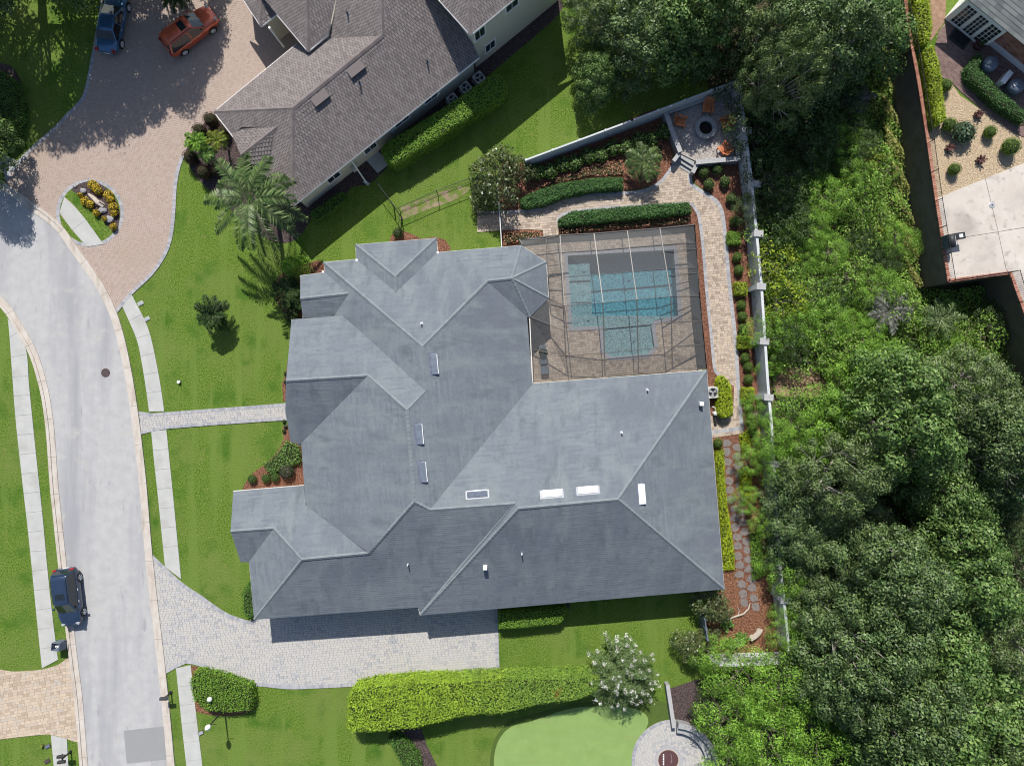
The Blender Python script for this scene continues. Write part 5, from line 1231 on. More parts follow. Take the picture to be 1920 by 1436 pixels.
# cooking cart
bh = thing('grill_cart', 'dark blue grill cart with side shelf on the concrete court', 'grill', P(1772, 456, TZ + .05), rz=math.radians(8))
MB().box((-.05, 0, .45), (.5, 1.0, .75)).build('cabinet', MT['plastic_b'], bh, world=False, bevel=.03)
MB().tube([(-.05, -.48, .86), (-.05, .48, .86)], .25, n=14).build('hood', MT['plastic_d'], bh, world=False, smooth=True)
MB().box((.62, .28, .82), (.8, .5, .05)).build('side_shelf', MT['plastic_d'], bh, world=False, bevel=.01)
MB().box((.68, .27, .87), (.28, .26, .05)).build('white_tray', MT['white'], bh, world=False, bevel=.02)
for a, b in ((.9, .45), (.9, .1)): MB().box((a, b, .4), (.04, .04, .8)).build('shelf_leg', MT['black'], bh, world=False)
MB().tube([(.22, -.35, .9), (.22, .35, .9)], .018, n=6).build('handle', MT['lightmetal'], bh, world=False)
for sx in (-.25, .15):
    for sy in (-.4, .4): MB().tube([(sx, sy - .03, .07), (sx, sy + .03, .07)], .07, n=10).build('castor', MT['rubber'], bh, world=False)
dr = thing('drain_cover', 'small dark drain cover lying on the concrete court', 'drain', P(1860, 385, TZ + .05)); MB().lathe([(.001, .03), (.2, .03), (.24, 0)], n=14).build('plate', MT['steel'], dr, world=False); MB().lathe([(.05, .035), (.06, .045), (.001, .045)], n=10).build('knob', MT['iron'], dr, world=False)
# east house: white framed windows under slate shingles
EVv = dict(a=(1790, -22), b=(1819, 3), c=(1919.5, 84), d=(1975, 128), e=(1975, 20), f=(1880, -60))
RE = Roof(EVv, {'a': 6.2, 'b': 6.2, 'c': 6.2, 'd': 6.2}, {'R': (['a', 'b', 'c', 'd', 'e', 'f'], ('a', 'd'))}, pitch=.45)
eh = thing('slate_roof_house', 'neighbour house with white gridded windows, red brick and slate grey roof', 'house', P(1870, 60, TZ))
RE.build(eh, 'roof_slope', MT['slate'], .3, .6, .025, 'shingles')
EB = PX([(1770, 36), (1827, 79), (1841, 93)], TZ); d_ = Vector((EB[2][0] - EB[0][0], EB[2][1] - EB[0][1])).normalized(); nn_ = Vector((-d_.y, d_.x))
if nn_.x < 0: nn_ = -nn_
e0 = Vector(EB[0]); e1 = Vector(EB[2]); back = nn_ * 9
EWALL = [tuple(e0), tuple(e1), tuple(e1 + back), tuple(e0 + back)]
MB().prism(EWALL, TZ, 6.15).build('wall', MT['white'], eh)
f0 = e1 + nn_ * .75; f1 = f0 + d_ * 9; MB().prism([tuple(f0), tuple(f1), tuple(f1 + back), tuple(f0 + back)], TZ, 6.1).build('wall', MT['mortar'], eh)
br = MB(); M = Matrix((Vector((d_.x, d_.y, 0)), Vector((nn_.x, nn_.y, 0)), Vector((0, 0, 1)))).transposed()
for j in range(24):
    for i in range(22):
        c = f0 + d_ * (.13 + i * .4 + (j % 2) * .2); br.box((c.x - nn_.x * .01, c.y - nn_.y * .01, TZ + .45 + j * .095), (.37, .04, .078), M=M)
o = br.build('brickwork', MT['brick_red'], eh); o['kind'] = 'stuff'
LE = (e1 - e0).length
for k, (s0_, w_, c_) in enumerate(((.22, .95, 3), (.52, .9, 3), (.82, 1.0, 3))):
    p = e0 + d_ * (LE * s0_); window_at(EWALL, (p.x, p.y), TZ + 1.35, w_, 2.2, eh, cols=c_, rows=6, mull=.045)
MB().box((*(f0 + d_ * 4 - nn_ * .1), TZ + .2), (8, .2, .4), rz=math.atan2(d_.y, d_.x)).build('plinth', MT['white'], eh)
mat_ = thing('door_mat', 'dark rectangular door mat outside the white gridded windows', 'mat', P(1799, 73, TZ + .06)); m_ = MB(); m_.box((0, 0, .015), (1.5, 1.0, .03), rz=math.radians(-38)); m_.build('pile', MT['plastic_d'], mat_, world=False); MB().box((0, 0, .02), (1.2, .7, .03), rz=math.radians(-38)).build('inner_panel', MT['rubber'], mat_, world=False)
pot = thing('planter_pot', 'round dark pot standing at the end of the white windows', 'pot', P(1831, 88, TZ + .06)); MB().lathe([(.001, 0), (.28, 0), (.42, .45), (.44, .55), (.38, .55), (.36, .48), (.001, .46)], n=20).build('bowl', MT['maroon'], pot, world=False, smooth=True); addobj('plant', ball_mesh(.3, .4, 120, .1, MT['dark'], 8), pot, (0, 0, .45))
for k, (x, y, lab) in enumerate(((1860, 118, 'round dark blue pool filter tank beside the brick wall'), (1909, 160, 'round dark blue filter tank by the hedge end past the white box'))):
    t = thing('filter_tank', lab, 'filter tank', P(x, y, TZ + .9)[:2] + (TZ,)); MB().lathe([(.5, .02), (.55, .1), (.55, .75), (.5, .9), (.3, 1.0), (.001, 1.03)], n=24).build('tank', MT['plastic_b'], t, world=False, smooth=True); MB().box((-.28, .0, .98), (.3, .24, .1), rz=.4).build('valve', MT['steel'], t, world=False); MB().lathe([(.56, .42), (.58, .44), (.58, .5), (.56, .52)], n=24).build('clamp_band', MT['black'], t, world=False)
t = thing('equipment_box', 'white oblong equipment box between two blue filter tanks', 'box', P(1886, 146, TZ + .6)[:2] + (TZ,)); MB().box((0, 0, .35), (.35, 1.0, .7), rz=math.radians(-38)).build('body', MT['white'], t, world=False, bevel=.03); MB().box((0, 0, .72), (.39, 1.04, .04), rz=math.radians(-38)).build('lid', MT['lightmetal'], t, world=False)

# ------------------------------------------------------------------ circular patio at the putting green
cp = thing('round_patio', 'round pale paver patio beside the putting green with curved seat wall', 'patio', P(1262, 1425))
CP = circle(P2(1262, 1426), 78 / 23.5, 64)
MB().prism(CP, 0, .04).build('base', MT['joint'], cp); pavers('patio_pavers', CP, 'run', (.25, .2), .07, MT['pave_grey'], cp, angle=.3, irregular=.5, holes=[circle(P2(1253, 1424), 24 / 23.5, 32)])
border('edge_pavers', circle(P2(1262, 1426), 78 / 23.5, 80) , .26, .17, .076, MT['pave_border'], cp)
def arc_wall(r0, r1, z0, z1, a0, a1, n, nm, mt):
    c = P2(1262, 1426)
    for k in range(n):
        b0 = a0 + (a1 - a0) * k / n + .004; b1 = a0 + (a1 - a0) * (k + 1) / n - .004
        MB().prism([(c[0] + r * math.cos(b), c[1] + r * math.sin(b)) for r, b in ((r1, b0), (r1, b1), (r0, b1), (r0, b0))], z0, z1).build(nm, MT[mt], cp)
arc_wall(2.55, 2.95, .07, .42, -1.2, 1.5, 14, 'seat_block', 'stone_core'); arc_wall(2.5, 2.98, .42, .5, -1.2, 1.5, 14, 'seat_cap', 'stone_wall')
arc_wall(3.02, 3.35, 0, .72, -1.2, 1.5, 15, 'wall_block', 'stone_core'); arc_wall(2.99, 3.4, .72, .8, -1.2, 1.5, 15, 'wall_cap', 'stone_wall')
medal = thing('maroon_mat', 'round maroon mat with white lettering inset in the patio', 'mat', P(1253, 1424, .075))
MB().lathe([(.001, .012), (.80, .012), (.80, 0)], n=40).build('disc', MT['maroon'], medal, world=False); MB().lathe([(.80, .0), (.80, .018), (.90, .018), (.9, 0)], n=40).build('light_ring', MT['drift'], medal, world=False)
MB().lathe([(.9, .0), (.9, .016), (1.1, .016), (1.1, 0)], n=40).build('grey_ring', MT['pave_border'], medal, world=False)
for k in range(7): MB().box((-.38, .42 - k * .13, .016), (.1, .085, .006)).build('letter', MT['white'], medal, world=False)
MB().tube([(.12 + .16 * math.cos(a), .1 + .38 * math.sin(a), .016) for a in np.linspace(-1.2, 1.2, 9)], .012, n=4).build('emblem_stroke', MT['drift'], medal, world=False)
cbn = thing('curved_bench', 'pale curved stone bench in the orange mulch garden', 'bench', P(1415, 1188))
def arcb(r0, r1, a0, a1, z0, z1, nm):
    n = 8; p = [(r1 * math.cos(a), r1 * math.sin(a)) for a in np.linspace(a0, a1, n)] + [(r0 * math.cos(a), r0 * math.sin(a)) for a in np.linspace(a1, a0, n)]; p = [(x + -.9, y + 1.0) for x, y in p]; MB().prism(p, z0, z1).build(nm, MT['drift'], cbn, world=False, bevel=.02)
arcb(1.1, 1.5, -1.25, -.35, .38, .46, 'seat'); arcb(1.2, 1.4, -1.15, -1.0, 0, .38, 'support'); arcb(1.2, 1.4, -.6, -.45, 0, .38, 'support')
lg = thing('fallen_log', 'curving pale driftwood branch lying across the orange mulch', 'log', P(1385, 1152)); MB().tube([(-1.1, -.45, .08), (-.4, -.15, .1), (.35, .1, .12), (.75, .5, .1), (.9, .95, .06)], [.05, .07, .07, .06, .03], n=7).build('branch', MT['drift'], lg, world=False); MB().tube([(-.1, -.05, .1), (.0, .35, .14), (-.15, .7, .1)], [.04, .03, .015], n=6).build('side_branch', MT['drift'], lg, world=False)

# ------------------------------------------------------------------ street things
def wheelie(px, py):
    t = thing('wheeled_bin', 'open grey wheeled refuse bin with its lid thrown back at the curb', 'bin', P(119, 1204), rz=math.radians(-6))
    b = MB(); p0 = [(-.24, -.26), (.22, -.26), (.22, .26), (-.24, .26)]; p1 = [(-.32, -.31), (.28, -.31), (.28, .31), (-.32, .31)]
    b.add([(x, y, .06) for x, y in p0] + [(x, y, 1.0) for x, y in p1] + [(x * .9, y * .9, 1.0) for x, y in p1] + [(x * .85, y * .85, .15) for x, y in p0],
          [(i, (i + 1) % 4, 4 + (i + 1) % 4, 4 + i) for i in range(4)] + [(4 + i, 4 + (i + 1) % 4, 8 + (i + 1) % 4, 8 + i) for i in range(4)] + [(8 + i, 8 + (i + 1) % 4, 12 + (i + 1) % 4, 12 + i) for i in range(4)] + [(12, 13, 14, 15)])
    b.build('body', MT['plastic_b'], t, world=False)
    MB().add([(.30, -.3, 1.02), (.30, .3, 1.02), (.46, .3, .38), (.46, -.3, .38), (.34, -.3, 1.02), (.34, .3, 1.02), (.50, .3, .38), (.50, -.3, .38)], [(3, 2, 1, 0), (4, 5, 6, 7), (0, 1, 5, 4), (2, 3, 7, 6), (1, 2, 6, 5), (3, 0, 4, 7)]).build('lid', MT['plastic_b'], t, world=False)
    for s_ in (-1, 1):
        w_ = MB(); w_.tube([(.26, s_ * .2 - .03, .12), (.26, s_ * .2 + .03, .12)], .12, n=14); w_.build('wheel', MT['rubber'], t, world=False)
    MB().tube([(.33, -.24, .97), (.33, .24, .97)], .02, n=6).build('handle', MT['plastic_d'], t, world=False)
    bag = addobj('liner_bag', ball_mesh(.2, .4, 60, .16, MT['white'], 3), t, (-.02, -.08, .35))
wheelie(118, 1204)
def mailbox(name, label, px, py, n, rz):
    t = thing(name, label, 'mailbox', P(px, py), rz=rz)
    MB().box((0, 0, .55), (.1, .1, 1.1)).build('post', MT['black'], t, world=False); MB().box((0, 0, .06), (.2, .2, .12)).build('post_foot', MT['black'], t, world=False)
    MB().beam((0, -.32 * (n - 1) - .05, 1.02), (0, .32 * (n - 1) + .05, 1.02), .07, .06).build('cross_arm', MT['black'], t, world=False)
    for k in range(n):
        y = (k - (n - 1) / 2) * .42; m_ = MB(); pr = [(-.11, 1.07), (.11, 1.07), (.11, 1.2)] + [(.11 * math.cos(a), 1.2 + .1 * math.sin(a)) for a in np.linspace(.3, math.pi - .3, 6)] + [(-.11, 1.2)]; q = len(pr)
        m_.add([(-.28, y + a, z) for a, z in pr] + [(.28, y + a, z) for a, z in pr], [tuple(range(q))[::-1], tuple(range(q, 2 * q))] + [(i, (i + 1) % q, q + (i + 1) % q, q + i) for i in range(q)]); o = m_.build('box', MT['black'], t, world=False)
        MB().box((.29, y, 1.18), (.02, .2, .2)).build('door', MT['plastic_d'], o, world=False); MB().box((.1, y + .13, 1.25), (.14, .015, .05)).build('flag', MT['redpaint'] if 'redpaint' in MT else MT['brick_red'], o, world=False)
    m_ = MB(); m_.beam((.02, 0, .7), (.3, 0, 1.0), .04, .04); m_.build('brace', MT['black'], t, world=False)
mailbox('mailbox', 'black post mailbox by the main driveway curb', 321, 1297, 1, math.pi)
mailbox('mailbox', 'pair of black mailboxes on one post by the sidewalk', 133, 1408, 2, math.radians(185))
def lamp(px, py):
    t = thing('street_lamp', 'black lamp post with white globe beside the round shrub bed', 'lamp', P(px, py))
    MB().tube([(0, 0, 0), (0, 0, .5), (0, 0, 2.7)], [.11, .07, .045], n=10).build('post', MT['black'], t, world=False); MB().lathe([(.16, 0), (.16, .12), (.1, .3), (.06, .5)], n=14).build('base', MT['black'], t, world=False)
    MB().lathe([(.05, 2.7), (.12, 2.74), (.2, 2.95), (.2, 3.1), (.08, 3.25), (.001, 3.27)], n=14).build('globe', MT['white'], t, world=False, smooth=True); MB().lathe([(.1, 3.22), (.13, 3.26), (.03, 3.38), (.001, 3.4)], n=12).build('finial', MT['lightmetal'], t, world=False); MB().box((.2, 0, 2.5), (.5, .03, .03)).build('ladder_bar', MT['black'], t, world=False)
lamp(421, 1328)
t = thing('garden_globe', 'white globe light sitting in the rounded shrub', 'light', P(393, 1311, 1.2)[:2] + (0,)); MB().tube([(0, 0, 0), (0, 0, 1.05)], .04, n=8).build('stake', MT['black'], t, world=False); MB().lathe([(.05, 1.0), (.16, 1.06), (.2, 1.2), (.14, 1.34), (.001, 1.4)], n=14).build('globe', MT['white'], t, world=False, smooth=True)
for k, (x, y, lab, mt) in enumerate(((264, 569, 'grey utility box lid beside the sidewalk next to the pink drive', 'steel'), (276, 598, 'grey utility box lid with dark edge along the curving sidewalk', 'steel'), (377, 1373, 'grey flat utility lid next to the lamp post shadow', 'steel'), (90, 1398, 'blue grey round meter lid in the grass near the twin mailboxes', 'plastic_b'), (89, 1426, 'rusty brown meter lid in the grass near the twin mailboxes', 'iron'))):
    t = thing('utility_lid', lab, 'utility box', P(x, y)); MB().box((0, 0, .03), (.46, .3, .06), rz=.5).build('frame', MT['slab'] if k < 2 else MT['iron'], t, world=False); MB().box((0, 0, .07), (.38, .23, .03), rz=.5).build('lid', MT[mt], t, world=False, bevel=.01)
t = thing('cleanout_cap', 'small white capped pipe standing in the front lawn', 'pipe cap', P(337, 716)); MB().lathe([(.09, 0), (.09, .18), (.12, .19), (.12, .25), (.001, .26)], n=12).build('cap', MT['white'], t, world=False); MB().lathe([(.14, 0), (.14, .02), (.001, .02)], n=12).build('collar', MT['plastic_d'], t, world=False)
t = thing('cleanout_cap', 'small green utility cap in the lawn across the street', 'pipe cap', P(80, 1397)); MB().lathe([(.12, 0), (.12, .22), (.001, .24)], n=12).build('cap', MT['palm_y'], t, world=False); MB().lathe([(.15, 0), (.15, .03), (.001, .03)], n=12).build('collar', MT['plastic_d'], t, world=False)
# main house equipment on the east side
ac_unit('air_conditioner', 'blue grey air conditioner tucked against the main house beside lime hedge', 1337, 736, math.radians(5), s=.85, h=.85)
t = thing('pool_pump', 'white pool pump with black motor against the main house wall', 'pump', P(1339, 775)); MB().lathe([(.15, .0), (.18, .05), (.18, .5), (.1, .6), (.001, .62)], n=14).build('basket', MT['white'], t, world=False); MB().tube([(0, -.15, .25), (.05, -.75, .25)], .13, n=12).build('motor', MT['black'], t, world=False); MB().tube([(0, .1, .45), (0, .45, .45), (-.2, .55, .1)], .035, n=6).build('pipework', MT['white'], t, world=False)
# ------------------------------------------------------------------ vehicles
def car(name, label, px, py, heading, L, W, Hh, paint, kind):
    t = thing(name, label, 'car', P(px, py), rz=heading); w = W / 2; l = L / 2
    suv = kind == 'suv'
    belt = Hh * (.60 if suv else .63); hood = Hh * (.60 if suv else .60); trunk = Hh * (.62 if suv else .68)
    if suv: st = [(-l, .80, .42, belt * .95), (-l + .12, .93, .3, belt), (-l + .6, 1, .24, belt + .02), (-.5, 1, .22, belt), (.6, 1, .22, belt - .02), (l - 1.25, .99, .24, hood + .02), (l - .6, .95, .28, hood - .05), (l - .2, .85, .34, hood - .16), (l, .66, .42, hood - .33)]
    else: st = [(-l, .72, .42, trunk - .2), (-l + .15, .88, .32, trunk - .05), (-l + .6, .96, .26, trunk), (-.9, 1, .22, trunk), (.6, 1, .22, belt), (l - 1.3, .99, .24, hood + .02), (l - .6, .94, .28, hood - .06), (l - .2, .84, .34, hood - .16), (l, .66, .42, hood - .32)]
    b = MB(); rows = []
    for x, k, zb, zt in st:
        ww = w * k; sec = [(-.86, zb), (-1, zb + .16), (-1.0, zt - .24), (-.93, zt - .07), (-.78, zt), (-.35, zt + .025), (.35, zt + .025), (.78, zt), (.93, zt - .07), (1.0, zt - .24), (1, zb + .16), (.86, zb)]
        rows.append([(x, s_ * ww, z) for s_, z in sec])
    n = 12; vs = [p for r_ in rows for p in r_]; fs = []
    for i in range(len(rows) - 1):
        for k in range(n): fs.append((i * n + k, i * n + (k + 1) % n, (i + 1) * n + (k + 1) % n, (i + 1) * n + k))
    fs += [tuple(range(n)), tuple(range((len(rows) - 1) * n + n - 1, (len(rows) - 1) * n - 1, -1))]
    b.add(vs, [f[::-1] for f in fs]); body = b.build('body', paint, t, world=False, smooth=True)
    m = body.modifiers.new('sub', 'SUBSURF'); m.levels = 1; m.render_levels = 2
    # greenhouse
    if suv: xb0, xt0, xt1, xb1 = -l + .10, -l + .42, .35, 1.18
    else: xb0, xt0, xt1, xb1 = -l + .72, -l + 1.45, .30, 1.22
    zr = Hh; zb = belt - .06; wb, wt = w * .93, w * .70
    def ring(x0, x1, ww, z): return [(x0, -ww * .94, z), (x0 + .1, -ww, z), ((x0 + x1) / 2, -ww * 1.02, z), (x1 - .1, -ww * .97, z), (x1, -ww * .84, z), (x1 + .06, 0, z), (x1, ww * .84, z), (x1 - .1, ww * .97, z), ((x0 + x1) / 2, ww * 1.02, z), (x0 + .1, ww, z), (x0, ww * .94, z), (x0 - .03, 0, z)]
    A, B = ring(xb0, xb1, wb, zb), ring(xt0, xt1, wt, zr - .07)
    def quad(ids, nm, mt):
        g = MB()
        for i in ids:
            j = (i + 1) % 12; g.add([A[i], A[j], B[j], B[i]], [(0, 1, 2, 3)])
        return g.build(nm, mt, t, world=False)
    G = MT['glass_car']
    quad([4, 5], 'windscreen', G); quad([10, 11], 'rear_window', G); quad([1, 2], 'side_window', G); quad([7, 8], 'side_window', G)
    quad([0, 9, 3, 6], 'pillars', paint)
    for s_ in (-1, 1): MB().beam((-.25, s_ * wb * 1.0, zb + .02), (-.25, s_ * wt * 1.01, zr - .07), .07, .02).build('door_pillar', paint, t, world=False)
    rf = MB(); C_ = ring(xt0 + .06, xt1 - .08, wt * .9, zr - .015); D_ = ring(xt0 + .3, xt1 - .35, wt * .6, zr + .01)
    rf.add(B + C_ + D_, [(i, (i + 1) % 12, 12 + (i + 1) % 12, 12 + i) for i in range(12)] + [(12 + i, 12 + (i + 1) % 12, 24 + (i + 1) % 12, 24 + i) for i in range(12)] + [tuple(range(24, 36))]); roof = rf.build('roof', paint, t, world=False, smooth=True)
    if kind == 'suv':
        MB().box((.0 + xt1 - .62, 0, zr + .006), (.5, wt * 1.15, .02)).build('sunroof', G, roof, world=False)
        for s_ in (-1, 1): MB().tube([(xt0 + .2, s_ * wt * .9, zr - .0), (xt0 + .35, s_ * wt * .9, zr + .05), (xt1 - .35, s_ * wt * .9, zr + .05), (xt1 - .15, s_ * wt * .9, zr - .01)], .018, n=6).build('roof_rail', MT['black'], roof, world=False)
        MB().box((xt0 - .03, 0, zr - .05), (.26, wt * 1.7, .04)).build('spoiler', paint, t, world=False, bevel=.015)
    wb2 = L * .30
    for sx in (-1, 1):
        for s_ in (-1, 1):
            R = .35; yc = s_ * (w - .10); wh = MB(); wh.lathe([(R * .62, -.1), (R * .95, -.1), (R, -.05), (R, .05), (R * .95, .1), (R * .62, .1)], n=24)
            wh.v = [(sx * wb2 + x, yc + z, R + y) for x, y, z in wh.v]; o = wh.build('tyre', MT['rubber'], t, world=False, smooth=True)
            rm = MB(); 
            for k in range(5):
                a = k * 1.2566 + .3; rm.box((sx * wb2 + math.cos(a) * R * .33, yc + s_ * .085, R + math.sin(a) * R * .33), (R * .62, .03, .075), M=Matrix(((math.cos(a), 0, -math.sin(a)), (0, 1, 0), (math.sin(a), 0, math.cos(a)))))
            d = MB().lathe([(R * .55, 0), (R * .64, .02), (R * .64, -.02), (R * .55, -.02)], n=20); d.v = [(sx * wb2 + x, yc + s_ * .09 + z, R + y) for x, y, z in d.v]; rm.add(d.v, d.f); rm.build('rim', MT['lightmetal'], o, world=False)
            ar = MB(); n2 = 9
            ar.add([(sx * wb2 + (R + .07) * math.cos(a), s_ * (w + .004), R + (R + .07) * math.sin(a)) for a in np.linspace(0, math.pi, n2)] + [(sx * wb2 + (R - .02) * math.cos(a), s_ * (w + .004), R + (R - .02) * math.sin(a)) for a in np.linspace(0, math.pi, n2)], [(i, i + 1, n2 + i + 1, n2 + i) for i in range(n2 - 1)]); ar.build('wheel_arch', MT['plastic_d'], t, world=False)
    for s_ in (-1, 1):
        MB().box((l - .2, s_ * w * .62, hood - .2), (.2, .3, .1), rz=-s_ * .45).build('headlight', MT['steel'], t, world=False, bevel=.03)
        MB().box((-l + .1, s_ * w * .72, trunk - .14), (.2, .3, .2), rz=s_ * .3).build('tail_light', MT['redlens'], t, world=False, bevel=.03)
        MB().box((xb1 - .42, s_ * (w + .1), belt + .08), (.14, .2, .13)).build('mirror', paint, t, world=False, bevel=.03)
        for hx in (-.45, .45): MB().box((hx - .1, s_ * (w * 1.0 + .005), belt - .12), (.18, .025, .03)).build('door_handle', MT['lightmetal'], t, world=False)
    MB().box((l - .02, 0, .45), (.1, w * 1.2, .18)).build('grille', MT['black'], t, world=False, bevel=.02); MB().box((-l - .0, 0, .55), (.03, .5, .13)).build('number_plate', MT['white'], t, world=False)
    for s_ in (-1, 1): MB().tube([(xb1 + .05, s_ * .35, belt + .03), (xb1 - .25, s_ * .1, belt + .14)], .01, n=4).build('wiper', MT['black'], t, world=False)
    return t
MT['redlens'] = mk('red_lens', [(.25, .012, .012), (.35, .02, .02)], rough=.2, spec=.6)
def paint(name, c): return mk(name, [c, tuple(x * 1.12 for x in c)], scale=3, rough=.28, spec=.6, metal=.35, coat=.6)
PB, PR, PD = paint('blue_paint', (.05, .14, .26)), paint('red_paint', (.52, .10, .045)), paint('slate_paint', (.028, .05, .095))
car('parked_car', 'blue sedan parked under the tree shade on the pink driveway', 219, 50, math.atan2(70, 13), 4.9, 1.85, 1.45, PB, 'sedan')
car('parked_car', 'red sport utility car with sunroof on the pink driveway', 364, 66, math.atan2(41.6, 53.8), 4.7, 1.88, 1.75, PR, 'suv')
car('parked_car', 'dark grey sport utility car parked along the street curb', 138.5, 1114, math.atan2(-66.5, 8), 4.55, 1.84, 1.66, PD, 'suv')
# ------------------------------------------------------------------ woods
OAK = [tree_proto(100 + k, 3.9, 8.6, MT[('oak', 'oak_b', 'oak_c')[k % 3]], (.2, .25, .17)[k % 3], 78, (520, 380, 620)[k % 3], bark='bark_pale', bare=(6, 3, 10)[k % 3], cl=((.6, 1.2), (.5, 1.5), (.45, .95))[k % 3], sep=.72, base=.3) for k in range(6)]
BRI = [tree_proto(200 + k, 2.7, 6.0, MT['bright'], .18, 26, 420, trunk_r=.16, cl=(.6, 1.1), aspect=.4, bare=3, sep=.88) for k in range(3)]
DRK = [tree_proto(300 + k, 2.8, 4.6, MT['dark'], .2, 36, 260, trunk_r=.15, cl=(.5, .95)) for k in range(2)]
WED = [tree_proto(400 + k, 1.6, 2.2, MT['weed'], .17, 26, 190, trunk_r=.06, cl=(.35, .6), base=.35, bare=3) for k in range(3)]
YEL = tree_proto(500, 1.5, 3.0, MT['lime_d'], .22, 22, 170, trunk_r=.08, cl=(.35, .6), aspect=.35)
oaks = [(1205, 35, .88, 'broad grey green oak spreading over the lawn beside the two storey house'), (1122, 135, .45, 'small low oak limbs reaching the lawn beside the two storey wing'), (1135, 5, .7, 'grey green oak at the lawn edge behind the two storey house'), (1290, 60, .6, 'grey green oak overhanging the white panel wall'),
        (1330, -10, .9, 'tall oak rising behind the lawn oak'), (1435, 15, .85, 'dark oak above the fire pit corner'), (1545, 60, 1.0, 'oak leaning to the brown retaining wall'), (1625, 15, .85, 'oak overhanging the top of the retaining wall'),
        (1830, 745, .95, 'grey green oak just below the eastern court'), (1905, 840, 1.0, 'large oak on the far eastern slope'), (1715, 800, .95, 'oak in the thick of the eastern wood above the dark clearing'), (1600, 890, .85, 'rounded oak behind the lime edged side garden'), (1525, 985, .78, 'oak overhanging the boundary wall by the stepping stones'),
        (1800, 930, .8, 'oak beside the dark clearing with fallen trunk'), (1600, 1030, .9, 'oak in the middle of the eastern wood'), (1700, 1100, 1.0, 'broad oak below the fallen trunk clearing'), (1830, 1090, .95, 'oak with bare grey twigs on the eastern edge'), (1590, 1130, .85, 'oak behind the orange mulch garden wall'),
        (1650, 1220, 1.0, 'large oak in the south wood among bright saplings'), (1780, 1230, 1.0, 'large oak south of the bare limbed oak'), (1900, 1200, .9, 'oak with dead grey limb at the east edge'), (1720, 1350, 1.0, 'southern oak beside the light green grove'), (1850, 1360, 1.05, 'south east oak with thin bare branches'), (1925, 1440, 1.0, 'oak at the far south east corner'), (1620, 1310, .8, 'oak standing just above the bright grove'), (1770, 1470, 1.0, 'oak at the south end of the wood')]
for k, (x, y, s, lab) in enumerate(oaks):
    hk = random.uniform(.72, 1.4) * (1.55 if (y < 130 and 1280 < x < 1450) else 1.25 if (y < 130 and x > 1300) else 1.0); put_tree('oak_tree', lab, OAK[k % 6], x, y, 6.2 * s * hk, s, s * hk, 'oaks of the wood')
p = P(1495, 112, 9.0); t = thing('oak_tree', 'tall slim oak just outside the terrace corner', 'tree', (p[0], p[1], 0), 'oaks of the wood', rz=2.0); t.scale = (.62, .62, 1.4); addobj('crown', OAK[2][0], t); addobj('trunk', OAK[2][1], t)
bri = [(1505, 800, .75, 'bright green tree over the boundary wall below the bare dirt'), (1428, 778, .42, 'small bright tree leaning over the wall pilaster'), (1415, 862, .42, 'bright sapling hanging over the stepping stones'), (1470, 870, .6, 'bright green tree above the lime ground cover'), (1560, 790, .8, 'bright green tree next to the dirt patch'), (1610, 740, .8, 'bright green tree at the end of the weeds'), (1660, 700, .8, 'bright green tree near the grey palmetto'),
       (1400, 940, .35, 'bright sapling beside lime ground cover by the path'), (1440, 985, .4, 'bright sapling over the dark lower steps'), (1500, 1150, .5, 'bright tree spilling over the lower wall'), (1475, 1195, .45, 'bright tree at the corner of the mulch garden'), (1340, 1235, .5, 'bright bamboo like tree by the grey gate'), (1400, 1280, .85, 'bright feathery tree south of the sunlit wall'), (1480, 1310, .9, 'bright feathery tree in the middle of the grove'), (1380, 1370, .85, 'bright feathery tree beside the round patio'), (1460, 1400, .95, 'bright feathery tree low in the grove'), (1540, 1390, .9, 'bright feathery tree beside the southern oaks'), (1610, 1420, .8, 'bright feathery tree at the foot of the wood'), (1390, 1450, .8, 'bright feathery tree past the patio wall'), (1555, 1310, .6, 'bright sapling between grove and oak'), (1455, 830, .6, 'bright green tree beside the wall below the smaller one'), (1530, 855, .65, 'bright green tree leaning on the rounded oak'), (1490, 1090, .6, 'bright green tree covering the lower wall'), (1520, 1195, .6, 'bright green tree between wall corner and oak'), (1545, 1075, .5, 'bright sapling under the mid wood oak'), (1760, 905, .55, 'bright sapling in the sunlit gap of the wood')]
for k, (x, y, s, lab) in enumerate(bri):
    put_tree('bright_tree', lab, BRI[k % 3], x, y, 4.5 * s, s * 1.05, s, 'light green trees by the wall')
drk = [(1420, 130, 1.0, 'dark shaded tree just outside the fire pit wall'), (1500, 190, 1.0, 'dark tree in the shaded hollow beyond the wall'), (1440, 235, .9, 'dark tree beside the first wall pilaster'), (1560, 150, .9, 'dark tree under the retaining wall oak'), (1455, 330, .8, 'dark leafy tree against the wall above the bright saplings'), (1530, 260, .8, 'dark tree next to the silvery palmetto'), (1420, 400, .55, 'dark sapling against the wall near the path bend'), (1480, 420, .7, 'dark tree among weeds beside yellow saplings'), (1600, 110, .8, 'dark tree at the foot of the retaining wall'), (1480, 640, .6, 'dark sapling by the lower wall pilaster'), (1640, 880, .9, 'dark tree in the wood gap'), (1740, 1010, .9, 'dark tree in the shaded clearing'), (1870, 960, .9, 'dark tree beyond the clearing'), (1500, 1060, .8, 'dark tree in the shade of the wall oaks'), (1490, 1250, .6, 'dark tree between the grove and the wall'), (1620, 1150, .8, 'dark tree between broad oaks'), (1850, 1290, .9, 'dark tree below the bare limbed oak'), (1590, 1360, .7, 'dark tree in the grove shadow'), (1330, 1330, .45, 'dark shrub tree behind the stone wall'), (1770, 1160, .8, 'dark tree deep in the oak wood'), (1935, 1080, .8, 'dark tree on the east edge of the wood')]
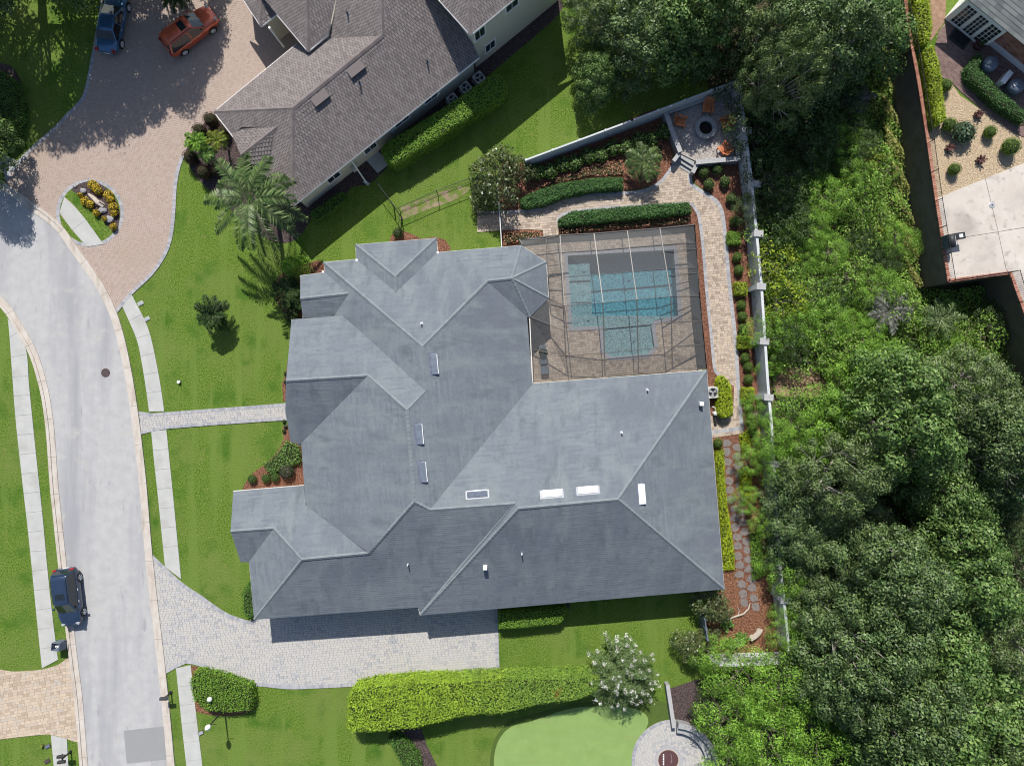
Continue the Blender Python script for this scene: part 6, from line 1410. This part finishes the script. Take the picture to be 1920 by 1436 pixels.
for k, (x, y, s, lab) in enumerate(drk): put_tree('shade_tree', lab, DRK[k % 2], x, y, 3.2 * s, s, s, 'dark trees in the hollow')
r_ = np.random.default_rng(12); WREG = [(1410, 420), (1560, 300), (1640, 150), (1668, 260), (1690, 420), (1712, 560), (1710, 700), (1640, 735), (1560, 680), (1450, 700), (1435, 560)]
pts = []
while len(pts) < 70:
    x, y = r_.uniform(1410, 1890), r_.uniform(120, 760)
    if not (pip(np.array([[x, y]]), WREG)[0] or (1730 < x < 1880 and 600 < y < 740)): continue
    if 1450 < x < 1545 and 685 < y < 745: continue
    if all((x - a) ** 2 + (y - b) ** 2 > 25 ** 2 for a, b in pts): pts.append((x, y))
for k, (x, y) in enumerate(pts):
    s = r_.uniform(.7, 1.15); put_tree('wild_shrub', ('tangled light green wild shrub in the strip between the wall and the retaining wall' if k % 4 and k % 5 else 'vivid green wild bush among the weeds below the retaining wall' if k % 4 == 0 else 'dark green wild bush among the sunny weeds'), (WED[k % 3] if k % 5 else DRK[k % 2]) if k % 4 else BRI[k % 3], x, y, 1.4 * s, s * (1 if k % 4 and k % 5 else .55), s * (1 if k % 4 and k % 5 else .4), 'wild shrubs beyond the wall', cat='shrub')
for x, y, s, lab in ((1455, 490, 1.1, 'yellow green sapling close to the wall by the square topiary'), (1475, 560, 1.1, 'yellow green sapling with pale tips beside the wall pilaster'), (1448, 655, .6, 'small yellow green sapling beside the rust coloured bromeliad'), (1650, 440, .5, 'bright yellow shrub in the weeds near the retaining wall'), (1640, 730, .8, 'yellow green shrub at the lower end of the weeds')): put_tree('yellow_sapling', lab, YEL, x, y, 2 * s, s, s, 'yellow green saplings')
hz = lambda x, y: .55 + .45 * np.sin(x * 1.3 + 2) * np.cos(y * 1.1) + .3 * np.sin(x * 3.1 + y * 2.3)
scatter('wild_ground_cover', PX([(1430, 300), (1600, 100), (1656, 90), (1680, 250), (1700, 400), (1722, 540), (1780, 545), (1890, 525), (1960, 730), (1450, 745), (1425, 500)]), 75000, lambda x, y: np.maximum(.1, .75 * hz(x, y)), 'weed', .2, None, 'dense wild weeds and vines covering the ground beyond the wall', 'weeds', 3, holes=[PX([(1450, 718), (1460, 690), (1492, 684), (1535, 698), (1552, 742), (1500, 748), (1455, 742)])])
scatter('sunny_weeds', PX([(1640, 110), (1658, 100), (1682, 250), (1703, 400), (1722, 540), (1700, 545), (1680, 400), (1655, 270)]), 22000, lambda x, y: .5 + .25 * np.sin(x * 4 + y * 3), 'weed_y', .19, None, 'yellowish sunlit weeds along the foot of the retaining wall', 'weeds', 4)
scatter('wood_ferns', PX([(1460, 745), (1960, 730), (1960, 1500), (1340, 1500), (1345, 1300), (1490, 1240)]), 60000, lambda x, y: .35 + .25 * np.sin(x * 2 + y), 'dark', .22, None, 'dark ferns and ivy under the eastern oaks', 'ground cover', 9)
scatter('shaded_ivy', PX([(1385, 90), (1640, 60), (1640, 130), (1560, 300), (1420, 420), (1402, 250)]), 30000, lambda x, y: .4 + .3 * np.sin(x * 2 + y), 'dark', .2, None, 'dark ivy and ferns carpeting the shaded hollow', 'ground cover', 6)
# palms
palm('palmetto', 'silvery palmetto with stiff blades in the shaded weeds', 1608, 186, .9, 16, 1.35, 'palm_s', .1, .4, 14, 21, up=.5, droop=.5, width=.05)
palm('palmetto', 'large grey green palmetto with dead fronds at the wood edge', 1668, 582, 1.6, 20, 1.9, 'palm_s', .14, .5, 16, 22, up=.55, droop=.55, width=.05)
palm('wild_palm', 'small feathery palm below the eastern court', 1765, 600, 2.0, 14, 1.9, 'palm', .1, .5, 20, 23, up=.5, droop=.6)
palm('wild_palm', 'pale tufted palm on the weedy bank near the retaining wall', 1632, 295, 1.2, 13, 1.2, 'palm_y', .08, .35, 14, 24, up=.5, droop=.55)
palm('bromeliad', 'rust red bromeliad like tuft by the wall pilaster', 1493, 652, .5, 16, .75, 'burg', .06, .2, 8, 25, up=.7, droop=.4, cat='bromeliad', width=.05)
palm('queen_palm', 'tall feathery queen palm at the corner of the tile roof house', 468, 372, 6.0, 19, 4.0, 'palm', .16, .8, 46, 26, up=.5, droop=.75, width=.04)
palm('small_palm', 'bright green young palm between burgundy shrubs by the driveway', 366, 265, 2.0, 13, .95, 'bright', .07, .35, 16, 27, up=.5, droop=.6)
palm('small_palm', 'yellow green young palm beside the tile roof gutter', 407, 263, 2.2, 12, .9, 'palm_y', .07, .35, 16, 28, up=.5, droop=.6)
palm('small_palm', 'low green young palm between its taller neighbours and the queen palm', 388, 288, 1.6, 12, .8, 'hydr', .06, .3, 14, 29, up=.5, droop=.6)
palm('lawn_palm', 'small bushy palm standing alone on the front lawn', 399, 590, 1.7, 34, 1.3, 'dark', .11, .42, 24, 30, up=.8, droop=.7, var=.4)
palm('garden_palm', 'spiky dark palm in the red mulch below the fire pit terrace', 1207, 303, 1.8, 20, 1.7, 'palm', .1, .5, 22, 31, up=.5, droop=.6)
palm('side_palm', 'dark sago palm at the corner of the main house', 562, 552, 1.1, 16, 1.3, 'dark', .14, .45, 20, 32, up=.5, droop=.55)
palm('side_palm', 'shaded fan of palm fronds beside the front corner bed', 535, 548, 1.5, 14, 1.4, 'dark', .1, .45, 20, 33, up=.45, droop=.55)
# off-frame trees whose shade falls on the drive and street
for x, y, s, lab in ((75, -35, 1.15, 'oak north of the pink driveway lawn'), (205, -55, 1.1, 'oak behind the blue sedan'), (315, -90, 1.05, 'oak behind the red car'), (-60, 40, 1.05, 'oak by the clipped round bed')): 
    p = P(x, y); t = thing('oak_tree', lab, 'tree', (p[0], p[1], 0), 'oaks of the neighbouring lawn', rz=x); t.scale = (s, s, s * 1.35); addobj('crown', OAK[abs(x) % 6][0], t); addobj('trunk', OAK[abs(x) % 6][1], t)
p = P(8, 290); t = thing('street_tree', 'street tree shading the road beside the curb', 'tree', (p[0], p[1], 0), rz=1); t.scale = (.62, .62, .75); addobj('crown', OAK[1][0], t); addobj('trunk', OAK[1][1], t)
palm('dark_palm', 'dark palm crown beside the red car', 325, -16, 2.2, 20, 1.4, 'dark', .1, .45, 22, 35, up=.5, droop=.6)
# flowering crape myrtle
r2 = np.random.default_rng(77); V, Fl = [], []
mb = MB(); mb.tube([(0, 0, -.05), (0, 0, .6), (.05, 0, 1.0)], [.13, .1, .09], n=8)
for k in range(80):
    a = r2.uniform(0, 6.28); el = r2.uniform(.12, 1.45); L = 3.1 * r2.uniform(.82, 1.02); d = np.array([math.cos(a) * math.cos(el), math.sin(a) * math.cos(el), math.sin(el) * .8]); tip = np.array([0, 0, 1.0]) + d * L
    limb(mb, (0, 0, .9), tuple(tip), .035, .008, .15, r2, 3)
    n = 430; tt = r2.uniform(.2, 1, n); pos = np.array([0, 0, 1.0]) + d * (L * tt)[:, None] + r2.normal(size=(n, 3)) * .17; V.append(leaf_arrays(pos, d + r2.normal(size=(n, 3)) * .6 + np.array([0, 0, .6]), .14, .5, r2))
    if r2.random() < .8:
        n = 30; pos = tip + d * .12 + r2.normal(size=(n, 3)) * .075; Fl.append(leaf_arrays(pos, r2.normal(size=(n, 3)) + np.array([0, 0, 1.0]), .085, .8, r2))
p = P(1166, 1262, 1.7); cm = thing('crape_myrtle', 'white flowering crape myrtle spreading over the hedge and green', 'tree', (p[0], p[1], 0))
mb.build('trunk', MT['bark_pale'], cm, world=False); addobj('crown', leaf_mesh('crown', V, MT['myrtle']), cm); addobj('blossom', leaf_mesh('blossom', Fl, MT['whitefl']), cm)
# magnolias
MAG = tree_proto(600, 2.0, 3.6, MT['magnolia'], .24, 52, 230, trunk_r=.1, cl=(.4, .7), aspect=.5, sep=.66)
for x, y, s, lab in ((1336, 1132, .72, 'glossy magnolia at the south east corner of the main house'), (930, 330, .95, 'glossy dark magnolia where the panel wall meets the side fence'), (905, 362, .55, 'small glossy magnolia inside the chain link corner'), (970, 318, .55, 'smaller magnolia against the end of the panel wall'), (1295, 1215, .6, 'white budded magnolia between the grey gate and the lawn'), (1330, 1195, .4, 'low magnolia behind the grey gate')): put_tree('magnolia', lab, MAG, x, y, 2.4 * s, s, s, 'magnolias', cat='tree')
# conifer column
cone = []; r3 = np.random.default_rng(8)
n = 4200; h_ = r3.random(n) ** .8; a = r3.uniform(0, 6.28, n); rr = 1.15 * (1 - h_) ** .75 * r3.uniform(.8, 1.05, n) + .04
V = leaf_arrays(np.c_[rr * np.cos(a), rr * np.sin(a), .1 + h_ * 3.6], np.c_[np.cos(a), np.sin(a), .3 + 0 * a] + r3.normal(size=(n, 3)) * .3, .16, .45, r3)
p = P(562, 506); t = thing('cone_shrub', 'bright green conical evergreen in the shade beside the main house', 'shrub', (p[0], p[1], 0)); addobj('foliage', leaf_mesh('foliage', V, MT['bright']), t); MB().tube([(0, 0, 0), (0, 0, 3.4)], [.08, .02], n=7).build('trunk', MT['bark'], t, world=False)

# ------------------------------------------------------------------ hedges
def hedge_mix():
    m = mk('hedge_mix', [(.11, .20, .014), (.20, .32, .022), (.30, .42, .036)], island=True, rough=.55, spec=.25, jit=(1.2, .25)); n = m.node_tree; L = n.links; b = n.nodes['Principled BSDF']
    src = b.inputs['Base Color'].links[0].from_socket; g = n.nodes.new('ShaderNodeNewGeometry'); r2 = ramp(n, [(0, (.06, .12, .016)), (.5, (.13, .24, .03)), (1, (.24, .34, .05))]); L.new(g.outputs['Random Per Island'], r2.inputs[0])
    tc = n.nodes.new('ShaderNodeTexCoord'); nz = noise(n, tc.outputs['Object'], .55, 4); sx = n.nodes.new('ShaderNodeSeparateXYZ'); L.new(tc.outputs['Object'], sx.inputs[0])   # younger lime growth at one end of the row
    ma = n.nodes.new('ShaderNodeMath'); ma.operation = 'MULTIPLY_ADD'; ma.inputs[1].default_value = 14; ma.inputs[2].default_value = -7; L.new(nz.outputs['Fac'], ma.inputs[0])
    ad = n.nodes.new('ShaderNodeMath'); ad.operation = 'ADD'; L.new(sx.outputs[0], ad.inputs[0]); L.new(ma.outputs[0], ad.inputs[1])
    mr = n.nodes.new('ShaderNodeMapRange'); mr.inputs[1].default_value = -2.5; mr.inputs[2].default_value = 4.5; L.new(ad.outputs[0], mr.inputs[0])
    mx = n.nodes.new('ShaderNodeMix'); mx.data_type = 'RGBA'; L.new(mr.outputs[0], mx.inputs[0]); L.new(src, mx.inputs[6]); L.new(r2.outputs[0], mx.inputs[7]); L.new(mx.outputs[2], b.inputs['Base Color']); return m
MT['hedge_mix'] = hedge_mix()
hedge('clipped_hedge', 'long lime clipped hedge south of the grey driveway', [(652, 1312), (662, 1296), (700, 1288), (780, 1281), (840, 1280), (900, 1276), (960, 1275), (1030, 1274), (1100, 1270), (1125, 1274), (1118, 1298), (1080, 1312), (1000, 1322), (940, 1338), (900, 1338), (855, 1345), (780, 1364), (700, 1372), (660, 1372), (652, 1362)], 2.3, 'hedge_mix', dens=330, size=.13, rough=.09)
fl = hedge('flower_clump', 'red flowers opening on the loose green hedge', [(1036, 1290), (1052, 1284), (1056, 1296), (1046, 1310), (1037, 1306)], 2.3, 'redfl', rough=.1, dens=120, cat='flowers')
hedge('boxed_hedge', 'narrow green hedge under the main house eave beside the driveway', [(936, 1150), (1060, 1139), (1064, 1148), (1050, 1169), (985, 1177), (936, 1180)], 1.35, 'ball', dens=330)
hedge('tall_hedge', 'long rounded bright green hedge hiding the air conditioners', [(714, 282), (722, 268), (760, 246), (830, 203), (900, 155), (925, 138), (940, 142), (950, 160), (944, 176), (900, 206), (830, 252), (760, 296), (738, 308), (724, 300)], 1.95, 'ball', dens=340, size=.12)
hedge('low_hedge', 'low green hedge below the tile roof house corner', [(580, 398), (640, 358), (647, 374), (592, 415)], .8, 'hedge', dens=300)
hedge('path_hedge', 'curving dark green hedge above the garden path', [(977, 372), (1000, 360), (1050, 344), (1110, 334), (1168, 332), (1168, 354), (1110, 358), (1060, 368), (1020, 384), (985, 389), (976, 384)], .8, 'hedge_d', dens=340, size=.13)
hedge('path_hedge', 'dark green hedge between the garden path and the screen cage', [(1048, 411), (1074, 396), (1142, 390), (1220, 383), (1293, 379), (1298, 398), (1220, 408), (1142, 414), (1070, 422), (1050, 422)], .85, 'hedge_d', dens=340, size=.13)
hedge('lime_hedge', 'rounded lime hedge hiding the air conditioner by the side path', [(1347, 712), (1354, 704), (1366, 712), (1372, 724), (1375, 770), (1370, 781), (1356, 783), (1347, 776)], 1.0, 'lime', dens=360)
hedge('lime_ground_cover', 'chartreuse ground cover strip along the east wall of the main house', [(1341, 846), (1358, 843), (1360, 900), (1366, 960), (1378, 1040), (1378, 1068), (1358, 1070), (1350, 960)], .35, 'lime', dens=300, cat='ground cover', rnd=.1)
hedge('lime_ground_cover', 'chartreuse ground cover clump beside the stepping stones', [(1390, 880), (1402, 876), (1410, 890), (1410, 940), (1396, 948), (1388, 915)], .35, 'lime', dens=300, cat='ground cover', rnd=.1)
hedge('lime_ground_cover', 'chartreuse ground cover patch at the end of the paver path', [(1389, 818), (1404, 806), (1408, 830), (1404, 850), (1392, 846)], .35, 'lime', dens=300, cat='ground cover', rnd=.1)
hedge('shaded_ground_cover', 'green ground cover in shade next to the lower stepping stones', [(1408, 1000), (1428, 996), (1434, 1080), (1412, 1088)], .35, 'bright', dens=260, cat='ground cover', rnd=.1)
hedge('wall_hedge', 'yellow green hedge top along the upper retaining wall', [(1716, -10), (1744, -10), (1750, 50), (1744, 78), (1730, 82), (1722, 40)], 1.0, 'lime_d', z=TZ, dens=260, size=.14)
hedge('wall_hedge', 'green clipped hedge between picket railing and gravel bed', [(1736, 92), (1750, 86), (1764, 120), (1773, 200), (1775, 222), (1760, 234), (1753, 220), (1745, 150)], 1.0, 'lime_d', z=TZ, dens=280, size=.14)
hedge('equipment_hedge', 'dark green hedge curving around the blue filter tanks', [(1814, 128), (1838, 98), (1848, 106), (1836, 126), (1880, 172), (1925, 208), (1925, 232), (1870, 196), (1820, 148)], .9, 'hedge_d', z=TZ, dens=240)
hedge('round_bed_shrub', 'rounded green shrub mass in the mulch bed by the lamp', [(355, 1280), (362, 1262), (376, 1258), (430, 1272), (470, 1288), (474, 1312), (468, 1332), (420, 1336), (385, 1332), (362, 1312)], 1.0, 'ball', dens=320, cat='shrub', rough=.09)
hedge('clipped_mound', 'large clipped green mound in the round bed at the street', [(-40, 140), (0, 132), (22, 148), (38, 185), (40, 225), (26, 262), (0, 280), (-40, 280)], .9, 'hedge', dens=240, cat='shrub')
hedge('path_edge_shrub', 'dark leafy shrub beside the dark mulch path', [(726, 1384), (742, 1378), (756, 1384), (775, 1402), (788, 1424), (790, 1450), (760, 1450), (745, 1420)], .7, 'hedge', dens=240, cat='shrub', rough=.1)
hedge('corner_shrub', 'green shrubs in the strip at the garage corner', [(454, 1110), (466, 1092), (474, 1092), (476, 1155), (466, 1158), (456, 1150)], .7, 'hedge', dens=260, cat='shrub', rough=.1)
hedge('front_bed_plants', 'leafy green bedding plants in the front corner bed', [(492, 872), (520, 848), (534, 826), (560, 838), (564, 866), (530, 880), (505, 892)], .5, 'hydr', dens=200, cat='plants', rough=.1)
# coral groundcover
for pts, lab in (([(1008, 352), (1050, 332), (1120, 306), (1168, 300), (1172, 328), (1110, 330), (1050, 341)], 'coral pink foliage behind the curving hedge'), ([(1205, 265), (1240, 262), (1248, 290), (1225, 296)], 'coral pink foliage beside the terrace wall')):
    hedge('coral_plants', lab, pts, .3, 'coral', dens=110, cat='plants', rough=.1, rnd=.05)
hedge('orange_croton', 'orange red croton plants against the screen cage below the fence', [(942, 436), (985, 432), (1014, 434), (1018, 444), (980, 450), (944, 460)], .4, 'coral', dens=110, cat='plants', rough=.1, rnd=.05)
hedge('orange_croton', 'orange croton strip between the dark hedge and the screen cage', [(1050, 428), (1140, 418), (1292, 406), (1294, 418), (1140, 430), (1052, 440)], .35, 'coral', dens=60, cat='plants', rough=.1, rnd=.05)

# ------------------------------------------------------------------ shrubs, one by one
for x, y, r, h, lab in ((394, 224, .62, 1.5, 'burgundy shrub nearest the tile roof corner'), (373, 244, .6, 1.4, 'burgundy shrub behind the bright young palm'), (418, 246, .5, 1.2, 'burgundy shrub squeezed against the gutter'), (356, 294, .62, 1.5, 'burgundy shrub at the driveway edge'), (381, 322, .62, 1.5, 'burgundy shrub at the lawn corner of the bed'), (402, 318, .5, 1.2, 'burgundy shrub under the queen palm fronds')):
    bush('burgundy_shrub', lab, 'shrub', x, y, r, h, 'burg', group='burgundy shrubs', size=.1)
sq = [(1378, 446, 'first square topiary down the wall bed from the terrace'), (1391, 541, 'square topiary in the middle of the wall bed'), (1397, 642, 'square topiary beside the corner of the screen cage'), (1404, 739, 'square topiary opposite the air conditioner')]
for x, y, lab in sq:
    c = P2(x, y, .7); q = [(c[0] + a, c[1] + b) for a, b in ((-.48, -.46), (.46, -.5), (.5, .46), (-.46, .5))]
    hedge('square_topiary', lab, None, .7, 'lime_d' if y > 500 else 'ball', world=q, dens=420, size=.1, group='square topiaries along the wall', cat='topiary', rnd=.1)
for k, (x, y, lab) in enumerate(((1378, 414, 'round topiary in shade above the first square one'), (1383, 482, 'shaded round topiary between the first two square ones'), (1386, 506, 'shaded round topiary just above the middle square one'), (1391, 572, 'round topiary just below the middle square one'), (1393, 593, 'round topiary second below the middle square one'), (1394, 616, 'round topiary right above the cage corner square one'), (1398, 671, 'round topiary right below the cage corner square one'), (1404, 688, 'second round topiary below the cage corner square one'), (1404, 711, 'round topiary right above the square one opposite the air conditioner'), (1407, 767, 'round topiary right below the last square one'), (1410, 788, 'round topiary second below the last square one'), (1413, 808, 'lowest round topiary beside the end of the paver path'), (1347, 831, 'round topiary against the house where the stepping stones begin'))):
    bush('round_topiary', lab, 'topiary', x, y, .42, .75, 'ball', group='round topiaries along the wall', size=.085, lump=.06)
for k in range(11):
    x = 1000 + k * 24; y = 308 - k * 7.6 + (k % 2) * 6; 
    bush('hydrangea', 'leafy light green hydrangea in the row along the panel wall', 'shrub', x + 6, y + 14, .72, 1.0, 'hydr', group='hydrangeas along the panel wall', size=.2, lump=.3, n=240, variant=k % 2)
for x, y, lab in ((1320, 322, 'light green shrub under the terrace south wall'), (1345, 316, 'leafy shrub under the terrace by the wall corner'), (1330, 345, 'low leafy shrub at the path bend'), (1360, 340, 'leafy shrub between the path bend and the wall'), (1372, 372, 'dark leafy shrub by the wall above the topiaries')):
    bush('garden_shrub', lab, 'shrub', x, y, .5, .8, 'hydr', group='shrubs below the terrace', size=.16, lump=.3, n=240)
for k, (x, y, r) in enumerate(((173, 346, .5), (178, 352, .45), (184, 358, .4), (202, 366, .5), (206, 374, .4), (158, 377, .45), (168, 383, .42), (211, 388, .45), (213, 399, .38), (180, 399, .38), (196, 410, .3), (212, 425, .36), (150, 366, .28))):
    bush('croton', 'yellow croton in the round driveway island', 'shrub', x, y, r * .85, .55, 'croton', group='yellow crotons in the island', size=.22, lump=.25, n=260, variant=k % 2)
dl = thing('driftwood_log', 'weathered driftwood log lying among yellow crotons', 'log', P(182, 378, .07)); MB().tube([(-.6, .55, .12), (-.2, .25, .2), (.25, -.2, .22), (.6, -.5, .16)], [.08, .17, .2, .12], n=8).build('trunk', MT['drift'], dl, world=False); MB().tube([(.2, -.15, .25), (.5, -.1, .4), (.8, -.3, .35)], [.08, .06, .03], n=6).build('stub', MT['drift'], dl, world=False)
def rock(label, px, py, r, seed, z=.07):
    rr = np.random.default_rng(seed); bm = bmesh.new(); bmesh.ops.create_icosphere(bm, subdivisions=2, radius=1)
    for v in bm.verts: v.co = Vector((v.co.x * r, v.co.y * r * .8, v.co.z * r * .55)) * (1 + rr.uniform(-.14, .14))
    me = bpy.data.meshes.new('rock'); bm.to_mesh(me); bm.free(); me.materials.append(MT['rock']); p = P(px, py); o = addobj('rock', me, None, (p[0], p[1], z + r * .2)); tag(o, label, 'rock', 'rocks in the island')
rock('grey boulder at the lower end of the driveway island', 207, 412, .36, 1); rock('dark boulder beside the driftwood log', 194, 395, .34, 2); rock('small lilac rock at the upper end of the driftwood', 158, 359, .28, 3); rock('little white stone at the island rim', 141, 350, .16, 4)
for x, y, r, lab in ((1782, 233, .55, 'ball shrub at the top of the gravel bed'), (1775, 160, .5, 'ball shrub next to the clipped wall hedge'), (1858, 247, .5, 'ball shrub beside the brick walk edge'), (1898, 274, .7, 'large ball shrub at the walk end of the gravel'), (1791, 317, .5, 'ball shrub alone in the lower gravel')):
    bush('ball_shrub', lab, 'shrub', x, y, r, r * 1.8, 'ball', TZ, 'ball shrubs in the gravel', .09)
bush('blue_green_shrub', 'loose blue green shrub in the gravel bed', 'shrub', 1810, 247, .95, 1.2, 'blue_green', TZ, size=.2, lump=.4, n=420)
for x, y, lab in ((1834, 215, 'rust coloured grass tuft by the brick walk'), (1780, 278, 'rust coloured tuft below the blue green shrub'), (1838, 300, 'rust coloured tuft near the court edge')): palm('rust_tuft', lab, x, y, .2, 18, .36, 'burg', .03, .12, 6, int(x), cat='plant', base=TZ, up=1.0, droop=.5, width=.03)
bush('purple_shrub', 'dark purple flowering shrub in the front corner bed', 'shrub', 537, 884, .7, .9, 'purple', size=.15, lump=.3, n=300)
for x, y, lab in ((472, 898, 'dark green shrub at the street end of the front bed'), (498, 897, 'small green shrub in the red mulch of the front bed'), (515, 895, 'green shrub beside the purple one')): bush('bed_shrub', lab, 'shrub', x, y, .4, .6, 'hedge', group='front bed shrubs', size=.12, lump=.25)
for k in range(7): bush('bed_flower', 'small pale flower clump edging the front walk bed', 'flowers', 535 + (k % 2) * 3 - (k > 3) * 3, 700 + k * 8 if k < 4 else 790 + (k - 4) * 9, .18, .3, 'whitefl' if k % 2 else 'hedge', group='flower clumps by the front walk', size=.16, lump=.3, n=60)
for x, y, lab in ((1362, 1170, 'green fern at the edge of the orange mulch'), (1390, 1195, 'green fern in the middle of the orange mulch'), (1372, 1205, 'yellow green fern near the sunlit wall')): palm('fern', lab, x, y, .2, 11, .6, 'hydr', .03, .2, 9, int(x), cat='fern', up=.9, droop=.6, width=.05)
bush('dark_shrub', 'dark clipped shrub in a mulch ring north of the main house', 'shrub', 746, 437, .45, .8, 'dark', size=.12)
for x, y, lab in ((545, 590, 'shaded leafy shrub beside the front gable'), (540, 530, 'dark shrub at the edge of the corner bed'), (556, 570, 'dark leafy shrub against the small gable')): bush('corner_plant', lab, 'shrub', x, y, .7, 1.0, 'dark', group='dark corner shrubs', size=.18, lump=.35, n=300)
